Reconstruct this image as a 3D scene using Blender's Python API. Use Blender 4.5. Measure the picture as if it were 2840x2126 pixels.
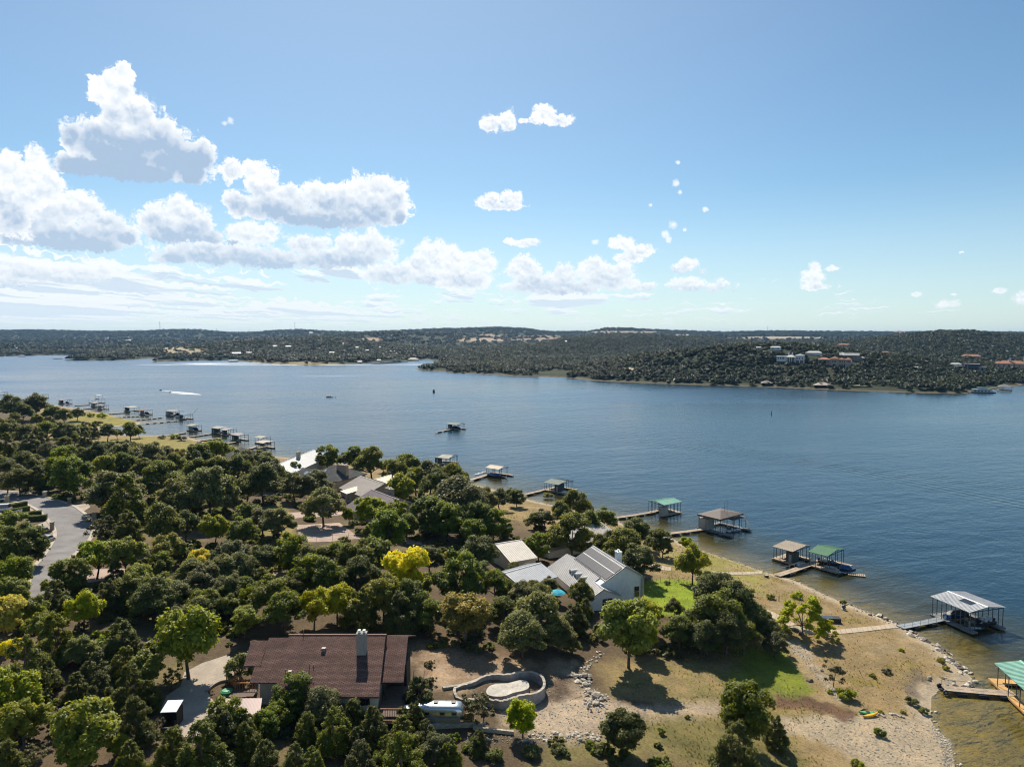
import bpy, bmesh, math, random
import numpy as np
from mathutils import Vector, Matrix

for _o in list(bpy.data.objects):
    bpy.data.objects.remove(_o, do_unlink=True)
SC = bpy.context.scene
COL = SC.collection
random.seed(7)
RNG = np.random.default_rng(11)

# ------------------------------------------------------------------ camera, light, exposure
F, CX, CY, HOR, CAM_H = 1970.0, 1420.0, 1063.0, 930.0, 60.0
PITCH = math.atan((CY - HOR) / F)
cam_d = bpy.data.cameras.new('camera')
cam_d.sensor_fit = 'HORIZONTAL'
cam_d.sensor_width = 36.0
cam_d.lens = 36.0 * F / 2840.0
cam_d.clip_start, cam_d.clip_end = 1.0, 60000.0
cam = bpy.data.objects.new('camera', cam_d)
cam.location = (0, 0, CAM_H)
cam.rotation_euler = (math.pi / 2 - PITCH, 0, 0)
COL.objects.link(cam)
SC.camera = cam

SUN_AZ, SUN_EL = math.radians(-12.0), math.radians(45.0)   # azimuth from +Y, clockwise
sun_d = bpy.data.lights.new('sun', 'SUN')
sun_d.energy, sun_d.angle, sun_d.color = 5.0, math.radians(0.5), (1.0, 0.93, 0.80)
sun = bpy.data.objects.new('sun', sun_d)
_s = Vector((math.sin(SUN_AZ) * math.cos(SUN_EL), math.cos(SUN_AZ) * math.cos(SUN_EL), math.sin(SUN_EL)))
sun.rotation_euler = (-_s).to_track_quat('-Z', 'Y').to_euler()
sun.location = (0, 0, 200)
COL.objects.link(sun)

SC.render.engine = 'CYCLES'
SC.view_settings.view_transform = 'Standard'
SC.view_settings.look = 'None'
SC.view_settings.gamma = 1.0
SC.view_settings.use_curve_mapping = False
SC.view_settings.exposure = 0.36
cy = SC.cycles
cy.use_denoising = True
cy.max_bounces, cy.diffuse_bounces, cy.glossy_bounces = 8, 4, 3
cy.transmission_bounces, cy.transparent_max_bounces, cy.volume_bounces = 4, 12, 0
cy.use_adaptive_sampling = True
cy.caustics_reflective = cy.caustics_refractive = False
cy.sample_clamp_indirect = 4.0
cy.filter_width = 1.1


# ------------------------------------------------------------------ node helpers
class NT:
    """Thin wrapper that makes node graphs short to write."""
    def __init__(s, tree):
        s.t = tree
        s.t.nodes.clear()

    def n(s, typ, ins=None, out=0, **props):
        nd = s.t.nodes.new(typ)
        for k, v in props.items():
            setattr(nd, k, v)
        for k, v in (ins or {}).items():
            s.put(nd.inputs[k], v)
        return nd.outputs[out] if out is not None else nd

    def put(s, sock, v):
        if isinstance(v, bpy.types.NodeSocket):
            s.t.links.new(v, sock)
        elif v is not None:
            if sock.type == 'RGBA' and len(v) == 3:
                v = (*v, 1)
            sock.default_value = v

    def m(s, op, a, b=None, c=None, clamp=False):
        return s.n('ShaderNodeMath', {0: a, 1: b, 2: c}, operation=op, use_clamp=clamp)

    def vm(s, op, a, b=None, c=None, out=0):
        return s.n('ShaderNodeVectorMath', {0: a, 1: b, 2: c}, operation=op, out=out)

    def mix(s, f, a, b, mode='MIX'):
        nd = s.t.nodes.new('ShaderNodeMix')
        nd.data_type = 'RGBA'
        nd.blend_type = mode
        s.put(nd.inputs[0], f)
        s.put(nd.inputs[6], a)
        s.put(nd.inputs[7], b)
        return nd.outputs[2]

    def ss(s, v, a, b, lo=0.0, hi=1.0):
        return s.n('ShaderNodeMapRange', {0: v, 1: a, 2: b, 3: lo, 4: hi}, interpolation_type='SMOOTHSTEP')

    def lin(s, v, a, b, lo=0.0, hi=1.0):
        return s.n('ShaderNodeMapRange', {0: v, 1: a, 2: b, 3: lo, 4: hi})

    def noise(s, vec, scale, detail=4, rough=0.55, dist=0.0, out=0):
        return s.n('ShaderNodeTexNoise', {'Vector': vec, 'Scale': scale, 'Detail': detail, 'Roughness': rough,
                                          'Distortion': dist}, out=out)

    def rgb(s, c):
        return s.n('ShaderNodeRGB') if c is None else c


def direction_of(px, py):
    """azimuth and elevation (radians) of a direction given as a pixel of the photograph"""
    u, v = (px - CX) / F, (py - CY) / F
    x, y, z = u, math.cos(PITCH) - v * math.sin(PITCH), -(math.sin(PITCH) + v * math.cos(PITCH))
    return math.atan2(x, y), math.atan2(z, math.hypot(x, y))


# ------------------------------------------------------------------ sky with cumulus
K = 1970.0                       # sky coordinates: azimuth, elevation in 1/1970 rad
def TL(ox, oy, s, lst):
    return [(ox + b[0] / s, oy + b[1] / s, b[2] / s, (b[3] if len(b) > 3 else b[2]) / s) for b in lst]
def TA(lst): return TL(0, 100, 1.7015, lst)
def TB(lst): return TL(1240, 240, 1.3825, lst)

# one entry per cloud: puffs, base (photo row), noise scale, softness, opacity, greyness
CLOUDS = [
 (TB([(885,293,9),(878,370,15),(893,405,10),(865,532,17),(838,568,19),(848,588,15),(990,472,13),(568,597,18,12),(780,455,8),(910,548,8)]), None, 44, .9, .75, .0),
 (TB([(1800,797,24,10),(1915,832,55,18),(2200,812,40,24),(2120,782,40,10),(1940,797,18,6),(1970,636,10,4)]), None, 40, .8, .8, .1),
 (TA([(1090,400,18,18),(1060,412,16,10)]), None, 40, 1., .6, .0),
 (TB([(1410,700,30,26),(1400,735,48,36),(1480,697,34,11),(1405,768,60,14)]), None, 30, .55, .95, .2),
 (TB([(750,775,90,30),(930,772,115,44),(1100,793,75,32),(880,800,230,24),(1020,780,90,40)]), 818, 26, .5, .9, .45),
 (TA([(1200,930,150,60),(1450,990,110,50),(1000,1030,270,75),(1250,1060,290,75),(1720,1000,175,90),(1600,1060,260,60),(820,1050,120,50)]), 762, 20, .5, .95, .75),
 (TA([(2050,1040,110,80),(2150,1100,100,80),(1980,1080,80,60),(2100,1160,230,60),(1850,1130,160,60)]), 808, 22, .45, .95, .5),
 (TB([(20,660,60,55),(130,670,65,50),(60,740,120,50),(290,700,75,55),(330,760,95,66),(450,725,66,45),(560,690,66,44),(620,730,125,66),(430,780,270,46)]), 828, 24, .45, .95, .5),
 (TB([(670,600,60,30),(740,627,72,22),(700,655,60,24)]), None, 28, .4, .97, .3),
 (TB([(920,688,46,32),(975,713,45,17),(890,710,42,24)]), 768, 30, .4, .97, .5),
 (TA([(330,800,150,75),(440,810,60,55),(200,850,185,95),(60,900,130,100),(480,900,155,66),(600,950,74,46),(350,970,340,90)]), 712, 17, .45, .97, .85),
 (TA([(100,1110,170,60),(300,1130,260,50),(480,1110,60,40),(60,1180,120,60)]), 806, 22, .6, .85, .6),
 (TA([(850,830,90,75),(750,880,110,85),(900,900,125,95),(1000,955,70,48),(840,960,195,66),(1100,985,50,25)]), 686, 19, .4, .97, .75),
 (TA([(1090,640,60,55),(1210,640,72,54),(1250,710,115,85),(1130,790,84,64),(1350,750,84,64),(1320,810,210,84),(1500,730,60,60),(1560,780,155,90),(1740,735,125,84),(1850,765,92,86),(1700,830,215,100),(1500,870,260,66),(1880,850,40,60)]), 638, 17, .34, 1., .8),
 (TA([(40,620,85,74),(170,585,68,54),(130,690,175,95),(40,770,130,110),(230,710,84,66),(60,860,120,80)]), None, 18, .4, .98, .55),
 (TA([(590,175,46,42),(520,205,62,48),(460,250,46,60),(560,270,74,74),(640,360,104,84),(540,390,84,84),(340,475,74,66),(430,490,120,84),(560,540,215,115),(720,480,135,110),(820,570,155,115),(930,590,112,94),(400,625,190,64),(650,655,270,60),(900,650,112,60),(430,195,26,15)]), 516, 15, .34, 1., 1.),
 (TB([(165,140,42,34),(235,135,38,42),(290,130,26,13),(370,108,48,36),(430,130,62,22),(340,130,30,16)]), None, 30, .4, 1., .4),
 (TB([(170,438,52,34),(245,436,48,36),(210,458,92,18)]), None, 30, .4, 1., .45),
 (TB([(300,598,68,18),(238,592,24,13)]), None, 34, .5, .95, .3),
]

world = bpy.data.worlds.new('World')
SC.world = world
world.use_nodes = True
W = NT(world.node_tree)
SKY_STRENGTH = 0.069
sky = W.n('ShaderNodeTexSky', sky_type='NISHITA', sun_disc=False, sun_elevation=SUN_EL, sun_rotation=SUN_AZ,
          air_density=1.0, dust_density=0.3, ozone_density=1.3, altitude=250.0)
gen = W.n('ShaderNodeTexCoord', out=0)
dx, dy, dz = (W.n('ShaderNodeSeparateXYZ', {0: gen}, out=i) for i in range(3))
az = W.m('MULTIPLY', W.m('ARCTAN2', dx, dy), K)
el = W.m('MULTIPLY', W.m('ARCSINE', dz), K)
P = W.n('ShaderNodeCombineXYZ', {0: az, 1: el, 2: 0.0})
WHITE, GREY = (12.0, 12.25, 12.4), (4.9, 6.5, 8.6)
# fields of flat-based fair-weather cumulus receding to the horizon: a layer seen from below. Where the ray passes
# the base of the layer inside a cloud it meets a grey underside, where it only meets one further on, a bright side
def layer(W, P, el, az, col, k0, cover, seed):
    bil = W.n('ShaderNodeTexVoronoi', {'Vector': P, 'Scale': 0.034, 'Detail': 1.6, 'Roughness': .5}, feature='F1', normalize=True, voronoi_dimensions='2D')
    puff = W.m('MULTIPLY', W.m('SUBTRACT', 0.34, bil), W.lin(el, 20.0, 300.0, 30.0, 66.0))

    def samp(f, det, lift):
        e = W.m('SUBTRACT', el, W.m('MULTIPLY', puff, lift))
        d = W.m('DIVIDE', k0 * f, W.m('MAXIMUM', W.m('ADD', e, 22.0), 8.0))
        v = W.n('ShaderNodeCombineXYZ', {0: W.m('MULTIPLY', W.m('DIVIDE', az, K), d), 1: W.m('MULTIPLY', d, 0.42), 2: seed})
        return W.noise(v, 1.0, det, 0.58, 0.2)
    s0, s1, s2 = samp(1.0, 4, 0.12), samp(1.10, 4, 0.6), samp(1.26, 4, 1.0)
    th = W.lin(az, -1500.0, 1150.0, cover, cover + 0.24)
    th = W.m('ADD', th, W.ss(el, 90.0, 330.0, 0.0, 0.22))
    def m(s, lift, soft):
        return W.ss(W.m('SUBTRACT', s, W.m('ADD', th, lift)), 0.0, soft)
    base, side = m(s0, 0.012, 0.045), W.m('MAXIMUM', m(s1, 0.0, 0.03), m(s2, 0.03, 0.03))
    fade = W.m('MULTIPLY', W.ss(el, 4.0, 60.0), W.ss(el, 340.0, 300.0))
    a = W.m('MULTIPLY', W.m('MAXIMUM', base, side), W.m('MULTIPLY', fade, 0.92))
    g = W.mix(W.ss(el, 300.0, 20.0), (6.2, 7.8, 9.8), (8.4, 9.7, 10.9))
    w = W.mix(W.ss(el, 300.0, 20.0), (11.6, 11.9, 12.1), (10.4, 11.1, 11.6))
    return W.mix(a, col, W.mix(base, w, g))


veil = W.m('MULTIPLY', W.ss(el, 420.0, 0.0), W.lin(az, -1300.0, 1300.0, 0.66, 0.42))
base_sky = W.mix(veil, W.vm('MULTIPLY', sky, (0.90, 1.13, 1.20)), (8.7, 9.9, 11.0))
# the pale glow of the air round the sun, which stands above the frame
sun_dot = W.vm('DOT_PRODUCT', gen, tuple(_s), out=1)
base_sky = W.mix(W.ss(sun_dot, 0.66, 0.99, 0.0, 0.13), base_sky, (10.5, 11.3, 11.8))
gl_ = bpy.data.node_groups.new('cloud_fields', 'ShaderNodeTree')
for nm, ty in (('colour', 'NodeSocketColor'), ('place', 'NodeSocketVector'), ('height', 'NodeSocketFloat'), ('azimuth', 'NodeSocketFloat')):
    gl_.interface.new_socket(nm, in_out='INPUT', socket_type=ty)
gl_.interface.new_socket('colour', in_out='OUTPUT', socket_type='NodeSocketColor')
T = NT(gl_)
gi = T.n('NodeGroupInput', out=None)
c_ = layer(T, gi.outputs[1], gi.outputs[2], gi.outputs[3], gi.outputs[0], 1250.0, 0.435, 3.7)
c_ = layer(T, gi.outputs[1], gi.outputs[2], gi.outputs[3], c_, 640.0, 0.445, 9.1)
T.n('NodeGroupOutput', {0: c_}, out=None)
gn = W.n('ShaderNodeGroup', out=None)
gn.node_tree = gl_
for k, v in enumerate((base_sky, P, el, az)):
    W.put(gn.inputs[k], v)
clear_sky, base_sky = base_sky, gn.outputs[0]


def puff_reach(puffs):
    out = []
    for (bx, by, rx, ry) in puffs:
        a, e = direction_of(bx, by)
        kx = math.cos(a) ** 2
        out.append((a * K, e * K, rx * kx * 1.06, ry * 1.06))
    return out


def cloud_over(W, P, el, col, cl, cell):
    """lay one cumulus over a colour; only the puffs that reach the sector of sky CELL are evaluated"""
    puffs, base, nscale, soft, opac, grey = cl
    R = puff_reach(puffs)
    x0, x1, y0, y1 = cell
    keep = [r for r in R if r[0] + r[2] * 1.6 > x0 and r[0] - r[2] * 1.6 < x1 and r[1] + r[3] * 1.6 > y0 and r[1] - r[3] * 1.6 < y1]
    if not keep:
        return col
    top, bot = max(r[1] + r[3] for r in R), min(r[1] - r[3] for r in R)
    s = nscale / 1000.0
    u = 18.0 / nscale
    q = W.vm('ADD', P, (R[0][0] * 1.7, R[0][1] * 2.3, 0.0))
    wrp = W.noise(q, s * 2.6, 2, 0.6, out=1)
    q = W.vm('MULTIPLY_ADD', W.vm('SUBTRACT', wrp, (0.5, 0.5, 0.5)), (26.0 * u, 26.0 * u, 0.0), q)
    Pw = W.vm('MULTIPLY_ADD', W.vm('SUBTRACT', wrp, (0.5, 0.5, 0.5)), (22.0 * u, 22.0 * u, 0.0), P)
    dist = None
    for (a, e, rx, ry) in keep:
        iv = (1 / rx, 1 / ry, 0.0)
        d = W.vm('LENGTH', W.vm('MULTIPLY_ADD', Pw, iv, (-a * iv[0], -e * iv[1], 0.0)), out=1)
        dist = d if dist is None else W.n('ShaderNodeMath', {0: dist, 1: d, 2: 0.16}, operation='SMOOTH_MIN')

    def billow(vec, det):
        return W.n('ShaderNodeTexVoronoi', {'Vector': vec, 'Scale': s * 1.15, 'Detail': det, 'Roughness': 0.5, 'Lacunarity': 2.4,
                                            'Randomness': 1.0}, feature='F1', normalize=True, voronoi_dimensions='2D')
    v1 = billow(q, 2.6)
    v2 = billow(W.vm('ADD', q, (3.0 * u, 11.0 * u, 0.0)), 1.4)
    wisp = W.noise(q, s * 7.0, 4, 0.62)
    f0 = W.m('SUBTRACT', 1.0, dist)
    f = W.m('ADD', f0, W.m('MULTIPLY', W.m('SUBTRACT', 0.31, v1), 1.25))
    f = W.m('ADD', f, W.m('MULTIPLY', W.m('SUBTRACT', wisp, 0.5), 0.75))
    if base is not None:
        eb = direction_of(puffs[0][0], base)[1] * K
        wob = W.m('MULTIPLY', W.m('SUBTRACT', wisp, 0.5), 34.0)
        f = W.m('SUBTRACT', f, W.ss(W.m('ADD', el, wob), eb + 34.0, eb - 20.0, 0.0, 1.5))
        bot = eb
    alpha = W.m('MULTIPLY', W.ss(f, 0.0, soft * 0.75), opac)
    up = W.ss(el, bot, bot + (top - bot) * 0.85)
    relief = W.m('MULTIPLY', W.m('SUBTRACT', v2, v1), 1.35)
    core = W.ss(W.m('ADD', f0, W.m('MULTIPLY', W.m('SUBTRACT', 0.33, v1), 0.7)), 0.02, 0.72)
    dark = W.m('MULTIPLY', core, W.m('SUBTRACT', 1.22, W.m('MULTIPLY', up, 1.05)))
    sh = W.m('SUBTRACT', W.m('ADD', 1.04, W.m('MULTIPLY', relief, W.m('ADD', 0.25, core))), W.m('MULTIPLY', dark, grey * 1.3))
    sh = W.m('ADD', sh, W.m('MULTIPLY', W.m('SUBTRACT', wisp, 0.5), 0.22))
    sh = W.m('MULTIPLY', sh, 1.0, clamp=True)
    far = max(0.0, min(1.0, 1 - (bot + top) / 2 / 420.0))
    g = tuple(GREY[i] * (1 - 0.7 * far) + (7.6, 8.9, 10.2)[i] * 0.7 * far for i in range(3))
    w_ = tuple(WHITE[i] * (1 - 0.6 * far) + (10.2, 10.8, 11.3)[i] * 0.6 * far for i in range(3))
    return W.mix(alpha, col, W.mix(sh, g, w_))


def sky_shader(col):
    return W.n('ShaderNodeBackground', {'Color': col, 'Strength': SKY_STRENGTH})


def sector(cell):
    """a node group that lays the clouds reaching one sector of the sky over its incoming colour"""
    g = bpy.data.node_groups.new('sky_sector', 'ShaderNodeTree')
    for nm, ty in (('colour', 'NodeSocketColor'), ('place', 'NodeSocketVector'), ('height', 'NodeSocketFloat')):
        g.interface.new_socket(nm, in_out='INPUT', socket_type=ty)
    g.interface.new_socket('colour', in_out='OUTPUT', socket_type='NodeSocketColor')
    T = NT(g)
    gi = T.n('NodeGroupInput', out=None)
    c = gi.outputs[0]
    for cl in CLOUDS:
        c = cloud_over(T, gi.outputs[1], gi.outputs[2], c, cl, cell)
    T.n('NodeGroupOutput', {0: c}, out=None)
    return g


# the sky is cut into sectors so that a ray evaluates only the clouds of its own sector
COLS = [direction_of(px, 930)[0] * K for px in (-420, 130, 330, 490, 640, 830, 1010, 1180, 1400, 1700, 2080, 2500, 3100)]
SPLIT = direction_of(1420, 560)[1] * K
TOP = direction_of(200, 130)[1] * K
node = sky_shader(base_sky)
for i in range(len(COLS) - 1):
    halves = []
    for y0, y1 in ((-50.0, SPLIT), (SPLIT, TOP)):
        gn = W.n('ShaderNodeGroup', out=None)
        gn.node_tree = sector((COLS[i], COLS[i + 1], y0, y1))
        for k, v in enumerate((base_sky, P, el)):
            W.put(gn.inputs[k], v)
        halves.append(sky_shader(gn.outputs[0]))
    sec = W.n('ShaderNodeMixShader', {0: W.m('GREATER_THAN', el, SPLIT), 1: halves[0], 2: halves[1]})
    node = W.n('ShaderNodeMixShader', {0: W.m('GREATER_THAN', az, COLS[i]), 1: node, 2: sec})
clear_ = W.m('MAXIMUM', W.m('GREATER_THAN', az, COLS[-1]), W.m('GREATER_THAN', el, TOP))
node = W.n('ShaderNodeMixShader', {0: clear_, 1: node, 2: sky_shader(clear_sky)})
W.n('ShaderNodeOutputWorld', {'Surface': node}, out=None)
world.cycles.sampling_method = 'MANUAL'
world.cycles.sample_map_resolution = 256


# ------------------------------------------------------------------ names, labels, meshes
def tag(o, label=None, category=None, group=None, kind=None):
    for k, v in (('label', label), ('category', category), ('group', group), ('kind', kind)):
        if v is not None:
            o[k] = v
    return o


def link(o, parent=None):
    COL.objects.link(o)
    if parent is not None:
        o.parent = parent
    return o


def empty(name, loc, rz=0.0, **kw):
    o = bpy.data.objects.new(name, None)
    o.empty_display_size = 0.3
    o.location = loc
    o.rotation_euler = (0, 0, rz)
    return tag(link(o), **kw)


def copy_tree(o, loc=None, rz=None, scale=None):
    """a copy of a thing with copies of its parts and sub-parts (mesh data shared)"""
    def rec(src, par):
        c = src.copy()
        for k in ('label', 'group', 'category', 'kind'):
            if par is None and k in c:
                del c[k]
        COL.objects.link(c)
        if par is not None:
            c.parent = par
        for ch in kids.get(src.name, ()):
            rec(ch, c)
        return c
    kids = {}
    for ch in o.children_recursive:
        kids.setdefault(ch.parent.name, []).append(ch)
    c = rec(o, None)
    if loc is not None:
        c.location = loc
    if rz is not None:
        c.rotation_euler = (0, 0, rz)
    if scale is not None:
        c.scale = scale if hasattr(scale, '__len__') else (scale,) * 3
    return c


class MB:
    """collects simple solids and links them as ONE mesh object"""
    def __init__(s):
        s.v, s.f = [], []

    def poly(s, pts, faces):
        b = len(s.v)
        s.v += [tuple(p) for p in pts]
        s.f += [tuple(b + i for i in f) for f in faces]
        return s

    def hexa(s, p):
        """eight corners: bottom ring 0-3 (counter-clockwise from above), top ring 4-7"""
        return s.poly(p, [(3, 2, 1, 0), (4, 5, 6, 7), (0, 1, 5, 4), (1, 2, 6, 5), (2, 3, 7, 6), (3, 0, 4, 7)])

    def box(s, x0, y0, z0, x1, y1, z1):
        x0, x1 = min(x0, x1), max(x0, x1)
        y0, y1 = min(y0, y1), max(y0, y1)
        return s.hexa([(x0, y0, z0), (x1, y0, z0), (x1, y1, z0), (x0, y1, z0),
                       (x0, y0, z1), (x1, y0, z1), (x1, y1, z1), (x0, y1, z1)])

    def slab(s, pts, t):
        """polygon (3-D, counter-clockwise from above) thickened downward by t"""
        n = len(pts)
        p = [(x, y, z - t) for x, y, z in pts] + [tuple(q) for q in pts]
        f = [tuple(range(n - 1, -1, -1)), tuple(range(n, 2 * n))]
        f += [(i, (i + 1) % n, n + (i + 1) % n, n + i) for i in range(n)]
        return s.poly(p, f)

    def tube(s, a, b, r0, r1=None, n=6):
        r1 = r0 if r1 is None else r1
        a, b = Vector(a), Vector(b)
        d = (b - a)
        d = d.normalized() if d.length > 1e-9 else Vector((0, 0, 1))
        u = d.orthogonal().normalized()
        w = d.cross(u)
        p = []
        for c, r in ((a, r0), (b, r1)):
            for i in range(n):
                t = 2 * math.pi * i / n
                p.append(c + (u * math.cos(t) + w * math.sin(t)) * r)
        f = [(i, (i + 1) % n, n + (i + 1) % n, n + i) for i in range(n)]
        f += [tuple(range(n - 1, -1, -1)), tuple(range(n, 2 * n))]
        return s.poly(p, f)

    def chain(s, pts, r, n=6):
        for i in range(len(pts) - 1):
            s.tube(pts[i], pts[i + 1], r[i] if hasattr(r, '__len__') else r,
                   r[i + 1] if hasattr(r, '__len__') else r, n)
        return s

    def lathe(s, prof, n=10, c=(0, 0, 0)):
        p, f = [], []
        for r, z in prof:
            for i in range(n):
                t = 2 * math.pi * i / n
                p.append((c[0] + r * math.cos(t), c[1] + r * math.sin(t), c[2] + z))
        for k in range(len(prof) - 1):
            for i in range(n):
                j = (i + 1) % n
                f.append((k * n + i, k * n + j, (k + 1) * n + j, (k + 1) * n + i))
        f.append(tuple(range(n - 1, -1, -1)))
        f.append(tuple(range((len(prof) - 1) * n, len(prof) * n)))
        return s.poly(p, f)

    def mesh(s, name, mat, smooth=False):
        me = bpy.data.meshes.new(name)
        me.from_pydata(s.v, [], s.f)
        if mat is not None:
            me.materials.append(mat)
        if smooth:
            me.polygons.foreach_set('use_smooth', [True] * len(me.polygons))
        me.update()
        return me

    def build(s, name, mat, parent=None, smooth=False):
        return link(bpy.data.objects.new(name, s.mesh(name, mat, smooth)), parent)


def np_mesh(name, verts, quads, mat, smooth=False):
    """big mesh from numpy arrays of vertices and quads"""
    me = bpy.data.meshes.new(name)
    nv, nq = len(verts), len(quads)
    k = quads.shape[1]
    me.vertices.add(nv)
    me.vertices.foreach_set('co', np.ascontiguousarray(verts, np.float32).ravel())
    me.loops.add(nq * k)
    me.loops.foreach_set('vertex_index', np.ascontiguousarray(quads, np.int32).ravel())
    me.polygons.add(nq)
    me.polygons.foreach_set('loop_start', np.arange(nq, dtype=np.int32) * k)
    me.polygons.foreach_set('loop_total', np.full(nq, k, np.int32))
    if smooth:
        me.polygons.foreach_set('use_smooth', np.ones(nq, bool))
    if mat is not None:
        me.materials.append(mat)
    me.update(calc_edges=True)
    return me


def attr(me, name, arr, typ='FLOAT', dom='POINT'):
    a = me.attributes.new(name, typ, dom)
    a.data.foreach_set({'FLOAT': 'value', 'FLOAT_COLOR': 'color', 'FLOAT_VECTOR': 'vector', 'INT': 'value'}[typ],
                       np.ascontiguousarray(arr, np.int32 if typ == 'INT' else np.float32).ravel())


# ------------------------------------------------------------------ where things stand: pixel ray -> point of the land
def ray(px, py):
    u, v = (px - CX) / F, (py - CY) / F
    return np.array([u, math.cos(PITCH) - v * math.sin(PITCH), -(math.sin(PITCH) + v * math.cos(PITCH))])


def at(px, py, z=0.0):
    r = ray(px, py)
    t = (z - CAM_H) / r[2]
    return (r[0] * t, r[1] * t, z)


def atd(px, py, Y):
    r = ray(px, py)
    t = Y / r[1]
    return (r[0] * t, Y, CAM_H + r[2] * t)


NEAR_SHORE = [(2644, 2121), (2631, 2057), (2586, 2012), (2577, 1989), (2580, 1931), (2605, 1912), (2676, 1904),
 (2695, 1880), (2657, 1848), (2625, 1812), (2599, 1793), (2557, 1771), (2525, 1748), (2487, 1732), (2419, 1703),
 (2371, 1684), (2323, 1665), (2271, 1642), (2210, 1613), (2172, 1600), (2130, 1589), (2046, 1560), (1982, 1538),
 (1924, 1522), (1870, 1496), (1800, 1474), (1728, 1454), (1712, 1441), (1640, 1424), (1545, 1403), (1494, 1393),
 (1452, 1382), (1385, 1362), (1310, 1342), (1235, 1322), (1165, 1304), (1050, 1292), (900, 1280), (800, 1270),
 (720, 1262), (650, 1246), (585, 1231), (520, 1212), (455, 1208), (401, 1209), (340, 1206), (290, 1204),
 (272, 1196), (285, 1185), (330, 1180), (375, 1178), (392, 1172), (370, 1166), (337, 1160), (289, 1147),
 (231, 1137), (170, 1127), (80, 1118), (0, 1108), (-200, 1092), (-420, 1080)]
FAR_SHORE = [(3500, 1052), (3300, 1060), (3000, 1064), (2840, 1066), (2808, 1073), (2760, 1076), (2735, 1080), (2673, 1092),
 (2580, 1090), (2451, 1086), (2310, 1081), (2130, 1073), (1966, 1068), (1870, 1065), (1741, 1060), (1638, 1055),
 (1593, 1049), (1516, 1045), (1420, 1043), (1378, 1039), (1269, 1034), (1166, 1026), (1150, 1023), (1185, 1018),
 (1205, 1010), (1215, 1001), (1180, 996), (1134, 1000), (1120, 1003), (1031, 1005), (964, 1010), (858, 1013),
 (768, 1010), (710, 1005), (640, 998), (578, 999), (508, 1000), (418, 1004), (440, 996), (418, 994), (321, 999),
 (170, 999), (205, 994), (250, 988), (225, 984), (150, 984), (0, 988), (-600, 985)]
near_poly = np.array([at(*p)[:2] for p in NEAR_SHORE] + [(-1500, 700), (-1500, -300), (30, -300), (52, 20), (60, 70)])
far_poly = np.array([at(*p)[:2] for p in FAR_SHORE] + [(-9000, 2300), (-14000, 14000), (14000, 14000), (9000, 700)])


def poly_sdf(poly, x, y):
    """signed distance to a closed polygon, positive inside"""
    x, y = np.atleast_1d(np.asarray(x, float)), np.atleast_1d(np.asarray(y, float))
    d2 = np.full(x.shape, 1e18)
    ins = np.zeros(x.shape, bool)
    n = len(poly)
    for i in range(n):
        ax, ay = poly[i]
        bx, by = poly[(i + 1) % n]
        ex, ey = bx - ax, by - ay
        t = np.clip(((x - ax) * ex + (y - ay) * ey) / (ex * ex + ey * ey + 1e-12), 0, 1)
        qx, qy = x - ax - t * ex, y - ay - t * ey
        d2 = np.minimum(d2, qx * qx + qy * qy)
        if ey != 0:
            c = ((ay > y) != (by > y)) & (x < ex * (y - ay) / ey + ax)
            ins ^= c
    d = np.sqrt(d2)
    return np.where(ins, d, -d)


def sstep(v, a, b):
    t = np.clip((v - a) / (b - a), 0, 1)
    return t * t * (3 - 2 * t)


def vnoise(x, y, seed=0):
    """cheap smooth value noise, about -1..1"""
    def h(i, j):
        n = (i * 374761393 + j * 668265263 + seed * 1442695041) & 0xffffffff
        n = ((n ^ (n >> 13)) * 1274126177) & 0xffffffff
        return ((n ^ (n >> 16)) & 0xffff) / 32767.5 - 1.0
    xi, yi = np.floor(x).astype(np.int64), np.floor(y).astype(np.int64)
    fx, fy = x - xi, y - yi
    fx, fy = fx * fx * (3 - 2 * fx), fy * fy * (3 - 2 * fy)
    a = h(xi, yi) * (1 - fx) + h(xi + 1, yi) * fx
    b = h(xi, yi + 1) * (1 - fx) + h(xi + 1, yi + 1) * fx
    return a * (1 - fy) + b * fy


def fbm(x, y, o=3, seed=0):
    s, a = 0, 1.0
    for k in range(o):
        s = s + a * vnoise(x * 2 ** k + 17.3 * k, y * 2 ** k - 9.1 * k, seed + k)
        a *= 0.5
    return s / 1.75


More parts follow.
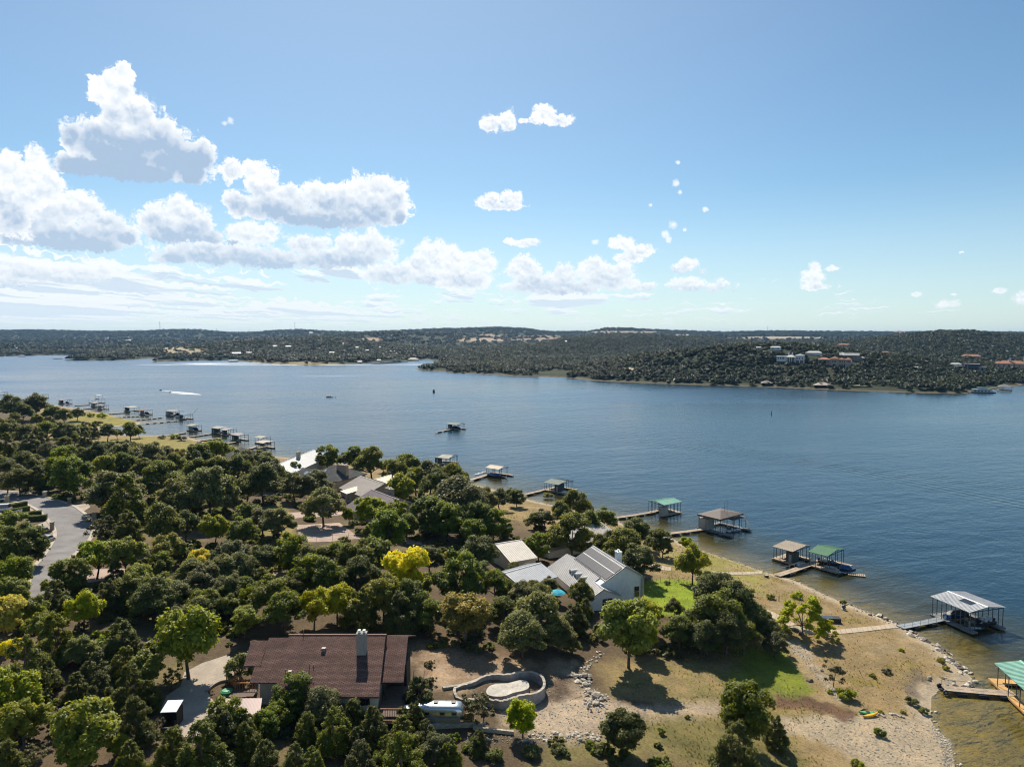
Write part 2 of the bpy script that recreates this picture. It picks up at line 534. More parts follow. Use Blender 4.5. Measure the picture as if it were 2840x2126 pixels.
# ridges: (column, row of the tree tops, distance); front width, back width, tree height
RIDGES = [
 ([(1500, 1026, 1040), (1560, 1012, 1010), (1700, 987, 1000), (1773, 972, 1010), (1902, 962, 1020), (2062, 948, 1040),
   (2194, 945, 1040), (2300, 954, 1040), (2450, 975, 1020), (2600, 992, 1000), (2750, 1006, 980), (2900, 1005, 980), (3300, 990, 1000)], 290, 420, 7),
 ([(2050, 975, 2400), (2200, 948, 2400), (2400, 937, 2300), (2500, 927, 2200), (2560, 920, 2150), (2600, 916, 2100),
   (2690, 915, 2100), (2760, 922, 2150), (2840, 926, 2200), (2950, 925, 2300), (3300, 915, 2300)], 1000, 900, 7),
 ([(1250, 965, 2300), (1420, 957, 2350), (1500, 947, 2450), (1580, 934, 2600), (1700, 927, 2700), (1800, 927, 2800), (1900, 932, 2800),
   (2000, 938, 2700), (2150, 950, 2600)], 1000, 900, 7),
 ([(-400, 960, 3000), (0, 958, 2900), (150, 968, 2700), (350, 967, 2400), (500, 957, 2400), (640, 945, 2500), (760, 937, 2600), (870, 932, 2650),
   (950, 937, 2650), (1050, 947, 2600), (1180, 958, 2500)], 900, 900, 7),
 ([(-600, 935, 4300), (0, 940, 4300), (500, 943, 4200), (700, 938, 4200), (900, 930, 4100), (1000, 926, 4000), (1100, 923, 4000), (1250, 924, 4100),
   (1400, 938, 4200), (1700, 925, 4400), (2000, 930, 4400), (2500, 930, 4400), (3300, 930, 4400)], 1300, 1300, 6),
 ([(-900, 913, 6500), (0, 917, 6400), (130, 916, 6400), (250, 920, 6400), (400, 919, 6400), (480, 915, 6400), (560, 916, 6400), (640, 923, 6400),
   (710, 922, 6300), (770, 917, 6200), (830, 915, 6200), (900, 919, 6200), (1000, 922, 6100), (1100, 918, 6000), (1200, 913, 5900),
   (1290, 911, 5800), (1400, 909, 5700), (1460, 912, 5700), (1500, 919, 5700), (1540, 921, 5700), (1630, 920, 5700), (1680, 911, 5600), (1740, 911, 5600),
   (1800, 915, 5700), (1900, 919, 5800), (2000, 922, 5900), (2130, 919, 6000), (2300, 920, 6000), (2450, 921, 6000), (2840, 922, 6100), (3500, 918, 6200)], 2300, 2500, 5),
]
RIDGES = [(np.array(p, float), wf, wb, th) for p, wf, wb, th in RIDGES]
NS = np.array([-400, -60, -20, -8, 0, 1.5, 4, 25, 33, 60, 90, 160, 300, 700.])
NH = np.array([-16, -5, -1.5, -.55, 0, .38, .7, 2.2, 3.8, 6.0, 9.0, 11.5, 15, 19.])


def height(x, y, full=False):
    x, y = np.atleast_1d(np.asarray(x, float)), np.atleast_1d(np.asarray(y, float))
    sn, sf = poly_sdf(near_poly, x, y), poly_sdf(far_poly, x, y)
    flat = 1 - 0.55 * sstep(y, 230, 400)
    shallow = 1 - 0.68 * sstep(x, 50, 62) * sstep(y, 126, 114)
    hn = np.interp(sn, NS, NH)
    hn = np.where(sn > 0, hn * flat, hn * shallow)
    hn = hn + sstep(sn, 2, 30) * 0.35 * fbm(x / 14, y / 14, 2, 5) + sstep(sn, 60, 150) * 1.0 * fbm(x / 60, y / 60, 2, 8)
    col = CX + F * x / np.maximum(y, 1.0)
    hf = np.where(sf > 0, np.minimum(sf * 0.16, 3.5) + 0.004 * np.maximum(sf, 0), np.maximum(sf * 0.3, -16))
    land = sstep(sf, 0, 170)
    for p, wf, wb, th in RIDGES:
        D = np.interp(col, p[:, 0], p[:, 2])
        zt = CAM_H + (HOR - np.interp(col, p[:, 0], p[:, 1])) / F * D - th
        ends = sstep(col, p[0, 0] - 120, p[0, 0]) * sstep(col, p[-1, 0] + 120, p[-1, 0])
        t = (y - D) / np.where(y < D, wf, wb)
        sh = 0.5 + 0.5 * np.cos(np.pi * np.clip(t, -1, 1))
        hf = np.where(sf > 0, np.maximum(hf, zt * ends * sh * land + (1 - land) * np.minimum(hf, 3.5)), hf)
    hf = hf + sstep(sf, 60, 400) * (2.2 * fbm(x / 160, y / 160, 3, 21))
    h = np.where(sn > 0, hn, np.where(sf > 0, hf, np.maximum(hn, hf)))
    return (h, sn, sf) if full else h


def hz(x, y):
    return float(height([x], [y])[0])


def ground(px, py, lift=0.0, tmax=9000.0):
    """where the ray of a pixel meets the land (or land + lift)"""
    r = ray(px, py)
    t = np.geomspace(50, tmax, 900)
    for _ in range(2):
        z = CAM_H + r[2] * t
        below = z < np.maximum(height(r[0] * t, r[1] * t), 0.0) + lift
        i = int(np.argmax(below)) if below.any() else len(t) - 1
        lo, hi = t[max(i - 1, 0)], t[i]
        t = np.linspace(lo, hi, 40)
    q = (lo + hi) / 2
    x, y = r[0] * q, r[1] * q
    return (x, y, max(hz(x, y), 0.0))


def tile(ox, oy, pts, s=3.1127):
    return [(ox + x / s, oy + y / s) for x, y in pts]


def gpoly(pts):
    return np.array([ground(*p)[:2] for p in pts])


# ------------------------------------------------------------------ materials
def material(name):
    m = bpy.data.materials.new(name)
    m.use_nodes = True
    return m, NT(m.node_tree)


def principled(t, col, rough=0.7, metal=0.0, normal=None, spec=0.5, **kw):
    b = t.n('ShaderNodeBsdfPrincipled', {'Base Color': col, 'Roughness': rough, 'Metallic': metal, 'Normal': normal,
                                         'Specular IOR Level': spec}, out=None)
    for k, v in kw.items():
        t.put(b.inputs[k], v)
    t.n('ShaderNodeOutputMaterial', {'Surface': b.outputs[0]}, out=None)
    return b


def simple_mat(name, col, rough=0.7, metal=0.0, var=0.25, scale=3.0, spec=0.4, bump=0.0, vary=0.0):
    """painted / worn surface: base colour broken by two scales of dirt, slight roughness change"""
    m, t = material(name)
    co = t.n('ShaderNodeTexCoord', out=3)
    n1 = t.noise(co, scale, 6, 0.65)
    n2 = t.noise(co, scale * 0.17, 3, 0.5)
    f = t.m('ADD', t.lin(n1, 0.3, 0.7, -var, var), t.lin(n2, 0.3, 0.7, -var * .7, var * .7))
    if vary:
        f = t.m('ADD', f, t.lin(t.n('ShaderNodeObjectInfo', out='Random'), 0, 1, -vary, vary))
    c = t.vm('SCALE', col)
    t.put(c.node.inputs['Scale'], t.m('ADD', 1.0, f))
    nb = t.n('ShaderNodeBump', {'Strength': bump, 'Distance': 0.03, 'Height': n1}) if bump else None
    principled(t, c, t.m('ADD', rough, t.m('MULTIPLY', f, 0.2), clamp=True), metal, nb, spec)
    return m


MAT = {}
def M(name, *a, **k):
    if name not in MAT:
        MAT[name] = simple_mat(name, *a, **k)
    return MAT[name]


# ------------------------------------------------------------------ ground: one sheet from the shore below the camera to the horizon
def polar(n_az, radii, half):
    a = np.radians(np.linspace(-half, half, n_az))
    R, A = np.meshgrid(radii, a, indexing='ij')
    return (R * np.sin(A)), (R * np.cos(A))


def radii_list():
    r, out = 34.0, []
    while r < 12500:
        out.append(r)
        r *= 1.0056 if r < 420 else (1.009 if r < 1500 else (1.014 if r < 4000 else 1.03))
    return np.array(out)


RAD = radii_list()
N_AZ = 700
gx, gy = polar(N_AZ, RAD, 50.0)
gh, gsn, gsf = height(gx.ravel(), gy.ravel(), True)
nr = len(RAD)
idx = np.arange(nr * N_AZ).reshape(nr, N_AZ)
quads = np.stack([idx[:-1, :-1].ravel(), idx[:-1, 1:].ravel(), idx[1:, 1:].ravel(), idx[1:, :-1].ravel()], 1)

X, Y = gx.ravel(), gy.ravel()
fine = fbm(X / 1.3, Y / 1.3, 3, 3)
mid = fbm(X / 6.5, Y / 6.5, 3, 4)
big = fbm(X / 40, Y / 40, 3, 6)
def lerp(a, b, w):
    return a + (np.asarray(b) - a) * w[:, None]
LITTER, SAND, DRY, GREEN = (.11, .078, .046), (.31, .235, .135), (.225, .185, .075), (.15, .165, .03)
gc = np.tile(np.array(LITTER), (len(X), 1))
gc = lerp(gc, DRY, np.clip(0.45 * sstep(mid + .5 * big, .05, .6), 0, 1))
# open ground beside the near water: dry grass and sand, greener in patches
w_b = sstep(gsn, 44, 27) * (gsn > -2)
b = lerp(np.tile(np.array((.25, .178, .085)), (len(X), 1)), (.19, .155, .036), sstep(mid + .35 * fine, .15, .75) * .8)
b = lerp(b, SAND, sstep(-mid + .5 * big + .4 * fine, .0, .8) * .8)
gc = lerp(gc, b, w_b)
gc = lerp(gc, (.42, .34, .24), sstep(gsn, 4.5, .8) * sstep(gsn, -3, 0) * .9)
gc = lerp(gc, (.33, .26, .12), sstep(gsn, -.2, -2.0))
gc = lerp(gc, (.075, .07, .035), sstep(gsn + 2 * mid, -6 - 16 * ((X > 50) & (Y < 124)), -18 - 24 * ((X > 50) & (Y < 124))) * (gsn < 0))


def paint(pts, col, soft=2.5, jit=1.6, alt=None, k=1.0):
    """a kind of ground cover inside a polygon, its edge broken up"""
    global gc
    p = gpoly(pts)
    lo, hi = p.min(0) - 6 * soft, p.max(0) + 6 * soft
    m = (X > lo[0]) & (X < hi[0]) & (Y > lo[1]) & (Y < hi[1])
    d = poly_sdf(p, X[m], Y[m]) + jit * (mid[m] + fine[m])
    w = sstep(d, -soft, soft) * k
    c = np.tile(np.array(col, float), (m.sum(), 1))
    if alt is not None:
        c = lerp(c, alt, sstep(mid[m] * .7 + fine[m] * .6, -.25, .6))
    gc[m] = gc[m] + (c - gc[m]) * w[:, None]


G, H_, A_, E_, F_, B_, C_ = (1280, 1594), (2130, 1594), (0, 880), (0, 1594), (640, 1594), (0, 1200), (710, 1200)
CALICHE, DIRT = (.39, .305, .215), (.25, .165, .10)
paint(tile(*G, [(820, 1460), (1500, 1330), (1650, 1180), (2300, 1200), (2900, 1250), (2900, 1656), (600, 1656)]), (.19, .155, .06), alt=(.13, .115, .04))
paint(tile(*G, [(1120, 760), (1500, 700), (2200, 760), (2600, 900), (2500, 1080), (1700, 1110), (1300, 1060)]), (.25, .185, .085), alt=(.17, .15, .05))
paint(tile(*F_, [(1620, 640), (1850, 600), (2250, 690), (2900, 720), (2950, 900), (2200, 900), (1900, 990), (1700, 980)]), DIRT, alt=(.36, .26, .17))
paint(tile(*G, [(330, 1180), (620, 1110), (740, 900), (850, 780), (980, 760), (1000, 960), (1300, 1090), (1650, 1120), (2250, 1130), (2230, 1195), (1600, 1215), (1270, 1300), (1120, 1420), (700, 1400), (330, 1300)]), CALICHE, alt=(.34, .26, .18))
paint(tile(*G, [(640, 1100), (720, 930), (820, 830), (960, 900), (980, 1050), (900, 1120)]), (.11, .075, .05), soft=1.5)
paint(tile(*H_, [(-250, 1250), (0, 1290), (540, 1205), (820, 1215), (1070, 1200), (1420, 1290), (1600, 1450), (1620, 1700), (900, 1700), (450, 1430), (200, 1350), (-60, 1330)]), (.37, .29, .195), soft=1.6, alt=(.36, .285, .19))
paint(tile(*H_, [(60, 1045), (300, 1030), (500, 1090), (770, 1190), (640, 1230), (540, 1190), (300, 1140), (80, 1120)]), (.10, .058, .036), soft=.8, alt=(.15, .09, .055))
paint(tile(*H_, [(-220, 620), (0, 640), (130, 660), (250, 760), (340, 900), (410, 1020), (230, 1030), (-60, 1010), (-260, 900)]), (.17, .20, .022), soft=1.2, alt=(.145, .16, .03))
paint([(1740, 1600), (1783, 1612), (1890, 1606), (1960, 1612), (1965, 1700), (1900, 1712), (1800, 1700), (1750, 1660)], (.20, .26, .018), soft=1.0, jit=.6, alt=(.17, .21, .025))
paint(tile(*H_, [(1250, 850), (1340, 840), (1370, 900), (1280, 960), (1290, 1100), (1240, 1100), (1200, 960)]), (.14, .11, .085), soft=1.0, k=.8)
paint(tile(*H_, [(200, 560), (330, 640), (420, 800), (560, 960), (640, 1100), (560, 1050), (420, 900), (300, 730), (180, 620)]), (.40, .34, .26), soft=1.2, k=.7)
paint(tile(*A_, [(600, 860), (850, 830), (1200, 890), (1150, 930), (740, 965), (570, 930)]), (.26, .22, .05), alt=(.17, .155, .05))
paint(tile(*A_, [(830, 1050), (1250, 1030), (1820, 1085), (1750, 1150), (1000, 1150), (600, 1160)]), (.26, .21, .06), alt=(.19, .17, .06))
paint(tile(*A_, [(0, 1180), (330, 1165), (345, 1210), (0, 1225)]), (.30, .23, .11), alt=(.25, .2, .08))
paint(tile(*A_, [(590, 1140), (870, 1100), (1040, 1075), (1060, 1085), (880, 1112), (640, 1160)]), (.42, .33, .22), soft=.8, jit=.4)
paint(tile(*C_, [(40, 640), (240, 620), (340, 760), (345, 940), (150, 960), (40, 880)]), (.25, .20, .07), alt=(.18, .16, .05))
paint(tile(*C_, [(1390, 610), (1470, 600), (1480, 660), (1400, 670)]), (.22, .22, .03))
paint(tile(*C_, [(2050, 660), (2300, 620), (2300, 750), (2060, 740)]), (.27, .2, .09))
paint(tile(*(1420, 1300), [(1270, 700), (1420, 660), (1760, 740), (2200, 900), (2200, 1100), (1900, 1000), (1600, 900), (1300, 840)]), (.24, .21, .055), alt=(.3, .23, .12))
paint(tile(*B_, [(390, 830), (480, 830), (470, 960), (300, 1160), (230, 1100), (390, 960)]), (.26, .20, .07))
paint(tile(*B_, [(0, 580), (140, 600), (240, 640), (230, 720), (0, 720)]), (.24, .2, .07))
paint(tile(*B_, [(410, 540), (560, 540), (560, 590), (430, 575)]), (.2, .24, .02), soft=.8)
# far banks: bare slopes and building sites
for cxp, cyp, rx, ry, c in [(1335, 942, 70, 5, (.36, .27, .17)), (1500, 938, 90, 9, (.27, .2, .13)), (1030, 943, 30, 7, (.36, .24, .16)), (510, 972, 75, 11, (.33, .27, .17)), (545, 962, 28, 5, (.2, .24, .05)),
                            (1345, 930, 60, 3, (.32, .24, .16)), (2160, 936, 120, 3, (.36, .29, .2)), (1730, 921, 110, 3, (.34, .27, .2)), (1740, 985, 14, 4, (.3, .26, .15)),
                            (1628, 1003, 8, 5, (.45, .36, .25)), (1752, 1022, 9, 5, (.42, .36, .26)), (2400, 1060, 60, 10, (.22, .2, .1)), (850, 1008, 100, 5, (.26, .21, .1)), (720, 1002, 50, 4, (.22, .19, .08)), (690, 955, 40, 4, (.25, .19, .12))]:
    q = atd(cxp, cyp, 1.0)
    col_ = CX + F * X / np.maximum(Y, 1)
    row_ = HOR + (CAM_H - gh) / np.maximum(Y, 1) * F
    w = sstep(1.25 - np.hypot((col_ - cxp) / rx, (row_ - cyp) / ry) + .25 * big, 0, .35) * (gsf > 0)
    gc = lerp(gc, c, w)
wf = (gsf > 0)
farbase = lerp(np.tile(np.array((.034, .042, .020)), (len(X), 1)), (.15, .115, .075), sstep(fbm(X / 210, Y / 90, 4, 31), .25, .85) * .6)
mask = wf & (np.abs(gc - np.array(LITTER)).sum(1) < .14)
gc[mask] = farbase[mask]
shore_f = (sstep(gsf, 9, 2) * (gsf > -3))
gc = lerp(gc, (.19, .155, .105), shore_f * (0.75 + .25 * np.clip(mid, -1, 1)))
GC_BARE = np.clip((gc[:, 0] - .16) / .14, 0, 1) * wf

m_ground, t = material('ground_cover')
ca = t.n('ShaderNodeAttribute', attribute_name='cover', out=0)
pos = t.n('ShaderNodeNewGeometry', out=0)
n1, n2, n3 = t.noise(pos, 2.6, 8, 0.72), t.noise(pos, 0.35, 5, 0.6), t.noise(pos, 9.0, 4, 0.7)
vo = t.n('ShaderNodeTexVoronoi', {'Vector': pos, 'Scale': 1.7, 'Randomness': 1.0})
k1 = t.m('ADD', t.lin(n1, 0.3, 0.7, -0.42, 0.42), t.lin(n2, 0.3, 0.7, -0.2, 0.2))
k2 = t.m('ADD', 1.0, t.m('ADD', k1, t.lin(n3, .3, .7, -.22, .22)))
cc = t.vm('SCALE', ca)
t.put(cc.node.inputs['Scale'], k2)
tint = t.mix(t.ss(n2, .45, .7, 0, .35), cc, t.vm('MULTIPLY', cc, (1.12, .96, .78)))
bmp = t.n('ShaderNodeBump', {'Strength': 0.6, 'Distance': 0.12, 'Height': t.m('ADD', n1, t.m('MULTIPLY', n3, .4))})
principled(t, tint, 0.95, 0, bmp, 0.15)

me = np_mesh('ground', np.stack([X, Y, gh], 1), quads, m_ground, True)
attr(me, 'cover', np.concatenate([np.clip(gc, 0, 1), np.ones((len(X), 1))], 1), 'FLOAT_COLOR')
tag(link(bpy.data.objects.new('ground', me)), kind='structure', label='dry grassy land, sandy shore and wooded hills round the lake')

# ------------------------------------------------------------------ water
m_water, t = material('lake_water')
pos = t.n('ShaderNodeNewGeometry', out=0)
depth = t.n('ShaderNodeAttribute', attribute_name='depth', out=2)
dist = t.n('ShaderNodeCameraData', out=1)
rot = t.n('ShaderNodeVectorRotate', {'Vector': pos, 'Angle': math.radians(-24)}, rotation_type='Z_AXIS')
st = t.vm('MULTIPLY', rot, (0.55, 1.0, 1.0))
w1 = t.noise(st, 0.85, 4, 0.62, 0.4)
w2 = t.noise(st, 0.16, 3, 0.55, 0.5)
w3 = t.noise(t.vm('MULTIPLY', rot, (0.22, 1.0, 1.0)), 0.022, 4, 0.6, 0.6)
gust = t.noise(t.vm('MULTIPLY', pos, (0.30, 1.0, 1.0)), 0.0065, 4, 0.6, 1.0)
amp = t.lin(gust, 0.35, 0.65, 0.55, 1.25)
hgt = t.m('ADD', t.m('MULTIPLY', w1, t.m('MULTIPLY', amp, 0.42)), t.m('ADD', t.m('MULTIPLY', w2, 1.15), t.m('MULTIPLY', w3, 2.2)))
wake = t.n('ShaderNodeAttribute', attribute_name='wake', out=2)
hgt = t.m('ADD', hgt, t.m('MULTIPLY', wake, 0.25))
nb = t.n('ShaderNodeBump', {'Strength': 1.0, 'Distance': 0.26, 'Height': hgt})
deep = t.n('ShaderNodeBsdfDiffuse', {'Color': t.mix(t.ss(depth, .7, 3.0), (.050, .048, .012), (.008, .032, .050)), 'Normal': nb})
clear = t.n('ShaderNodeBsdfTransparent', {'Color': (.84, .82, .58)})
body = t.n('ShaderNodeMixShader', {0: t.m('SUBTRACT', 1.0, t.m('POWER', 2.718, t.m('MULTIPLY', depth, -.85))), 1: clear, 2: deep})
# wind-roughened water: the slopes are wide, so little of the pale horizon is mirrored
gl = t.n('ShaderNodeBsdfGlossy', {'Color': (1, 1, 1), 'Roughness': t.m('ADD', t.lin(dist, 100, 1500, 0.17, 0.36), t.lin(gust, .3, .7, -.09, .09)), 'Normal': nb}, distribution='BECKMANN')
fr = t.n('ShaderNodeFresnel', {'IOR': 1.333, 'Normal': nb})
sh = t.n('ShaderNodeMixShader', {0: t.m('MULTIPLY', fr, t.lin(dist, 120, 1400, 1.0, .75), clamp=True), 1: body, 2: gl})
t.n('ShaderNodeOutputMaterial', {'Surface': sh}, out=None)

wet = gh < 0.35
qm = wet[quads].any(1)
used = np.unique(quads[qm])
remap = np.full(len(X), -1)
remap[used] = np.arange(len(used))
wx, wy = X[used], Y[used]
# long boat wakes crossing the lake: low ridges of water along a few tracks
wk = np.zeros(len(used))
for pts in [[(560, 1093), (900, 1118), (1420, 1158), (1900, 1220), (2300, 1290), (2840, 1400)],
            [(700, 1105), (1100, 1140), (1600, 1200), (2100, 1268), (2840, 1352)], [(1430, 1088), (1560, 1100), (1800, 1118), (2100, 1150)]]:
    P_ = np.array([at(*p)[:2] for p in pts])
    d = np.full(len(used), 1e9)
    for i in range(len(P_) - 1):
        a_, b_ = P_[i], P_[i + 1]
        e_ = b_ - a_
        tt = np.clip(((wx - a_[0]) * e_[0] + (wy - a_[1]) * e_[1]) / (e_ @ e_), 0, 1)
        s_ = np.sign((wx - a_[0]) * e_[1] - (wy - a_[1]) * e_[0])
        dd = np.hypot(wx - a_[0] - tt * e_[0], wy - a_[1] - tt * e_[1]) * s_
        d = np.where(np.abs(dd) < np.abs(d), dd, d)
    wk += np.exp(-(d / 9.0) ** 2) * np.cos(d * 2 * np.pi / 4.6)
me = np_mesh('lake_water', np.stack([wx, wy, np.zeros(len(used))], 1), remap[quads[qm]], m_water, True)
attr(me, 'depth', np.maximum(-gh[used], 0))
attr(me, 'wake', wk)
tag(link(bpy.data.objects.new('lake_water', me)), kind='structure', label='wide blue lake with wind ripples')

# ------------------------------------------------------------------ haze: one closed box of thin air
m_haze, t = material('haze')
vol = t.n('ShaderNodeVolumePrincipled', {'Color': (.30, .60, 1.0), 'Density': 3.2e-5, 'Anisotropy': 0.1})
t.n('ShaderNodeOutputMaterial', {'Volume': vol}, out=None)
tag(MB().box(-12500, -60, -25, 12500, 12900, 150).build('haze', m_haze), kind='stuff', label='thin bluish haze over lake and hills')


# ------------------------------------------------------------------ foliage
def leaf_material(name, col, hue=0.02, trans=0.35, spread=0.35):
    m, t = material(name)
    lv = t.n('ShaderNodeAttribute', attribute_name='leaf', out=2)
    rnd = t.n('ShaderNodeObjectInfo', out='Random')
    rnd2 = t.m('FRACT', t.m('MULTIPLY', rnd, 7.31))
    hs = t.n('ShaderNodeHueSaturation', {'Hue': t.m('ADD', t.lin(rnd, 0, 1, .5 - hue, .5 + hue), t.lin(lv, 0, 1, .012, -.012)),
                                         'Saturation': t.lin(rnd2, 0, 1, .85, 1.08),
                                         'Value': t.m('MULTIPLY', t.lin(lv, 0, 1, 1 - spread, 1 + spread), t.lin(rnd2, 0, 1, .78, 1.2)), 'Color': (*col, 1)})
    d = t.n('ShaderNodeBsdfPrincipled', {'Base Color': hs, 'Roughness': .55, 'Specular IOR Level': .3})
    tc = t.n('ShaderNodeHueSaturation', {'Hue': .485, 'Saturation': 1.12, 'Value': 1.6, 'Color': hs})
    tr = t.n('ShaderNodeBsdfTranslucent', {'Color': tc})
    t.n('ShaderNodeOutputMaterial', {'Surface': t.n('ShaderNodeMixShader', {0: trans, 1: d, 2: tr})}, out=None)
    return m


def leaf_cloud(rng, centres, radii, n, size, up=0.75, shell=0.55, flat=1.0):
    """n leaf sprays (small bent quads) spread over the outer part of overlapping clumps"""
    centres, radii = np.asarray(centres, float), np.asarray(radii, float)
    p = radii ** 2
    k = rng.choice(len(centres), n, p=p / p.sum())
    d = rng.normal(size=(n, 3))
    d /= np.linalg.norm(d, axis=1)[:, None]
    d[:, 2] = np.where(d[:, 2] < -.35, -d[:, 2] * .5, d[:, 2])
    rr = shell + (1 - shell) * rng.random(n) ** .6
    rr *= 1 + .16 * rng.normal(size=n)
    pos = centres[k] + d * (radii[k] * rr)[:, None] * np.array([1, 1, flat])
    nrm = d * .8 + rng.normal(size=(n, 3)) * .5 + np.array([0, 0, up])
    nrm /= np.linalg.norm(nrm, axis=1)[:, None]
    t1 = np.cross(nrm, rng.normal(size=(n, 3)))
    t1 /= np.linalg.norm(t1, axis=1)[:, None] + 1e-9
    t2 = np.cross(nrm, t1)
    s = size * (.55 + .9 * rng.random(n))[:, None]
    asp = (.55 + .4 * rng.random(n))[:, None]
    bend = nrm * s * .18
    v = np.stack([pos - t1 * s * .5 - bend, pos - t2 * s * .5 * asp, pos + t1 * s * .5 - bend, pos + t2 * s * .5 * asp], 1)
    clump_tone = rng.random(len(centres))
    tone = np.clip(.5 + (clump_tone[k] - .5) * .55 + rng.normal(size=n) * .16, 0, 1)
    return v.reshape(-1, 3), np.arange(4 * n).reshape(n, 4), np.repeat(tone, 4)


def crown_mesh(name, mat, kind, seed, n=7000, size=.3):
    """crown filling about a 1-unit wide space: x, y in -.5...5, z from 0 (ground) to about 1 x hscale"""
    rng = np.random.default_rng(seed)
    C, R = [], []
    if kind == 'oak':            # wide uneven dome of many lobes
        for i in range(46):
            a, q = rng.random() * 6.283, rng.random() ** .5
            x, y = .42 * q * math.cos(a), .42 * q * math.sin(a)
            top = .70 - .42 * q ** 2.2 + rng.normal() * .035
            C.append((x, y, .2 + max(.2, top - rng.random() ** 1.5 * .26)))
            R.append(.085 + .085 * rng.random())
        for i in range(9):
            a = rng.random() * 6.283
            C.append((.45 * math.cos(a), .45 * math.sin(a), .36 + .2 * rng.random()))
            R.append(.07 + .05 * rng.random())
    elif kind == 'juniper':      # irregular cone of tufts
        for i in range(64):
            z = .10 + .98 * rng.random() ** 1.25
            w = .44 * (1.14 - z) ** .62 * (.72 + .4 * rng.random())
            a = rng.random() * 6.283
            C.append((w * math.cos(a) * .9, w * math.sin(a) * .9, z))
            R.append(.055 + .10 * (1.14 - z) * (.6 + .6 * rng.random()))
    elif kind == 'elm':          # rounded crown, clearer separate clumps
        for i in range(50):
            z = .22 + .72 * rng.random()
            w = .43 * math.sin(math.pi * min(1, max(.14, (z - .08) / .98))) ** .6
            a, q = rng.random() * 6.283, .3 + .7 * rng.random() ** .5
            C.append((w * q * math.cos(a), w * q * math.sin(a), z))
            R.append(.075 + .085 * rng.random())
    elif kind == 'cypress':      # feathery spreading
        for i in range(46):
            z = .16 + .72 * rng.random()
            w = .46 * (1 - (z - .16) / .95) ** .8 + .04
            a = rng.random() * 6.283
            C.append((w * math.cos(a), w * math.sin(a), z - .1 * rng.random()))
            R.append(.05 + .06 * rng.random())
    elif kind == 'dome':         # full rounded crown, uneven outline
        for i in range(62):
            d = rng.normal(size=3)
            d /= np.linalg.norm(d)
            q = .37 * rng.random() ** .35 * (.85 + .3 * rng.random())
            C.append((d[0] * q, d[1] * q, .57 + d[2] * q * .82))
            R.append(.06 + .08 * rng.random())
    elif kind == 'ball':         # dense round head on a short trunk
        for i in range(70):
            d = rng.normal(size=3)
            d /= np.linalg.norm(d)
            q = .36 * rng.random() ** .4
            C.append((d[0] * q, d[1] * q, .52 + d[2] * q * .86))
            R.append(.075 + .06 * rng.random())
    elif kind == 'sparse':
        for i in range(24):
            z = .28 + .62 * rng.random()
            a, q = rng.random() * 6.283, rng.random() ** .5
            C.append((.42 * q * math.cos(a), .42 * q * math.sin(a), z))
            R.append(.06 + .06 * rng.random())
    else:                        # shrub
        for i in range(20):
            a, q = rng.random() * 6.283, rng.random() ** .5
            C.append((.38 * q * math.cos(a), .38 * q * math.sin(a), .12 + .42 * rng.random() * (1 - .6 * q)))
            R.append(.08 + .08 * rng.random())
    v, f, tone = leaf_cloud(rng, C, R, n, size, flat=.8 if kind == 'oak' else 1.0, shell=.45 if kind != 'sparse' else .2)
    v[:, 2] = np.maximum(v[:, 2], .02)
    me = np_mesh(name, v, f, mat)
    attr(me, 'leaf', tone)
    return me, C


def trunk_mesh(name, mat, C, seed, r=.028, fork=.2, lean=.04):
    rng = random.Random(seed)
    b = MB()
    top = Vector((rng.uniform(-lean, lean), rng.uniform(-lean, lean), fork))
    b.chain([(0, 0, -.06), (0, 0, 0), tuple(top * .55), tuple(top)], [r * 1.45, r * 1.15, r * .95, r * .8], 7)
    for c in rng.sample(C, min(9, len(C))):
        c = Vector(c)
        midp = top.lerp(c, .5) + Vector((rng.uniform(-.04, .04), rng.uniform(-.04, .04), rng.uniform(-.02, .05)))
        b.chain([tuple(top), tuple(midp), tuple(c)], [r * .62, r * .4, r * .14], 5)
    return b.mesh(name, mat, True)


m_bark = simple_mat('bark', (.15, .12, .095), .95, 0, .35, 9, .1, bump=.6)
m_bark_pale = simple_mat('pale_bark', (.27, .235, .19), .95, 0, .35, 9, .1, bump=.6)
LEAF = {
 'oak': leaf_material('live_oak_leaves', (.150, .165, .030), .014, .45),
 'oak2': leaf_material('grey_oak_leaves', (.175, .182, .056), .012, .45),
 'juniper': leaf_material('juniper_needles', (.130, .142, .020), .012, .42),
 'elm': leaf_material('elm_leaves', (.150, .185, .018), .014, .45),
 'elm2': leaf_material('bright_elm_leaves', (.235, .26, .024), .012, .40),
 'yellow': leaf_material('yellow_leaves', (.60, .52, .010), .012, .42),
 'yg': leaf_material('yellow_green_leaves', (.33, .345, .014), .016, .42),
 'orange': leaf_material('rust_orange_leaves', (.37, .27, .012), .014, .35, .5),
 'olive': leaf_material('olive_leaves', (.13, .12, .035), .014, .3, .45),
}
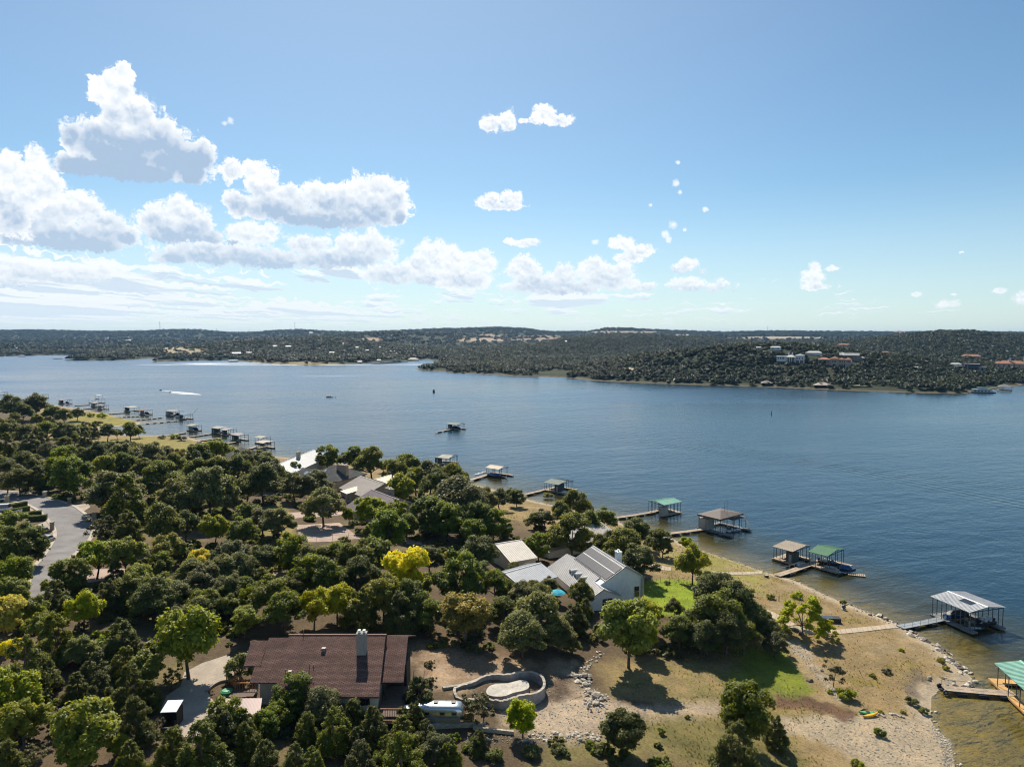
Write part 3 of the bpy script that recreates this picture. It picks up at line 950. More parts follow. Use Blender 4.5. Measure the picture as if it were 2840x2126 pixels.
# kind: (leaf material, crown shape, height per crown width, variants, trunk radius, leaf sprays, spray size, bark)
KINDS = {
 'o': ('oak', 'oak', .80, 3, .026, 20000, .039, m_bark), 'g': ('oak2', 'oak', .88, 2, .026, 20000, .038, m_bark),
 'j': ('juniper', 'juniper', 1.2, 3, .03, 18000, .037, m_bark), 'e': ('elm', 'elm', 1.1, 3, .022, 17000, .043, m_bark),
 'b': ('elm2', 'dome', 1.0, 2, .022, 16000, .044, m_bark), 'y': ('yellow', 'dome', 1.0, 1, .022, 16000, .044, m_bark),
 'w': ('yg', 'dome', 1.0, 2, .022, 16000, .044, m_bark), 'r': ('orange', 'dome', 1.25, 1, .026, 15000, .042, m_bark_pale),
 'c': ('yg', 'cypress', .8, 2, .02, 9000, .044, m_bark_pale), 's': ('olive', 'sparse', 1.05, 2, .016, 1900, .05, m_bark),
 'u': ('elm', 'shrub', .62, 2, .02, 3200, .06, m_bark), 'v': ('yg', 'shrub', .62, 1, .02, 2600, .06, m_bark), 'k': ('oak2', 'shrub', .7, 1, .02, 3200, .06, m_bark), 'q': ('juniper', 'ball', .95, 1, .026, 20000, .04, m_bark),
}
TREE_MESH = {}
for kk, (lm, shp, hh, nv, tr, nl, sz, bark) in KINDS.items():
    for i in range(nv):
        seed = sum(map(ord, kk)) * 31 + i * 7
        cm, cc_ = crown_mesh(LEAF[lm].name + '_crown', LEAF[lm], shp, seed, nl, sz)
        fk = {'dome': .24, 'oak': .28, 'juniper': .16, 'elm': .3, 'cypress': .2, 'sparse': .3, 'shrub': .05, 'ball': .22}[shp]
        TREE_MESH.setdefault(kk, []).append((cm, trunk_mesh(shp + '_trunk', bark, cc_, seed + 1, tr, fk)))

# ------------------------------------------------------------------ far woods
def far_crown(name, seed, mat):
    rng = np.random.default_rng(seed)
    C, R = [], []
    for i in range(9):
        a, q = rng.random() * 6.283, rng.random() ** .5
        C.append((.32 * q * math.cos(a), .32 * q * math.sin(a), .34 + .32 * (1 - q * q) * rng.random()))
        R.append(.17 + .1 * rng.random())
    v, f, tone = leaf_cloud(rng, C, R, 420, .165, shell=.6, flat=.85)
    me = np_mesh(name, v, f, mat)
    attr(me, 'leaf', tone)
    return me


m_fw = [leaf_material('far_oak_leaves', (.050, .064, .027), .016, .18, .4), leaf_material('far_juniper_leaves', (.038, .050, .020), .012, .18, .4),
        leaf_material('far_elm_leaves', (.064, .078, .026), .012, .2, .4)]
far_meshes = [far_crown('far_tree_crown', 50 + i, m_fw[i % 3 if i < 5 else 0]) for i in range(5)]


def is_bare(x, y):
    """bare share of the ground there, read back from the ground sheet's own cover"""
    r = np.hypot(x, y)
    i = np.clip(np.searchsorted(RAD, r), 0, nr - 1)
    j = np.clip(((np.degrees(np.arctan2(x, y)) + 50) / 100 * (N_AZ - 1)).round().astype(int), 0, N_AZ - 1)
    return GC_BARE[idx[i, j]]


def far_points(r0, r1, n, s0, s1, seed):
    rng = np.random.default_rng(seed)
    rr = np.sqrt(rng.random(n) * (r1 ** 2 - r0 ** 2) + r0 ** 2)
    aa = np.radians(rng.uniform(-45, 45, n))
    x, y = rr * np.sin(aa), rr * np.cos(aa)
    h, sn, sf = height(x, y, True)
    clump = fbm(x / 55, y / 55, 2, 41)
    ok = (sf > 5 + 6 * rng.random(n)) & (rng.random(n) > is_bare(x, y) * .92) & (clump > -.8 + .45 * (h < 6))
    sc = s0 + (s1 - s0) * rng.random(n) ** 1.5
    return np.stack([x, y, h], 1)[ok], sc[ok]


FAR_CLEAR = []      # (x, y, radius) kept free of trees, filled by the far houses before the woods are planted


# ------------------------------------------------------------------ roads, drives and paths laid on the land
def smooth_line(pts, n):
    """Catmull-Rom through points (any dimension)"""
    p = np.array(pts, float)
    p = np.vstack([2 * p[0] - p[1], p, 2 * p[-1] - p[-2]])
    out = []
    for i in range(1, len(p) - 2):
        for k in range(n):
            t = k / n
            a, b, c, d = p[i - 1], p[i], p[i + 1], p[i + 2]
            out.append(.5 * (2 * b + (c - a) * t + (2 * a - 5 * b + 4 * c - d) * t * t + (3 * b - a - 3 * c + d) * t ** 3))
    out.append(p[-2])
    return np.array(out)


def strip_sheet(name, L, R, mat, lift=.06, n=10, across=8, skirt=.12, **kw):
    l, r = smooth_line(gpoly(L), n), smooth_line(gpoly(R), n)
    t = np.linspace(0, 1, across + 1)
    p = l[:, None, :] * (1 - t)[None, :, None] + r[:, None, :] * t[None, :, None]
    z = height(p[..., 0].ravel(), p[..., 1].ravel()).reshape(p.shape[:2]) + lift
    m, k = z.shape
    v = np.concatenate([p, z[..., None]], 2).reshape(-1, 3)
    ix = np.arange(m * k).reshape(m, k)
    q = np.stack([ix[:-1, :-1].ravel(), ix[:-1, 1:].ravel(), ix[1:, 1:].ravel(), ix[1:, :-1].ravel()], 1)
    me = np_mesh(name, v, q, mat, True)
    if me.polygons[0].normal.z < 0:
        me.flip_normals()
    return tag(link(bpy.data.objects.new(name, me)), kind='structure', **kw), l, r


def patch_sheet(name, pts, mat, lift=.05, step=1.2, **kw):
    """a paved area of any outline, draped on the land"""
    from mathutils.geometry import delaunay_2d_cdt
    P_ = gpoly(pts)
    ring = []
    for i in range(len(P_)):
        a, b = P_[i], P_[(i + 1) % len(P_)]
        k = max(1, int(np.hypot(*(b - a)) / step))
        ring += [a + (b - a) * j / k for j in range(k)]
    lo, hi = P_.min(0), P_.max(0)
    xs, ys = np.arange(lo[0], hi[0], step), np.arange(lo[1], hi[1], step)
    g = np.array([(x, y) for x in xs for y in ys])
    g = g[poly_sdf(P_, g[:, 0], g[:, 1]) > step * .4] if len(g) else g
    allp = np.array(ring + list(g))
    n = len(ring)
    vs, es, fs, *_ = delaunay_2d_cdt([Vector(p) for p in allp], [(i, (i + 1) % n) for i in range(n)], [], 1, 1e-4)
    v = np.array([(p.x, p.y) for p in vs])
    z = height(v[:, 0], v[:, 1]) + lift
    me = bpy.data.meshes.new(name)
    me.from_pydata(np.column_stack([v, z]).tolist(), [], [tuple(f) for f in fs])
    me.materials.append(mat)
    me.update()
    if me.polygons[0].normal.z < 0:
        me.flip_normals()
    return tag(link(bpy.data.objects.new(name, me)), kind='structure', **kw)


def paving(name, col, joints=None, crack=0.35, scale=.6):
    m, t = material(name)
    pos = t.n('ShaderNodeNewGeometry', out=0)
    n1, n2 = t.noise(pos, scale * 5, 6, .7), t.noise(pos, scale * .4, 4, .6)
    v = t.n('ShaderNodeTexVoronoi', {'Vector': t.vm('ADD', pos, t.vm('SCALE', t.noise(pos, 1.2, 3, .5, out=1))), 'Scale': .16}, feature='DISTANCE_TO_EDGE')
    f = t.m('ADD', t.lin(n1, .3, .7, -.14, .14), t.lin(n2, .3, .7, -.2, .2))
    f = t.m('SUBTRACT', f, t.ss(v, .012, .0, 0, crack))
    c = t.vm('SCALE', col)
    t.put(c.node.inputs['Scale'], t.m('ADD', 1.0, f))
    principled(t, c, .92, 0, t.n('ShaderNodeBump', {'Strength': .3, 'Distance': .03, 'Height': n1}), .2)
    return m


m_asph = paving('weathered_asphalt', (.225, .208, .20), crack=.25)
m_conc = paving('pale_concrete', (.38, .315, .25), crack=.12)
m_court = paving('pinkish_concrete', (.40, .295, .235), crack=.15)
m_kerb = simple_mat('kerb_concrete', (.44, .37, .30), .9, 0, .2, 2)
LR = [((60, 1690), (118, 1715)), ((74, 1650), (128, 1668)), ((86, 1614), (136, 1628)), ((96, 1580), (154, 1580)), ((122, 1547), (192, 1546)), ((144, 1515), (224, 1518)),
      ((157, 1489), (244, 1495)), ((155, 1466), (254, 1470)), ((142, 1447), (254, 1446)), ((122, 1425), (225, 1421)), ((96, 1406), (193, 1401)), ((58, 1393), (145, 1384)),
      ((0, 1386), (74, 1368)), ((-80, 1376), (0, 1362)), ((-200, 1366), (-120, 1352))]
road, rl, rr_ = strip_sheet('road', [tile(0, 0, [p[0]], 1)[0] for p in LR], [p[1] for p in LR], m_asph, .07, label='grey asphalt road curving through the oaks at the left')
for side, ln in (('left', rl), ('right', rr_)):
    inner = ln
    nrm = np.gradient(ln, axis=0)
    nrm = np.stack([-nrm[:, 1], nrm[:, 0]], 1) / (np.linalg.norm(nrm, axis=1)[:, None] + 1e-9)
    sgn = 1 if ((ln - (rr_ if side == 'left' else rl)[:len(ln)]) * nrm).sum() > 0 else -1
    outer = ln + nrm * sgn * .9
    b = MB()
    za, zb = height(inner[:, 0], inner[:, 1]) + .07, height(outer[:, 0], outer[:, 1]) + .16
    for i in range(len(ln) - 1):
        b.hexa([(*inner[i], za[i] - .3), (*inner[i + 1], za[i + 1] - .3), (*outer[i + 1], zb[i + 1] - .3), (*outer[i], zb[i] - .3),
                (*inner[i], za[i] + .1), (*inner[i + 1], za[i + 1] + .1), (*outer[i + 1], zb[i + 1]), (*outer[i], zb[i])])
    tag(b.build('road_kerb', m_kerb), kind='structure', label='pale concrete kerb along the road')
patch_sheet('driveway', tile(*B_, [(300, 800), (420, 752), (452, 790), (474, 832), (430, 830), (300, 830)]), m_conc, label='pale drive between the hedge and the stone pillar')
patch_sheet('driveway', tile(*B_, [(600, 628), (760, 612), (780, 640), (700, 690), (660, 668)]), m_conc, label='pale drive off the right of the road')
patch_sheet('driveway', tile(*B_, [(250, 640), (330, 690), (60, 700), (-60, 700), (-60, 660)]), m_conc, label='pale parking strip between the hedges')
patch_sheet('driveway', tile(*B_, [(720, 1180), (1100, 1170), (1110, 1250), (720, 1300)]), m_court, label='pinkish drive glimpsed below the light green elms')
patch_sheet('driveway', tile(*C_, [(-200, 1230), (240, 1200), (280, 1250), (0, 1290), (-200, 1300)]), m_conc, label='pale lane glimpsed between trees')
patch_sheet('driveway', tile(*C_, [(345, 795), (480, 790), (720, 775), (870, 890), (910, 915), (640, 940), (385, 945)]), m_court, label='broad pinkish parking court behind a wire fence')
patch_sheet('driveway', tile(*C_, [(1290, 900), (1430, 895), (1435, 965), (1300, 960)]), m_court, label='small pinkish terrace below the purple-roofed house')
patch_sheet('driveway', tile(*C_, [(210, 700), (420, 680), (745, 672), (750, 705), (560, 725), (330, 740)]), m_court, label='drive in front of the tan metal roofs')
patch_sheet('driveway', tile(*E_, [(1590, 840), (1745, 760), (1960, 690), (2030, 720), (2010, 905), (1890, 930), (1790, 1005), (1850, 1100), (1790, 1235), (1830, 1410), (1500, 1392), (1500, 1250), (1380, 1170), (1440, 1040), (1560, 960)]),
            m_conc, label='pale concrete drive beside the brown-roofed house')


def slab_path(pairs, n, label, mat, thick=.14):
    root = empty('path', (0, 0, 0), kind='structure', label=label)
    l, r = smooth_line(gpoly([p[0] for p in pairs]), n), smooth_line(gpoly([p[1] for p in pairs]), n)
    zl, zr = height(l[:, 0], l[:, 1]), height(r[:, 0], r[:, 1])
    for i in range(len(l) - 1):
        g = .03
        a, b_ = l[i] + (l[i + 1] - l[i]) * g, l[i + 1] - (l[i + 1] - l[i]) * g
        c, d = r[i + 1] - (r[i + 1] - r[i]) * g, r[i] + (r[i + 1] - r[i]) * g
        z0, z1 = max(zl[i], zr[i]) + .09, max(zl[i + 1], zr[i + 1]) + .09
        q = [(*a, z0), (*b_, z1), (*c, z1), (*d, z0)]
        if (b_[0] - a[0]) * (d[1] - a[1]) - (b_[1] - a[1]) * (d[0] - a[0]) < 0:
            q = q[::-1]
        MB().slab(q, thick + .2).build('slab', mat, root)
    return root


m_path = simple_mat('path_concrete', (.46, .37, .27), .9, 0, .16, 2.2, .2, .2, vary=.07)
slab_path([((2090, 1680), (2090, 1688)), ((2128, 1694), (2122, 1703)), ((2165, 1711), (2158, 1721)), ((2205, 1733), (2197, 1743)), ((2245, 1747), (2238, 1757)), ((2290, 1747), (2290, 1757)),
           ((2330, 1746), (2334, 1757)), ((2390, 1740), (2396, 1751)), ((2440, 1735), (2446, 1745)), ((2486, 1732), (2498, 1741))], 4, 'curved pale concrete path of slabs leading to the white-roofed dock', m_path)
slab_path([((1975, 1585), (1977, 1592)), ((2020, 1588), (2022, 1594)), ((2070, 1587), (2072, 1593)), ((2112, 1586), (2114, 1592))], 4, 'short straight pale path to the tan and green docks', m_path)
slab_path([((1805, 1568), (1803, 1576)), ((1835, 1572), (1833, 1580)), ((1862, 1574), (1862, 1582))], 3, 'short pale path crossing the lawn fence', m_path)
slab_path([((236, 1187), (236, 1190)), ((300, 1182), (300, 1185)), ((350, 1177), (350, 1180)), ((384, 1174), (384, 1177))], 4, 'thin pale walkway on the far left beach tip', m_path)


# ------------------------------------------------------------------ boat docks
m_post = simple_mat('dock_steel', (.10, .115, .13), .55, .4, .2, 3)
m_float = simple_mat('dock_float', (.03, .03, .033), .7, 0, .3, 2)
m_wood = simple_mat('dock_planks', (.40, .31, .225), .85, 0, .28, 2.5, .2, .2)
m_wood2 = simple_mat('new_dock_planks', (.56, .33, .13), .8, 0, .2, 2.5, .2, .2)
m_deckgrey = simple_mat('grey_decking', (.20, .195, .19), .85, 0, .25, 2.5, .2)
m_panel = simple_mat('panelled_wall', (.40, .38, .35), .8, 0, .15, 2)
m_darkwall = simple_mat('dark_green_siding', (.05, .075, .068), .7, 0, .2, 2)
m_wht = simple_mat('white_gelcoat', (.72, .72, .72), .3, 0, .08, 2, .5)
m_blk = simple_mat('black_vinyl', (.025, .025, .028), .5, 0, .2, 2)
m_blue = simple_mat('blue_canvas', (.03, .09, .22), .8, 0, .2, 2)
m_navy = simple_mat('navy_gelcoat', (.02, .04, .09), .3, 0, .15, 2, .5)
m_glass = simple_mat('dark_glass', (.02, .025, .03), .08, 0, .2, 1, .8)
m_gal = simple_mat('galvanised_rail', (.34, .35, .35), .5, .5, .15, 4)
ROOFS = dict(tan=(.40, .33, .25), white=(.52, .515, .51), green=(.10, .23, .12), mint=(.24, .45, .36), brown=(.125, .095, .078), slate=(.15, .20, .175), red=(.24, .075, .045),
             blue=(.07, .15, .24), grey=(.20, .20, .195), beige=(.42, .34, .28), olive=(.30, .28, .20), mauve=(.27, .22, .20), marina=(.045, .075, .065))
def roof_mat(k):
    if k == 'marina':
        return M('metal_roof_marina', ROOFS[k], .95, 0, .2, .5, .05)
    return M('metal_roof_' + k, ROOFS[k], .45 if k == 'white' else .62, .2 if k in ('white', 'tan', 'mint') else 0, .14, 1.2, .3)


def hull(b, L, Wd, H, z=0.0, n=9):
    """pointed boat hull along +x, deck at z+H"""
    rings = []
    for i in range(n):
        t = i / (n - 1)
        w = Wd / 2 * (1 - max(0, (t - .45) / .55) ** 2.2) * (.86 + .14 * min(1, t / .2)) + .01
        x = -L / 2 + L * t
        kz = .34 * H * max(0, (t - .55) / .45) ** 1.6
        rings.append([(x, 0, z + kz), (x, w * .78, z + kz + H * .18 * (1 - t * .4)), (x, w, z + H + kz * .35), (x, -w, z + H + kz * .35), (x, -w * .78, z + kz + H * .18 * (1 - t * .4))])
    p = [q for r in rings for q in r]
    f = []
    for i in range(n - 1):
        for j in range(5):
            a, c = i * 5 + j, i * 5 + (j + 1) % 5
            f.append((a, a + 5, c + 5, c))
    f += [tuple(range(5)), tuple(range(5 * n - 1, 5 * n - 6, -1))]
    return b.poly(p, f)


def motorboat(loc, rz, label, hullm, L=6.2, cover=None, group=None):
    t = empty('motorboat', loc, rz, label=label, category='boat', group=group)
    hull(MB(), L, 2.3, .95).build('hull', hullm, t, False)
    b = MB().box(-L * .42, -.75, .97, L * .12, .75, 1.02)
    b.build('cockpit_floor', m_blk, t)
    if cover is not None:
        MB().hexa([(-L * .46, -1.02, .96), (L * .3, -.7, .98), (L * .3, .7, .98), (-L * .46, 1.02, .96), (-L * .34, -.35, 1.75), (L * .08, -.3, 1.7), (L * .08, .3, 1.7), (-L * .34, .35, 1.75)]).build('boat_cover', cover, t)
    else:
        for sx in (-.3, -.1):
            for sy in (-.42, .42):
                MB().box(L * sx - .25, sy - .25, 1.02, L * sx + .25, sy + .25, 1.25).box(L * sx - .3, sy - .25, 1.25, L * sx - .2, sy + .25, 1.7).build('seat', m_wht, t)
        MB().hexa([(L * .12, -.85, .98), (L * .2, -.7, .98), (L * .2, .7, .98), (L * .12, .85, .98), (L * .08, -.8, 1.5), (L * .1, -.7, 1.5), (L * .1, .7, 1.5), (L * .08, .8, 1.5)]).build('windscreen', m_glass, t)
    o = MB().box(-L * .5 - .45, -.22, .55, -L * .5, .22, 1.35).build('outboard_motor', m_blk, t)
    return t


def pontoon_boat(loc, rz, label):
    t = empty('pontoon_boat', loc, rz, label=label, category='boat')
    for s in (-.85, .85):
        MB().chain([(-3.1, s, .3), (2.4, s, .3), (3.2, s, .45)], [.32, .32, .08], 8).build('pontoon', m_gal, t)
    MB().box(-3.1, -1.2, .62, 2.9, 1.2, .7).build('deck', m_deckgrey, t)
    MB().box(-3, -1.2, .72, 2.8, -1.14, 1.35).box(-3, 1.14, .72, 2.8, 1.2, 1.35).box(2.74, -1.14, .72, 2.8, 1.14, 1.35).build('side_panel', m_navy, t)
    MB().box(-2.4, -1.15, 2.5, .6, 1.15, 2.58).build('canopy', m_blue, t)
    for x in (-2.2, .4):
        for y in (-1.08, 1.08):
            MB().tube((x, y, .7), (x, y, 2.5), .03, n=5).build('canopy_pole', m_gal, t)
    MB().box(-3.5, -.2, .4, -3.1, .2, 1.2).build('outboard_motor', m_blk, t)
    return t


def jet_ski(loc, rz, label, group=None, m=None):
    t = empty('jet_ski', loc, rz, label=label, category='jet ski', group=group)
    hull(MB(), 3.0, 1.1, .5).build('hull', m or m_wht, t)
    MB().hexa([(-1.2, -.22, .5), (.1, -.25, .5), (.1, .25, .5), (-1.2, .22, .5), (-1.1, -.15, .85), (0, -.15, .8), (0, .15, .8), (-1.1, .15, .85)]).build('seat', m_blk, t)
    MB().tube((.25, 0, .5), (.1, 0, 1.05), .05).tube((.1, -.35, 1.05), (.1, .35, 1.05), .03).build('handlebar', m_blk, t)
    return t


def gable_panels(parent, x0, x1, wl, wr, zl, zr_, zt, mat, thick=.1, rib=0, name='roof', ribm=None, y0=0.0, cap=True):
    """two roof slopes along x meeting at height zt; left slope ends at y0+wl (height zl), right at y0-wr (height zr_)"""
    out = []
    for yy, ze in ((y0 + wl, zl), (y0 - wr, zr_)):
        q = [(x0, y0, zt), (x1, y0, zt), (x1, yy, ze), (x0, yy, ze)]
        if yy < y0:
            q = q[::-1]
        o = MB().slab(q, thick).build(name, mat, parent)
        out.append(o)
        if rib:
            b = MB()
            n = int(abs(x1 - x0) / rib)
            for i in range(n + 1):
                x = x0 + .03 + (x1 - x0 - .06) * i / n
                b.hexa([(x - .025, y0, zt - .01), (x + .025, y0, zt - .01), (x + .025, yy, ze - .01), (x - .025, yy, ze - .01),
                        (x - .025, y0, zt + .055), (x + .025, y0, zt + .055), (x + .025, yy, ze + .055), (x - .025, yy, ze + .055)])
            r = b.build('roof_ribs', ribm or mat, o)
            r['kind'] = 'stuff'
    if cap:
        MB().hexa([(x0 - .02, y0 - .22, zt - .02), (x1 + .02, y0 - .22, zt - .02), (x1 + .02, y0 + .22, zt - .02), (x0 - .02, y0 + .22, zt - .02),
                   (x0 - .02, y0 - .1, zt + .085), (x1 + .02, y0 - .1, zt + .085), (x1 + .02, y0 + .1, zt + .085), (x0 - .02, y0 + .1, zt + .085)]).build('ridge_cap', mat, parent)
    return out


def dock(cx, cy, th, L, W, ze, rise, roof, label, group=None, W2=None, deck=None, open_end=1, hip=False, ext=(.3, .3), locker=None, npost=4, far=False, skylight=False, deckm=None, posts=True):
    """floating boat shelter: U-shaped deck round a slip, steel posts, pitched roof"""
    t = empty('boat_dock', (cx, cy, 0), math.radians(th), label=label, category='dock', group=group)
    W2 = W if W2 is None else W2
    h, dm = L / 2, deckm or m_wood
    s = open_end
    e0, e1 = h + ext[0], h + ext[1]          # deck reach behind / in front of the roof
    wk = 1.5
    cl, cr = W - .35, W2 - .35
    zt = .55
    xs = (-e0, e1) if s > 0 else (-e1, e0)
    back = (xs[0], xs[0] + wk) if s > 0 else (xs[1] - wk, xs[1])
    MB().box(xs[0], cl - wk, .22, xs[1], cl, zt).build('deck', dm, t)
    MB().box(xs[0], -cr, .22, xs[1], -cr + wk, zt).build('deck', dm, t)
    MB().box(back[0], -cr + wk, .22, back[1], cl - wk, zt).build('deck', dm, t)
    if not far:
        for yy in (cl - wk / 2, -cr + wk / 2):
            n = 3
            for i in range(n):
                x = xs[0] + (xs[1] - xs[0]) * (i + .5) / n
                MB().box(x - .95, yy - .62, -.25, x + .95, yy + .62, .22).build('float', m_float, t)
    else:
        MB().box(xs[0] + .2, cl - wk + .1, -.2, xs[1] - .2, cl - .1, .22).box(xs[0] + .2, -cr + .1, -.2, xs[1] - .2, -cr + wk - .1, .22).build('float', m_float, t)
    if posts:
        for yy in (cl - .15, cl - wk + .15, -cr + .15, -cr + wk - .15)[::1 if not far else 2]:
            w = W if yy >= 0 else W2
            zr = ze + rise * (1 - abs(yy) / w) - .1
            for i in range(npost):
                x = -h + .25 + (L - .5) * i / (npost - 1)
                r = .055 if not far else .07
                MB().box(x - r, yy - r, zt, x + r, yy + r, zr).build('post', m_post, t)
        for x in (-h + .25, h - .25):
            MB().hexa([(x - .05, -cr + .1, ze - .25), (x + .05, -cr + .1, ze - .25), (x + .05, cl - .1, ze - .25), (x - .05, cl - .1, ze - .25),
                       (x - .05, -cr + .1, ze - .1), (x + .05, -cr + .1, ze - .1), (x + .05, cl - .1, ze - .1), (x - .05, cl - .1, ze - .1)]).build('beam', m_post, t)
    rm = roof_mat(roof)
    if hip:
        k = max(0.0, L / 2 - W) if hip != 'flat' else 0
        a = [(-h, -W2, ze), (h, -W2, ze), (h, W, ze), (-h, W, ze), (-k - .01, 0, ze + rise), (k + .01, 0, ze + rise)]
        lo = [(x, y, z - .12) for x, y, z in a[:4]]
        MB().poly(a + lo, [(0, 1, 5, 4), (1, 2, 5), (2, 3, 4, 5), (3, 0, 4), (9, 8, 7, 6), (0, 6, 7, 1), (1, 7, 8, 2), (2, 8, 9, 3), (3, 9, 6, 0)]).build('roof', rm, t)
        if not far:
            MB().box(-h, -W2, ze - .55, h, -W2 + .06, ze - .12).box(h - .06, -W2, ze - .55, h, W, ze - .125).build('fascia', rm, t)
    else:
        gable_panels(t, -h, h, W, W2, ze, ze, ze + rise, rm, .09, 0 if far else .42, cap=not far)
    if locker:
        lx, ly, lw, ll, lm, lh = locker
        o = MB().box(lx - ll / 2, ly - lw / 2, zt, lx + ll / 2, ly + lw / 2, zt + lh).build('locker', lm, t)
        MB().box(lx - .4, ly - lw / 2 - .04, zt + .05, lx + .4, ly - lw / 2 - .003, zt + 2.0).build('door', m_panel, o)
    if skylight:
        sl = -rise / W2
        q = [(-.2, -.5), (2.3, -.5), (2.3, -2.0), (-.2, -2.0)]
        MB().slab([(x, y, ze + rise + sl * -y + .09) for x, y in q[::-1]], .04).build('solar_panel', m_glass, t)
    return t


def gangway(a, b, w, label, group=None, rail=0, floats=3, plank=False, za=.75, zb=.6, wheels=False, mat=None, far=False):
    """floating walkway from the shore point a to the dock point b"""
    a, b = np.array(at(*a, .6)[:2]), np.array(at(*b, .6)[:2])
    d = b - a
    L = float(np.hypot(*d))
    za = max(za, hz(*a) + .12)
    t = empty('gangway', (a[0], a[1], 0), math.atan2(d[1], d[0]), label=label, category='gangway', group=group)
    mat = mat or m_wood
    zz = lambda x: za + (zb - za) * min(1, x / min(L, 6))
    if plank:
        n = int(L / .34)
        for i in range(n):
            x0, x1 = i * L / n + .02, (i + 1) * L / n - .02
            MB().hexa([(x0, -w / 2, zz(x0) - .05), (x1, -w / 2, zz(x1) - .05), (x1, w / 2, zz(x1) - .05), (x0, w / 2, zz(x0) - .05),
                       (x0, -w / 2, zz(x0)), (x1, -w / 2, zz(x1)), (x1, w / 2, zz(x1)), (x0, w / 2, zz(x0))]).build('plank', mat, t)
        for s in (-1, 1):
            MB().chain([(0, s * (w / 2 - .08), za - .14), (min(L, 6), s * (w / 2 - .08), zb - .14), (L, s * (w / 2 - .08), zb - .14)], .07, 4).build('beam', m_post, t)
    else:
        n = max(2, int(L / 3))
        for i in range(n):
            x0, x1 = i * L / n, (i + 1) * L / n - .03
            MB().hexa([(x0, -w / 2, zz(x0) - .14), (x1, -w / 2, zz(x1) - .14), (x1, w / 2, zz(x1) - .14), (x0, w / 2, zz(x0) - .14),
                       (x0, -w / 2, zz(x0)), (x1, -w / 2, zz(x1)), (x1, w / 2, zz(x1)), (x0, w / 2, zz(x0))]).build('deck', mat, t)
    for i in range(floats):
        x = L * (i + .75) / (floats + .35)
        MB().box(x - .75, -w / 2 - .28, -.22, x + .75, w / 2 + .28, zb - .16).build('float', m_float, t)
    for s in ((1,), (-1,), (1, -1))[rail - 1] if rail else ():
        y = s * (w / 2 - .05)
        n = max(3, int(L / 2.2))
        for i in range(n + 1):
            x = .1 + (L - .2) * i / n
            MB().tube((x, y, zz(x) - .05), (x, y, zz(x) + 1.0), .035, n=5).build('rail_post', m_gal, t)
        MB().chain([(.1, y, za + 1.0), (min(L - .1, 6), y, zb + 1.0), (L - .1, y, zb + 1.0)], .035, 5).build('handrail', m_gal, t)
    if wheels:
        for s in (-1, 1):
            o = MB()
            o.tube((-.1, s * (w / 2 + .12), za - .25), (-.1, s * (w / 2 + .36), za - .25), .42, n=16)
            q = o.build('wheel', m_blk, t)
            MB().tube((-.1, s * (w / 2 + .33), za - .25), (-.1, s * (w / 2 + .38), za - .25), .2, n=12).build('hub', m_gal, q)
    return t


SHORE_DOCKS = 'boat docks along the near shore'
CLUSTER = 'boat docks clustered off the left shore'
GW, GWL = 'gangways to the near docks', 'gangways to the left docks'
dock(95.1, 144.9, -73.4, 9.4, 4.8, 4.6, .62, 'white', 'white-roofed steel boat dock with a dark square panel on its roof', SHORE_DOCKS, deckm=m_deckgrey, skylight=True, npost=5, ext=(.2, .4))
d2 = Vector((95.1, 144.9, 0))
motorboat((93.6, 146.8, .35), math.radians(-163), 'grey covered motorboat on the lift under the white dock roof', m_navy, cover=m_blk)
motorboat((96.6, 142.6, .35), math.radians(-163), 'dark open motorboat under the front of the white dock roof', m_blk)
dock(76.2, 187.6, -52.9, 6.0, 2.6, 3.9, .5, 'tan', 'tan metal-roofed boat dock joined to the green-roofed one', SHORE_DOCKS, W2=6.2, locker=(1.5, -3.8, 2.2, 2.4, m_darkwall, 2.6))
dock(82.1, 181.8, -50.8, 5.2, 4.8, 4.2, .72, 'green', 'dark green ribbed-roof boat dock with decking in front', SHORE_DOCKS, ext=(.3, 2.2), npost=4)
motorboat((82.6, 181.2, .4), math.radians(-51), 'dark motorboat hanging under the dark green dock roof', m_blk, L=5.4)
motorboat((85.2, 176.8, .2), math.radians(-20), 'small blue and white boat on a slatted float off the green dock', m_navy, L=3.8, cover=m_blue)
b = MB()
for i in range(9):
    b.box(-1.9 + i * .45, -.9, .12, -1.6 + i * .45, .9, .24)
t = empty('swim_float', (86.4, 174.6, 0), math.radians(-20), label='low slatted float on the water beside the green dock', category='float')
b.build('slats', m_wood, t)
MB().box(-2, -.8, -.15, 2, .8, .115).build('frame', m_float, t)
t = empty('side_dock', (*at(2172, 1549)[:2], 0), math.radians(38), label='narrow plank finger beside the tan dock', category='dock')
MB().box(-1.2, -.7, .25, 3.0, .7, .5).build('deck', m_wood, t)
MB().box(-1.0, -.5, -.2, 2.8, .5, .25).build('float', m_float, t)
dock(85.2, 111.4, -99.5, 11, 4.0, 4.4, .75, 'mint', 'pale mint-roofed dock with orange decking at the right edge', SHORE_DOCKS, deckm=m_wood2, ext=(2.6, .3), npost=4)
dock(64.7, 217.2, -51.6, 8.4, 6.0, 4.9, .95, 'brown', 'big brown shingle hip-roofed dock with an upper sun deck', SHORE_DOCKS, hip=True, locker=(-2.4, -3.7, 3.4, 3.2, m_panel, 3.2), ext=(.3, 3.4), deckm=m_deckgrey, npost=4)
t = empty('sun_deck', (68.9, 216.8, 0), math.radians(-51.6 + 90), label='raised sun deck with railing behind the brown-roofed dock', category='deck')
MB().box(-3.2, -2.0, 3.7, 3.4, .6, 3.85).build('deck', m_deckgrey, t)
for x in (-3.1, 3.3):
    for y in (-1.9, .5):
        MB().box(x - .06, y - .06, .5, x + .06, y + .06, 3.7).build('post', m_post, t)
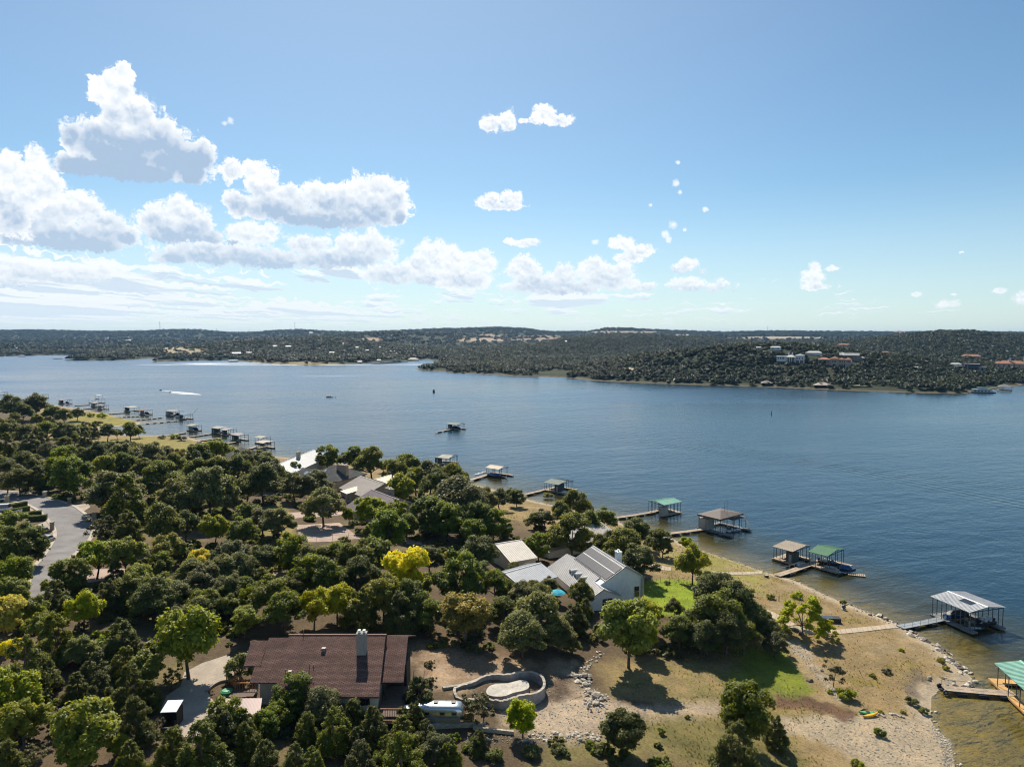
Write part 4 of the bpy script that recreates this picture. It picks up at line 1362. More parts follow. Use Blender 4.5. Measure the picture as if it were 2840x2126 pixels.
for i in range(7):
    MB().tube((-3.1 + i * 1.06, -1.92, 3.85), (-3.1 + i * 1.06, -1.92, 4.8), .03, n=5).build('rail_post', m_gal, t)
MB().tube((-3.1, -1.92, 4.8), (3.3, -1.92, 4.8), .035, n=5).build('handrail', m_gal, t)
for i in range(9):
    MB().box(3.4 + i * .3, -1.6, 3.5 - i * .34, 3.7 + i * .3, -.7, 3.58 - i * .34).build('step', m_deckgrey, t)
for i, (px_, py_) in enumerate(((2027, 1473), (2042, 1471))):
    t = jet_ski((*at(px_, py_)[:2], .15), math.radians(-35), ('white jet ski lying by the corner of the brown dock', 'second white jet ski, nearer the brown dock steps')[i], 'jet skis at the brown dock')
for px_, top_ in ((2016, 1398), (2009, 1399)):
    q = atd(px_, 1440, 214.5 + (2016 - px_) * .3)
    tag(MB().tube((q[0], q[1], 4.6), (q[0], q[1], 9.3), .05, .03).build('mast', m_post), ('thin dark mast standing before the brown dock roof' if px_ == 2016 else 'shorter dark mast just left of the other at the brown dock'), 'mast')
dock(51.6, 236.7, 214.0, 8.8, 3.8, 4.2, .6, 'mint', 'light mint-green gabled dock with a pale locker at its end', SHORE_DOCKS, locker=(3.2, 2.6, 1.8, 2.2, m_panel, 2.7), npost=6)
MB_ = MB()
q = Vector((51.6, 236.7, 0)) + Matrix.Rotation(math.radians(214), 3, 'Z') @ Vector((4.5, 1.5, 2.3))
t = empty('life_ring', q, math.radians(214), label='orange life ring on the locker of the mint-green dock', category='life ring')
b = MB()
for i in range(12):
    a0, a1 = i * math.pi / 6, (i + 1) * math.pi / 6
    b.tube((0, .35 * math.cos(a0), .35 * math.sin(a0)), (0, .35 * math.cos(a1), .35 * math.sin(a1)), .09, n=6)
b.build('ring', M('orange_buoy', (.7, .16, .04), .6), t)
MB().tube((-.28, 0, 0), (.05, 0, 0), .04, n=5).build('bracket', m_post, t)
dock(18.2, 272.4, -40.8, 7.2, 5.1, 3.5, .75, 'slate', 'dark slate-green dock with an enclosed dark end wall', SHORE_DOCKS, locker=(2.2, -2.6, 3.2, 2.2, m_darkwall, 2.9), ext=(.6, 2.2), npost=4)
dock(-6.4, 302.3, -37.3, 7.5, 3.5, 3.5, .8, 'tan', 'tan-roofed open dock with a blue jet boat moored in front', SHORE_DOCKS, ext=(.3, 3.0), npost=3)
motorboat((-7.2, 297.6, .1), math.radians(-35), 'blue and black jet boat moored before the tan open dock', m_navy, L=7.0, cover=m_blue)
for i, (px_, py_) in enumerate(((1323, 1319), (1332, 1316), (1342, 1313))):
    t = empty('storage_box', (*at(px_, py_, .6)[:2], .6), math.radians(18), label=('nearest the shore', 'middle', 'nearest the dock')[i] + ' of three white deck boxes on the gangway', category='box', group='white deck boxes on a gangway')
    MB().box(-.95, -.45, .02, .95, .45, .75).build('body', m_wht, t)
    MB().box(-1.0, -.5, .753, 1.0, .5, .86).build('lid', m_wht, t)
dock(-30.0, 329.9, -23.3, 6.1, 4.8, 3.5, .8, 'olive', 'khaki-roofed dock with a dark green locker at its left', SHORE_DOCKS, locker=(-3.6, -2.6, 2.4, 2.4, m_darkwall, 2.7), ext=(2.6, .3), npost=4)
dock(-36.1, 453.3, -36.1, 9.4, 4.1, 3.5, .8, 'slate', 'lone dark-roofed dock out in the open water', SHORE_DOCKS, locker=(-3.0, -2.2, 2, 2, m_darkwall, 2.5), ext=(.3, 1.2), npost=5)
motorboat((-35.5, 452.6, .3), math.radians(-36), 'dark boat under the lone open-water dock roof', m_blk, cover=m_blk)
for a, b, w, lab, rail, fl, pl, wh, mt in [
    ((2496, 1739), (2650, 1706), 1.9, 'grey railed gangway from the slab path to the white-roofed dock', 3, 3, False, False, m_gal),
    ((2154, 1596), (2280, 1552), 1.9, 'pale railed gangway climbing out to the tan and green docks', 1, 3, False, False, m_wood),
    ((2616, 1908), (2815, 1922), 1.9, 'plank gangway on two wheels leading to the mint dock at the right edge', 1, 3, True, True, m_wood),
    ((1852, 1480), (1972, 1463), 1.7, 'grey gangway with low rail out to the brown-roofed dock', 1, 4, False, False, m_wood),
    ((1706, 1436), (1815, 1418), 1.6, 'pale gangway out to the light mint-green dock', 1, 4, False, False, m_wood),
    ((1456, 1371), (1520, 1354), 1.6, 'brown gangway out to the slate-green dock', 1, 3, False, False, m_wood),
    ((1303, 1331), (1365, 1311), 1.9, 'pale gangway carrying white boxes to the tan dock', 0, 2, False, False, m_wood),
    ((1183, 1297), (1230, 1283), 1.6, 'dark thin gangway out to the khaki-roofed dock', 1, 3, False, False, m_wood),
    ((1207, 1198), (1262, 1187), 1.6, 'short railed gangway drooping into open water at the lone dock', 1, 3, False, False, m_wood)]:
    gangway(a, b, w, lab, GW, rail, fl, pl, wheels=wh, mat=mt)

LEFT = [  # column, row of the waterline, heading, length, half width, roof, label, extras
 (4, 1098, -38, 9, 4.5, 'tan', 'tan-roofed dock cut by the left edge of the picture', {}),
 (118, 1105, -38, 9, 4.2, 'slate', 'dark-roofed dock farthest out past the left woods', {}),
 (108, 1117, -38, 7, 3.5, 'grey', 'grey dock roof half hidden behind left shore oaks', {}),
 (181, 1121, -35, 9, 4.2, 'mauve', 'mauve-roofed dock with a blue covered boat', dict(locker=(-2.4, -2.2, 2.4, 3, m_navy, 2.4))),
 (269, 1119, -35, 12, 4.6, 'grey', 'long grey flat-roofed dock with a frame on top', {}),
 (270, 1130, -35, 8, 3.8, 'olive', 'olive-roofed dock in the middle of a close trio', dict(locker=(-2.6, -2.0, 2, 2.6, m_panel, 2.6))),
 (285, 1137, -35, 7, 3.6, 'grey', 'low grey gabled dock in front of a close trio', dict(locker=(-1.6, -1.8, 2, 2, m_panel, 2.4))),
 (365, 1142, -40, 9, 4.5, 'olive', 'tan hip-roofed dock with a brown enclosed corner', dict(hip=True, locker=(-2.4, -2.4, 2.6, 2.6, m_darkwall, 2.5))),
 (404, 1151, -40, 8, 3.8, 'red', 'rust-red roofed dock with a pale locker', dict(locker=(-1.4, -2, 2, 2, m_panel, 2.4))),
 (484, 1154, -38, 12, 4.2, 'grey', 'long grey-roofed dock with a covered dark boat', dict(locker=(-5.4, -1, 3.6, 3.4, m_panel, 2.7))),
 (517, 1164, -38, 7.5, 3.6, 'blue', 'blue-roofed dock with a davit crane', dict(locker=(-4.4, -1.8, 2, 2, m_navy, 2.6))),
 (539, 1196, -38, 7, 3.5, 'olive', 'khaki dock with turquoise posts and a blue boat', dict(locker=(-.4, -2.2, 1.8, 1.8, m_panel, 2.5))),
 (611, 1203, -38, 8.5, 3.8, 'olive', 'khaki-roofed dock with dark green walls', dict(locker=(-2.2, -1.6, 3.4, 3.4, m_darkwall, 2.6))),
 (634, 1208, -38, 7, 3.8, 'mauve', 'brownish-mauve dock roof second from the right of a trio', dict(locker=(-.6, -2.2, 2, 2.2, m_darkwall, 2.3))),
 (665, 1223, -38, 8.5, 3.6, 'mauve', 'brownish dock with an open right bay, nearest of a trio', dict(locker=(-1.2, -2.0, 2.6, 2.6, m_darkwall, 2.5))),
 (729, 1231, -38, 7, 3.2, 'olive', 'khaki-roofed dock holding a raised boat behind the beige one', {}),
 (737, 1245, -38, 7, 3.8, 'beige', 'beige-roofed dock peeping over the shore oaks', {})]
for (px_, py_, th, L, W_, rf, lab, ex) in LEFT:
    x, y, _ = at(px_, py_ - 2)
    dock(x, y, th, L, W_, 3.5, .7, rf, lab, CLUSTER, far=True, npost=3, **ex)
for (px_, py_, lab, hm, cv) in [(122, 1104, 'dark boat under the farthest left dock', m_blk, m_blk), (188, 1120, 'blue covered boat under the mauve dock roof', m_navy, m_blue), (495, 1153, 'dark covered boat under the long grey dock', m_blk, m_blk),
                                (543, 1194, 'blue covered boat under the khaki dock', m_navy, m_blue), (732, 1230, 'dark boat raised under the khaki dock behind the beige roof', m_blk, None), (408, 1150, 'dark boat under the rust-red dock roof', m_blk, m_blk)]:
    motorboat((*at(px_, py_)[:2], .5), math.radians(-38), lab, hm, 5.5, cv)
t = empty('top_frame', (*at(275, 1117)[:2], 4.3), math.radians(-35), label='open steel frame standing on the long grey dock roof', category='frame')
for x in (-3, 3):
    for y in (-1.6, 1.6):
        MB().tube((x, y, 0), (x, y, 2.6), .08, n=5).build('post', m_gal, t)
MB().box(-3.2, -1.8, 2.6, 3.2, 1.8, 2.7).build('canopy', m_gal, t)
t = empty('davit_crane', (*at(535, 1165)[:2], .5), math.radians(20), label='slanting davit crane at the blue dock', category='crane')
MB().tube((0, 0, 0), (0, 0, 4.2), .1).build('post', m_post, t)
MB().tube((0, 0, 4.2), (3.6, 0, 8.2), .09).build('boom', m_gal, t)
for a, b, lab in [((46, 1108), (100, 1106), 'farthest thin gangway past the left woods'), ((150, 1127), (172, 1124), 'short gangway to the mauve-roofed dock'), ((205, 1124), (250, 1121), 'gangway to the long grey flat-roofed dock'),
                  ((232, 1133), (256, 1131), 'gangway to the olive-roofed dock'), ((240, 1140), (270, 1138), 'gangway to the low grey gabled dock'), ((298, 1147), (348, 1143), 'gangway to the tan hip-roofed dock'),
                  ((323, 1156), (388, 1152), 'gangway to the rust-red dock'), ((372, 1164), (452, 1156), 'gangway to the long grey dock with the covered boat'), ((394, 1174), (498, 1165), 'longest left gangway, to the blue-roofed dock'),
                  ((460, 1208), (515, 1198), 'gangway to the khaki dock with turquoise posts'), ((520, 1211), (593, 1200), 'gangway to the dock with dark green walls'), ((556, 1221), (610, 1213), 'gangway to the brownish-mauve dock'),
                  ((612, 1232), (652, 1224), 'gangway to the nearest brownish dock'), ((692, 1243), (712, 1236), 'stub of gangway left of the beige dock')]:
    gangway(a, b, 1.6, lab, GWL, 0, 5, za=.55, zb=.5)

# boats and buoys out on the lake
def boat_wake(p0, p1, w, label):
    a, b_ = np.array(at(*p0)[:2]), np.array(at(*p1)[:2])
    n = 14
    d = (b_ - a) / n
    nn = np.array([-d[1], d[0]]) / np.hypot(*d)
    m, t = material('foam')
    pos = t.n('ShaderNodeNewGeometry', out=0)
    al = t.m('MULTIPLY', t.ss(t.noise(pos, .4, 4, .7), .28, .5), .95)
    s = t.n('ShaderNodeMixShader', {0: al, 1: t.n('ShaderNodeBsdfTransparent'), 2: t.n('ShaderNodeBsdfDiffuse', {'Color': (.8, .82, .84, 1)})})
    t.n('ShaderNodeOutputMaterial', {'Surface': s}, out=None)
    q = MB()
    for i in range(n):
        k0, k1 = math.sin(math.pi * (i + .3) / (n + 1)), math.sin(math.pi * (i + 1.3) / (n + 1))
        c0, c1 = a + d * i, a + d * (i + 1)
        q.poly([(*(c0 - nn * w * k0), .09), (*(c1 - nn * w * k1), .09), (*c1, .3 * k1 + .09), (*c0, .3 * k0 + .09)], [(0, 1, 2, 3)])
        q.poly([(*c0, .3 * k0 + .09), (*c1, .3 * k1 + .09), (*(c1 + nn * w * k1), .09), (*(c0 + nn * w * k0), .09)], [(0, 1, 2, 3)])
    return tag(q.build('boat_wake', m), label, kind='stuff')
boat_wake((446, 1083), (555, 1093), 3.6, 'white foam behind the jet skis')
boat_wake((470, 1089), (560, 1095), 4.4, 'brighter white foam behind the nearer jet ski')
jet_ski((*at(445, 1082)[:2], 0), math.radians(172), 'leading jet ski with a white wake on the left of the lake', 'jet skis under way', m_blk)
jet_ski((*at(471, 1088)[:2], 0), math.radians(172), 'following jet ski just behind the leading one', 'jet skis under way', m_blk)
t = motorboat((*at(915, 1101)[:2], 0), math.radians(8), 'small white motorboat with a sun top in mid lake', m_wht, L=6.8)
MB().box(-2, -1, 2.2, .8, 1, 2.28).build('sun_top', M('tan_canvas', (.4, .22, .12)), t)
for x in (-1.9, .7):
    MB().tube((x, .9, 1), (x, .9, 2.2), .05, n=5).build('top_pole', m_gal, t)
def buoy(px_, py_, h, r, mat, label):
    t = empty('buoy', (*at(px_, py_)[:2], 0), 0, label=label, category='buoy')
    MB().lathe([(r, -.3), (r, .4 * h), (r * .75, .45 * h), (r * .7, h)], 10).build('body', mat, t)
    MB().lathe([(r * .75, h), (r * .2, h * 1.15)], 10).build('top', mat, t)
buoy(1203, 1087, 2.6, 1.3, M('rust_red', (.25, .05, .03)), 'dark red box-like buoy in mid lake')
buoy(2140, 1149, 2.2, .35, M('red_paint', (.4, .04, .03)), 'thin red channel buoy on the right of the lake')
buoy(931, 1102, .7, .4, m_blk, 'tiny dark marker beside the small white motorboat')


# ------------------------------------------------------------------ houses
m_white = simple_mat('white_painted_wall', (.86, .84, .80), .85, 0, .1, 1.5)
m_cream = simple_mat('cream_render', (.58, .52, .40), .9, 0, .12, 1.5)
m_trim = simple_mat('white_trim', (.78, .77, .74), .6, 0, .08, 2)
m_darkin = simple_mat('dark_timber', (.045, .036, .03), .85, 0, .2, 2)
m_pipe = simple_mat('vent_pipe', (.22, .18, .16), .6, .3, .2, 3)


def stone_wall_mat(name, c1, c2, sc):
    m, t = material(name)
    co = t.n('ShaderNodeTexCoord', out=3)
    v = t.n('ShaderNodeTexVoronoi', {'Vector': t.vm('MULTIPLY', co, (1, 1, 1.7)), 'Scale': sc}, feature='F1', out=None)
    e = t.n('ShaderNodeTexVoronoi', {'Vector': t.vm('MULTIPLY', co, (1, 1, 1.7)), 'Scale': sc}, feature='DISTANCE_TO_EDGE')
    sep = t.n('ShaderNodeSeparateColor', {0: v.outputs[1]}, out=0)
    c = t.mix(sep, c1, c2)
    c = t.mix(t.ss(e, .06, .0, 0, .6), c, tuple(x * .55 for x in c1))
    principled(t, c, .92, 0, t.n('ShaderNodeBump', {'Strength': .7, 'Distance': .05, 'Height': t.ss(e, 0, .12)}), .15)
    return m


m_stone = stone_wall_mat('limestone_wall', (.46, .39, .29), (.34, .27, .19), 2.2)
m_stone2 = stone_wall_mat('pale_stone_wall', (.55, .49, .39), (.42, .36, .28), 1.8)


def shingle_mat(name, col, dark, sx=2.6, sy=5.5):
    """asphalt shingles: courses of short tabs, each its own tone"""
    m, t = material(name)
    co = t.n('ShaderNodeTexCoord', out=3)
    br = t.n('ShaderNodeTexBrick', {'Vector': co, 'Color1': (*col, 1), 'Color2': (*dark, 1), 'Mortar': tuple(x * .35 for x in dark) + (1,), 'Scale': 1.0,
                                    'Mortar Size': .035, 'Brick Width': .62, 'Row Height': .2, 'Bias': -.1}, out=None)
    n = t.noise(co, .35, 5, .6)
    n2 = t.noise(co, 14, 3, .7)
    c = t.vm('SCALE', br.outputs[0])
    t.put(c.node.inputs['Scale'], t.m('ADD', t.lin(n, .3, .7, .8, 1.2), t.lin(n2, .3, .7, -.2, .2)))
    principled(t, c, .95, 0, t.n('ShaderNodeBump', {'Strength': .8, 'Distance': .03, 'Height': t.m('MULTIPLY', br.outputs[1], -1.0)}), .12)
    return m


m_shingle = shingle_mat('brown_shingles', (.205, .118, .096), (.122, .075, .064))
m_gshing = shingle_mat('grey_shingles', (.17, .165, .16), (.11, .108, .105))
m_dshing = shingle_mat('dark_grey_shingles', (.13, .125, .12), (.09, .088, .085))


def window(parent, o, u, n, w, h, nx=2, ny=2, fm=None, name='window', pm=None):
    """framed window centred on o (3-D), u along the wall, n out of the wall"""
    o, u, n = Vector(o), Vector(u).normalized(), Vector(n).normalized()
    z = Vector((0, 0, 1))
    def bar(b, x0, x1, y0, y1, d0=0.0, d1=.07):
        q = []
        for dd in (d0, d1):
            for (x, y) in ((x0, y0), (x1, y0), (x1, y1), (x0, y1)):
                q.append(o + u * x + z * y + n * dd)
        b.hexa(q)
    b = MB()
    f = .07
    for (x0, x1, y0, y1) in ((-w / 2, w / 2, -h / 2, -h / 2 + f), (-w / 2, w / 2, h / 2 - f, h / 2), (-w / 2, -w / 2 + f, -h / 2 + f, h / 2 - f), (w / 2 - f, w / 2, -h / 2 + f, h / 2 - f)):
        bar(b, x0, x1, y0, y1)
    for i in range(1, nx):
        x = -w / 2 + w * i / nx
        bar(b, x - .035, x + .035, -h / 2 + f, h / 2 - f, .003, .065)
    for i in range(1, ny):
        y = -h / 2 + h * i / ny
        bar(b, -w / 2 + f, w / 2 - f, y - .025, y + .025, .006, .06)
    fo = b.build(name, fm or m_trim, parent)
    p = MB()
    bar(p, -w / 2 + f * .5, w / 2 - f * .5, -h / 2 + f * .5, h / 2 - f * .5, -.02, .022)
    p.build('pane', pm or m_glass, fo)
    return fo


def gable_walls(parent, x0, x1, yl, yr, z0, zl, zr_, zt, yt, mat, name='wall'):
    """closed body with a pentagon section: left wall at +yl (top zl), right wall at -yr (top zr_), ridge at yt"""
    sec = [(yl, z0), (yl, zl), (yt, zt), (-yr, zr_), (-yr, z0)]
    p = [(x0, y, z) for y, z in sec] + [(x1, y, z) for y, z in sec]
    f = [(0, 1, 2, 3, 4), (9, 8, 7, 6, 5)] + [(i, i + 5, (i + 1) % 5 + 5, (i + 1) % 5) for i in range(5)]
    o = MB().poly(p, [tuple(reversed(q)) for q in f]).build(name, mat, parent)
    return o


def chimney(parent, x, y, z0, z1, w, d, mat, caps=1, capm=None):
    o = MB().box(x - w / 2, y - d / 2, z0, x + w / 2, y + d / 2, z1).build('chimney', mat, parent)
    MB().box(x - w / 2 - .07, y - d / 2 - .07, z1 + .002, x + w / 2 + .07, y + d / 2 + .07, z1 + .12).build('chimney_top', capm or mat, o)
    for i in range(caps):
        cxx = x + (i - (caps - 1) / 2) * w / max(caps, 1)
        MB().lathe([(.16, 0), (.16, .3), (.24, .32), (.24, .38)], 8, (cxx, y, z1 + .122)).build('chimney_pot', m_trim, o)
    return o


# white house with solar roof ------------------------------------------------
wz = 4.6
t = empty('white_house', (20.6, 148.6, wz), math.radians(-70.8), label='white gabled house with ribbed metal roof, solar strips and three round dormers', category='house')
Z = lambda z: z - wz
rm = M('metal_roof_house', (.34, .325, .32), .5, .2, .12, 1.2)
zr_, ze = Z(13.2), Z(10.5)
sl = (13.2 - 8.0) / 9.4                       # long slope towards the trees (-y)
so = lambda y: zr_ + sl * y                   # height of that slope at y <= 0
# upper volume
gable_panels(t, -7.7, 7.7, 4.6, 4.55, ze, so(-4.55), zr_, rm, .14, .5, name='roof', cap=True)
# long lower slope, and its outer ends
for nm, (x0, x1, y0, y1) in {'a': (-11.7, 5.2, -4.56, -9.5), 'b': (5.2, 9.7, -5.9, -9.5)}.items():
    q = [(x0, y0, so(y0)), (x1, y0, so(y0)), (x1, y1, so(y1)), (x0, y1, so(y1))][::-1]
    o = MB().slab([(a, b_, c - .02) for a, b_, c in q], .14).build('lower_roof', rm, t)
    n = int((x1 - x0) / .5)
    for i in range(n + 1):
        x = x0 + .04 + (x1 - x0 - .08) * i / n
        MB().hexa([(x - .03, y1, so(y1) - .03), (x + .03, y1, so(y1) - .03), (x + .03, y0, so(y0) - .03), (x - .03, y0, so(y0) - .03),
                   (x - .03, y1, so(y1) + .05), (x + .03, y1, so(y1) + .05), (x + .03, y0, so(y0) + .05), (x - .03, y0, so(y0) + .05)]).build('roof_rib', rm, o)
q = [(-11.7, -4.54, so(-4.56)), (-7.7, -4.54, so(-4.56)), (-7.7, .2, so(-4.56) - 2.4), (-11.7, .2, so(-4.56) - 2.4)]
MB().slab(q, .14).build('back_roof', rm, t)
MB().slab([(-7.75, -4.6, so(-4.6) + .1), (5.2, -4.6, so(-4.6) + .1), (5.2, -4.45, so(-4.45) + .1), (-7.75, -4.45, so(-4.45) + .1)], .2).build('roof_edge', m_blk, t)
q = [(5.4, -5.88, so(-5.9)), (9.7, -5.88, so(-5.9)), (9.7, -2.0, so(-5.9) - 1.75), (7.4, -2.0, so(-5.9) - 1.75)]
MB().slab(q, .12).build('wing_roof', rm, t)
MB().hexa([(5.3, -6.0, so(-5.9) - .02), (9.72, -6.0, so(-5.9) - .02), (9.72, -5.75, so(-5.9) - .02), (5.3, -5.75, so(-5.9) - .02)] + [(5.3, -5.95, so(-5.9) + .1), (9.72, -5.95, so(-5.9) + .1), (9.72, -5.8, so(-5.9) + .1), (5.3, -5.8, so(-5.9) + .1)]).build('ridge_cap', m_trim, t)
gable_walls(t, -7.3, 7.25, 4.15, 4.4, -1.2, ze + .05, so(-4.4) - .17, zr_ - .2, 0, m_white)
MB().poly([(-7.3, -4.38, -1.2), (7.25, -4.38, -1.2), (7.25, -9.0, -1.2), (-7.3, -9.0, -1.2), (-7.3, -4.38, so(-4.4) - .2), (7.25, -4.38, so(-4.4) - .2), (7.25, -9.0, so(-9.0) - .2), (-7.3, -9.0, so(-9.0) - .2)],
          [(0, 1, 2, 3), (7, 6, 5, 4), (1, 0, 4, 5), (2, 1, 5, 6), (3, 2, 6, 7), (0, 3, 7, 4)]).build('wall', m_white, t)
MB().poly([(7.25, -2.4, -1.2), (9.35, -2.4, -1.2), (9.35, -9.0, -1.2), (7.25, -9.0, -1.2), (7.25, -2.4, so(-5.9) - 1.8), (9.35, -2.4, so(-5.9) - 1.8), (9.35, -9.0, so(-9.0) - .18), (7.25, -9.0, so(-9.0) - .18), (7.25, -5.9, so(-5.9) - .16), (9.35, -5.9, so(-5.9) - .16)],
          [(3, 2, 1, 0), (0, 1, 5, 4), (1, 2, 6, 9, 5), (2, 3, 7, 6), (3, 0, 4, 8, 7), (8, 9, 6, 7), (4, 5, 9, 8)]).build('wall', m_white, t)
MB().box(-11.3, -9.0, -1.2, -7.35, 0, so(-9) - .2).build('wall', m_white, t)
for y0, y1 in ((-2.35, -.65), (-4.35, -2.5)):
    for i in range(8):
        x0 = -7.45 + i * 1.85
        q = [(x0, y0, so(y0) + .13), (x0 + 1.83, y0, so(y0) + .13), (x0 + 1.83, y1, so(y1) + .13), (x0, y1, so(y1) + .13)]
        MB().slab(q, .05).build('solar_panel', M('solar_glass', (.030, .028, .040), .45, 0, .08, 1, .25), t)
MB().slab([(-7.5, -2.49, so(-2.49) + .12), (7.4, -2.49, so(-2.49) + .12), (7.4, -2.36, so(-2.36) + .12), (-7.5, -2.36, so(-2.36) + .12)], .08).build('solar_rail', m_trim, t)
for i, x in enumerate((-3.1, -.65, 1.8)):      # round-headed dormers
    y0, r = -7.5, .78
    zb = so(y0) - .05
    b, n = MB(), 8
    pf = [(x + r * math.cos(math.pi * k / n), y0, zb + .25 + r * math.sin(math.pi * k / n)) for k in range(n + 1)]
    pb = [(p[0], min(y0 + (p[2] - so(y0)) / sl + .25, -4.7), p[2]) for p in pf]
    b.poly(pf + pb, [(k, k + 1, n + 2 + k, n + 1 + k) for k in range(n)])
    b.poly([pf[0], pb[0], (x + r, y0, so(y0) - .1)], [(0, 2, 1)]).poly([pf[n], pb[n], (x - r, y0, so(y0) - .1)], [(0, 1, 2)])
    d = b.build('dormer', M('metal_roof_dormer', (.36, .37, .35), .5, .2, .1, 1), t)
    MB().poly(pf + [(x - r, y0, zb - .3), (x + r, y0, zb - .3)], [tuple(range(n + 3))]).build('dormer_face', m_trim, d)
    MB().poly([(x + .5 * r * math.cos(math.pi * k / 8) * 1.15, y0 - .03, zb + .22 + .62 * r * math.sin(math.pi * k / 8)) for k in range(9)], [tuple(range(9))]).build('dormer_vent', m_darkin, d)
chimney(t, 1.9, 1.3, ze + .6, zr_ + 1.3, 1.3, 1.0, m_white, 1, m_trim)
window(t, (7.26, 2.75, Z(7.6)), (0, 1, 0), (1, 0, 0), 1.25, 2.3, 1, 2)
window(t, (9.36, -5.0, Z(7.05)), (0, 1, 0), (1, 0, 0), 2.3, 1.7, 2, 2)
MB().box(7.26, 3.7, -.6, 7.5, 4.1, ze - .1).build('stone_corner', m_stone2, t)
MB().tube((7.42, 4.3, -.5), (7.42, 4.3, ze - .2), .06).build('downpipe', m_trim, t)

# grey metal garage left of it ------------------------------------------------
def shed_house(name, p1, p2, lift, run, drop, back, roof, label, wall, z0=None, ribs=.5, name_roof='roof', run2=None, drop2=None, wins=0, rm_=None, over=.35):
    """gabled building from the two ends of its ridge (pixels) and the height of the ridge above ground"""
    a, b_ = ground(*p1, lift=lift), ground(*p2, lift=lift)
    base = min(a[2], b_[2]) if z0 is None else z0
    zt = (a[2] + b_[2]) / 2 + lift - base
    th = math.atan2(b_[1] - a[1], b_[0] - a[0])
    L = math.hypot(b_[0] - a[0], b_[1] - a[1])
    t = empty(name, ((a[0] + b_[0]) / 2, (a[1] + b_[1]) / 2, base), th, label=label, category='house' if 'house' in name else name.split('_')[-1])
    run2 = run2 or back
    drop2 = drop2 if drop2 is not None else drop * back / run
    rm_ = rm_ or roof_mat(roof)
    # the slope towards the camera is the right one (-y) when the ridge runs left to right
    gable_panels(t, -L / 2, L / 2, back, run, zt - drop2, zt - drop, zt, rm_, .13, ribs, name=name_roof, cap=ribs > 0)
    k = over
    gable_walls(t, -L / 2 + k, L / 2 - k, back - k, run - k, -1.5, zt - drop2 * (back - k) / back - .17, zt - drop * (run - k) / run - .17, zt - .2, 0, wall)
    for i in range(wins):
        x = -L / 2 + L * (i + .5) / wins
        window(t, (x, -(run - k) - .005, (zt - drop) * .55), (1, 0, 0), (0, -1, 0), 1.3, 1.3, 2, 2)
    return t, L, zt


shed_house('metal_garage', (1398, 1581), (1500, 1567), 4.2, 5.4, 1.6, 4.0, 'grey', 'grey ribbed metal-roofed garage left of the white house', m_cream, rm_=M('metal_roof_pale', (.48, .48, .49), .45, .3, .1, 1))
t, L, zt = shed_house('long_house', (1474, 1478), (1668, 1461), 5.0, 6.5, 2.0, 5.0, 'beige', 'long beige metal-roofed house almost hidden by oaks behind the white house', m_cream, rm_=M('metal_roof_beige2', (.53, .48, .42), .5, .2, .12, 1))
shed_house('side_house', (1372, 1505), (1446, 1499), 5.0, 7.5, 2.3, 4.0, 'beige', 'beige metal roof between oaks left of the long house', m_cream, rm_=M('metal_roof_beige2', (.5, .45, .39)))
# purple-roofed house ------------------------------------------------------------
a = ground(1031, 1357, lift=7.0)
t = empty('purple_roof_house', (a[0], a[1], a[2]), math.radians(-52), label='house with a plum-brown metal roof and broad stone chimney behind bright elms', category='house')
rp = M('metal_roof_plum', (.175, .135, .14), .5, .15, .1, 1)
gable_panels(t, 0, 17, 6.5, 9.0, 4.4, 3.1, 7.0, rp, .14, .45)
gable_walls(t, .4, 16.6, 6.1, 8.5, -1.5, 4.4, 3.1, 6.8, 0, m_stone2)
chimney(t, 7.0, 2.2, 5.0, 8.2, 3.4, 1.3, m_stone, 2, m_stone)
MB().box(3.0, -4.6, 5.2, 3.9, -4.0, 5.75).build('roof_vent', m_blk, t)
for x, y in ((2.2, -2.2), (2.4, -5.0)):
    MB().tube((x, y, 4.6), (x, y, 6.5 + y * .1), .06).build('vent_pipe', m_pipe, t)
# tan metal roofs ------------------------------------------------------------------
a, b_ = ground(998, 1319, lift=6.5), ground(1065, 1342, lift=6.5)
L = math.hypot(b_[0] - a[0], b_[1] - a[1])
t = empty('tan_roof_house', (a[0], a[1], a[2]), math.atan2(b_[1] - a[1], b_[0] - a[0]), label='low house with greyish tan ribbed metal roof beside the grey shingled house', category='house')
rt = M('metal_roof_greytan', (.36, .31, .27), .5, .15, .1, 1)
gable_panels(t, 0, L, 6.0, 7.8, 4.4, 3.4, 6.5, rt, .13, .5)
gable_walls(t, .4, L - .4, 5.6, 7.3, -1.5, 4.4, 3.4, 6.3, 0, m_stone2)
t2, L2, zt2 = shed_house('cream_wing', (1029, 1327), (1085, 1319), 5.0, 6.0, 1.7, 4, 'beige', 'cream metal-roofed wing with a tall dark flue pipe', m_cream, ribs=.9, rm_=M('metal_roof_cream', (.60, .49, .36), .5, .15, .1, 1))
MB().tube((2.4, -3.0, zt2 - 1.2), (2.4, -3.0, zt2 + 2.4), .24, n=8).build('flue_pipe', m_darkin, t2)
shed_house('tan_garage', (880, 1333), (906, 1338), 4.0, 5.2, 1.7, 4, 'beige', 'tan metal-roofed garage left of the breezeway', m_cream, ribs=.9, rm_=M('metal_roof_cream2', (.52, .45, .36), .5, .15, .1, 1))
a, b_ = ground(943, 1361, lift=3.6), ground(1011, 1350, lift=3.6)
L = math.hypot(b_[0] - a[0], b_[1] - a[1])
t = empty('breezeway', (a[0], a[1], a[2]), math.atan2(b_[1] - a[1], b_[0] - a[0]), label='covered walkway with cream ribbed roof on stone posts', category='walkway')
q = [(0, -2.6, 2.9), (L, -2.6, 2.9), (L, 0, 3.6), (0, 0, 3.6)]
o = MB().slab(q, .12).build('roof', M('metal_roof_cream3', (.46, .40, .31), .5, .15, .1, 1), t)
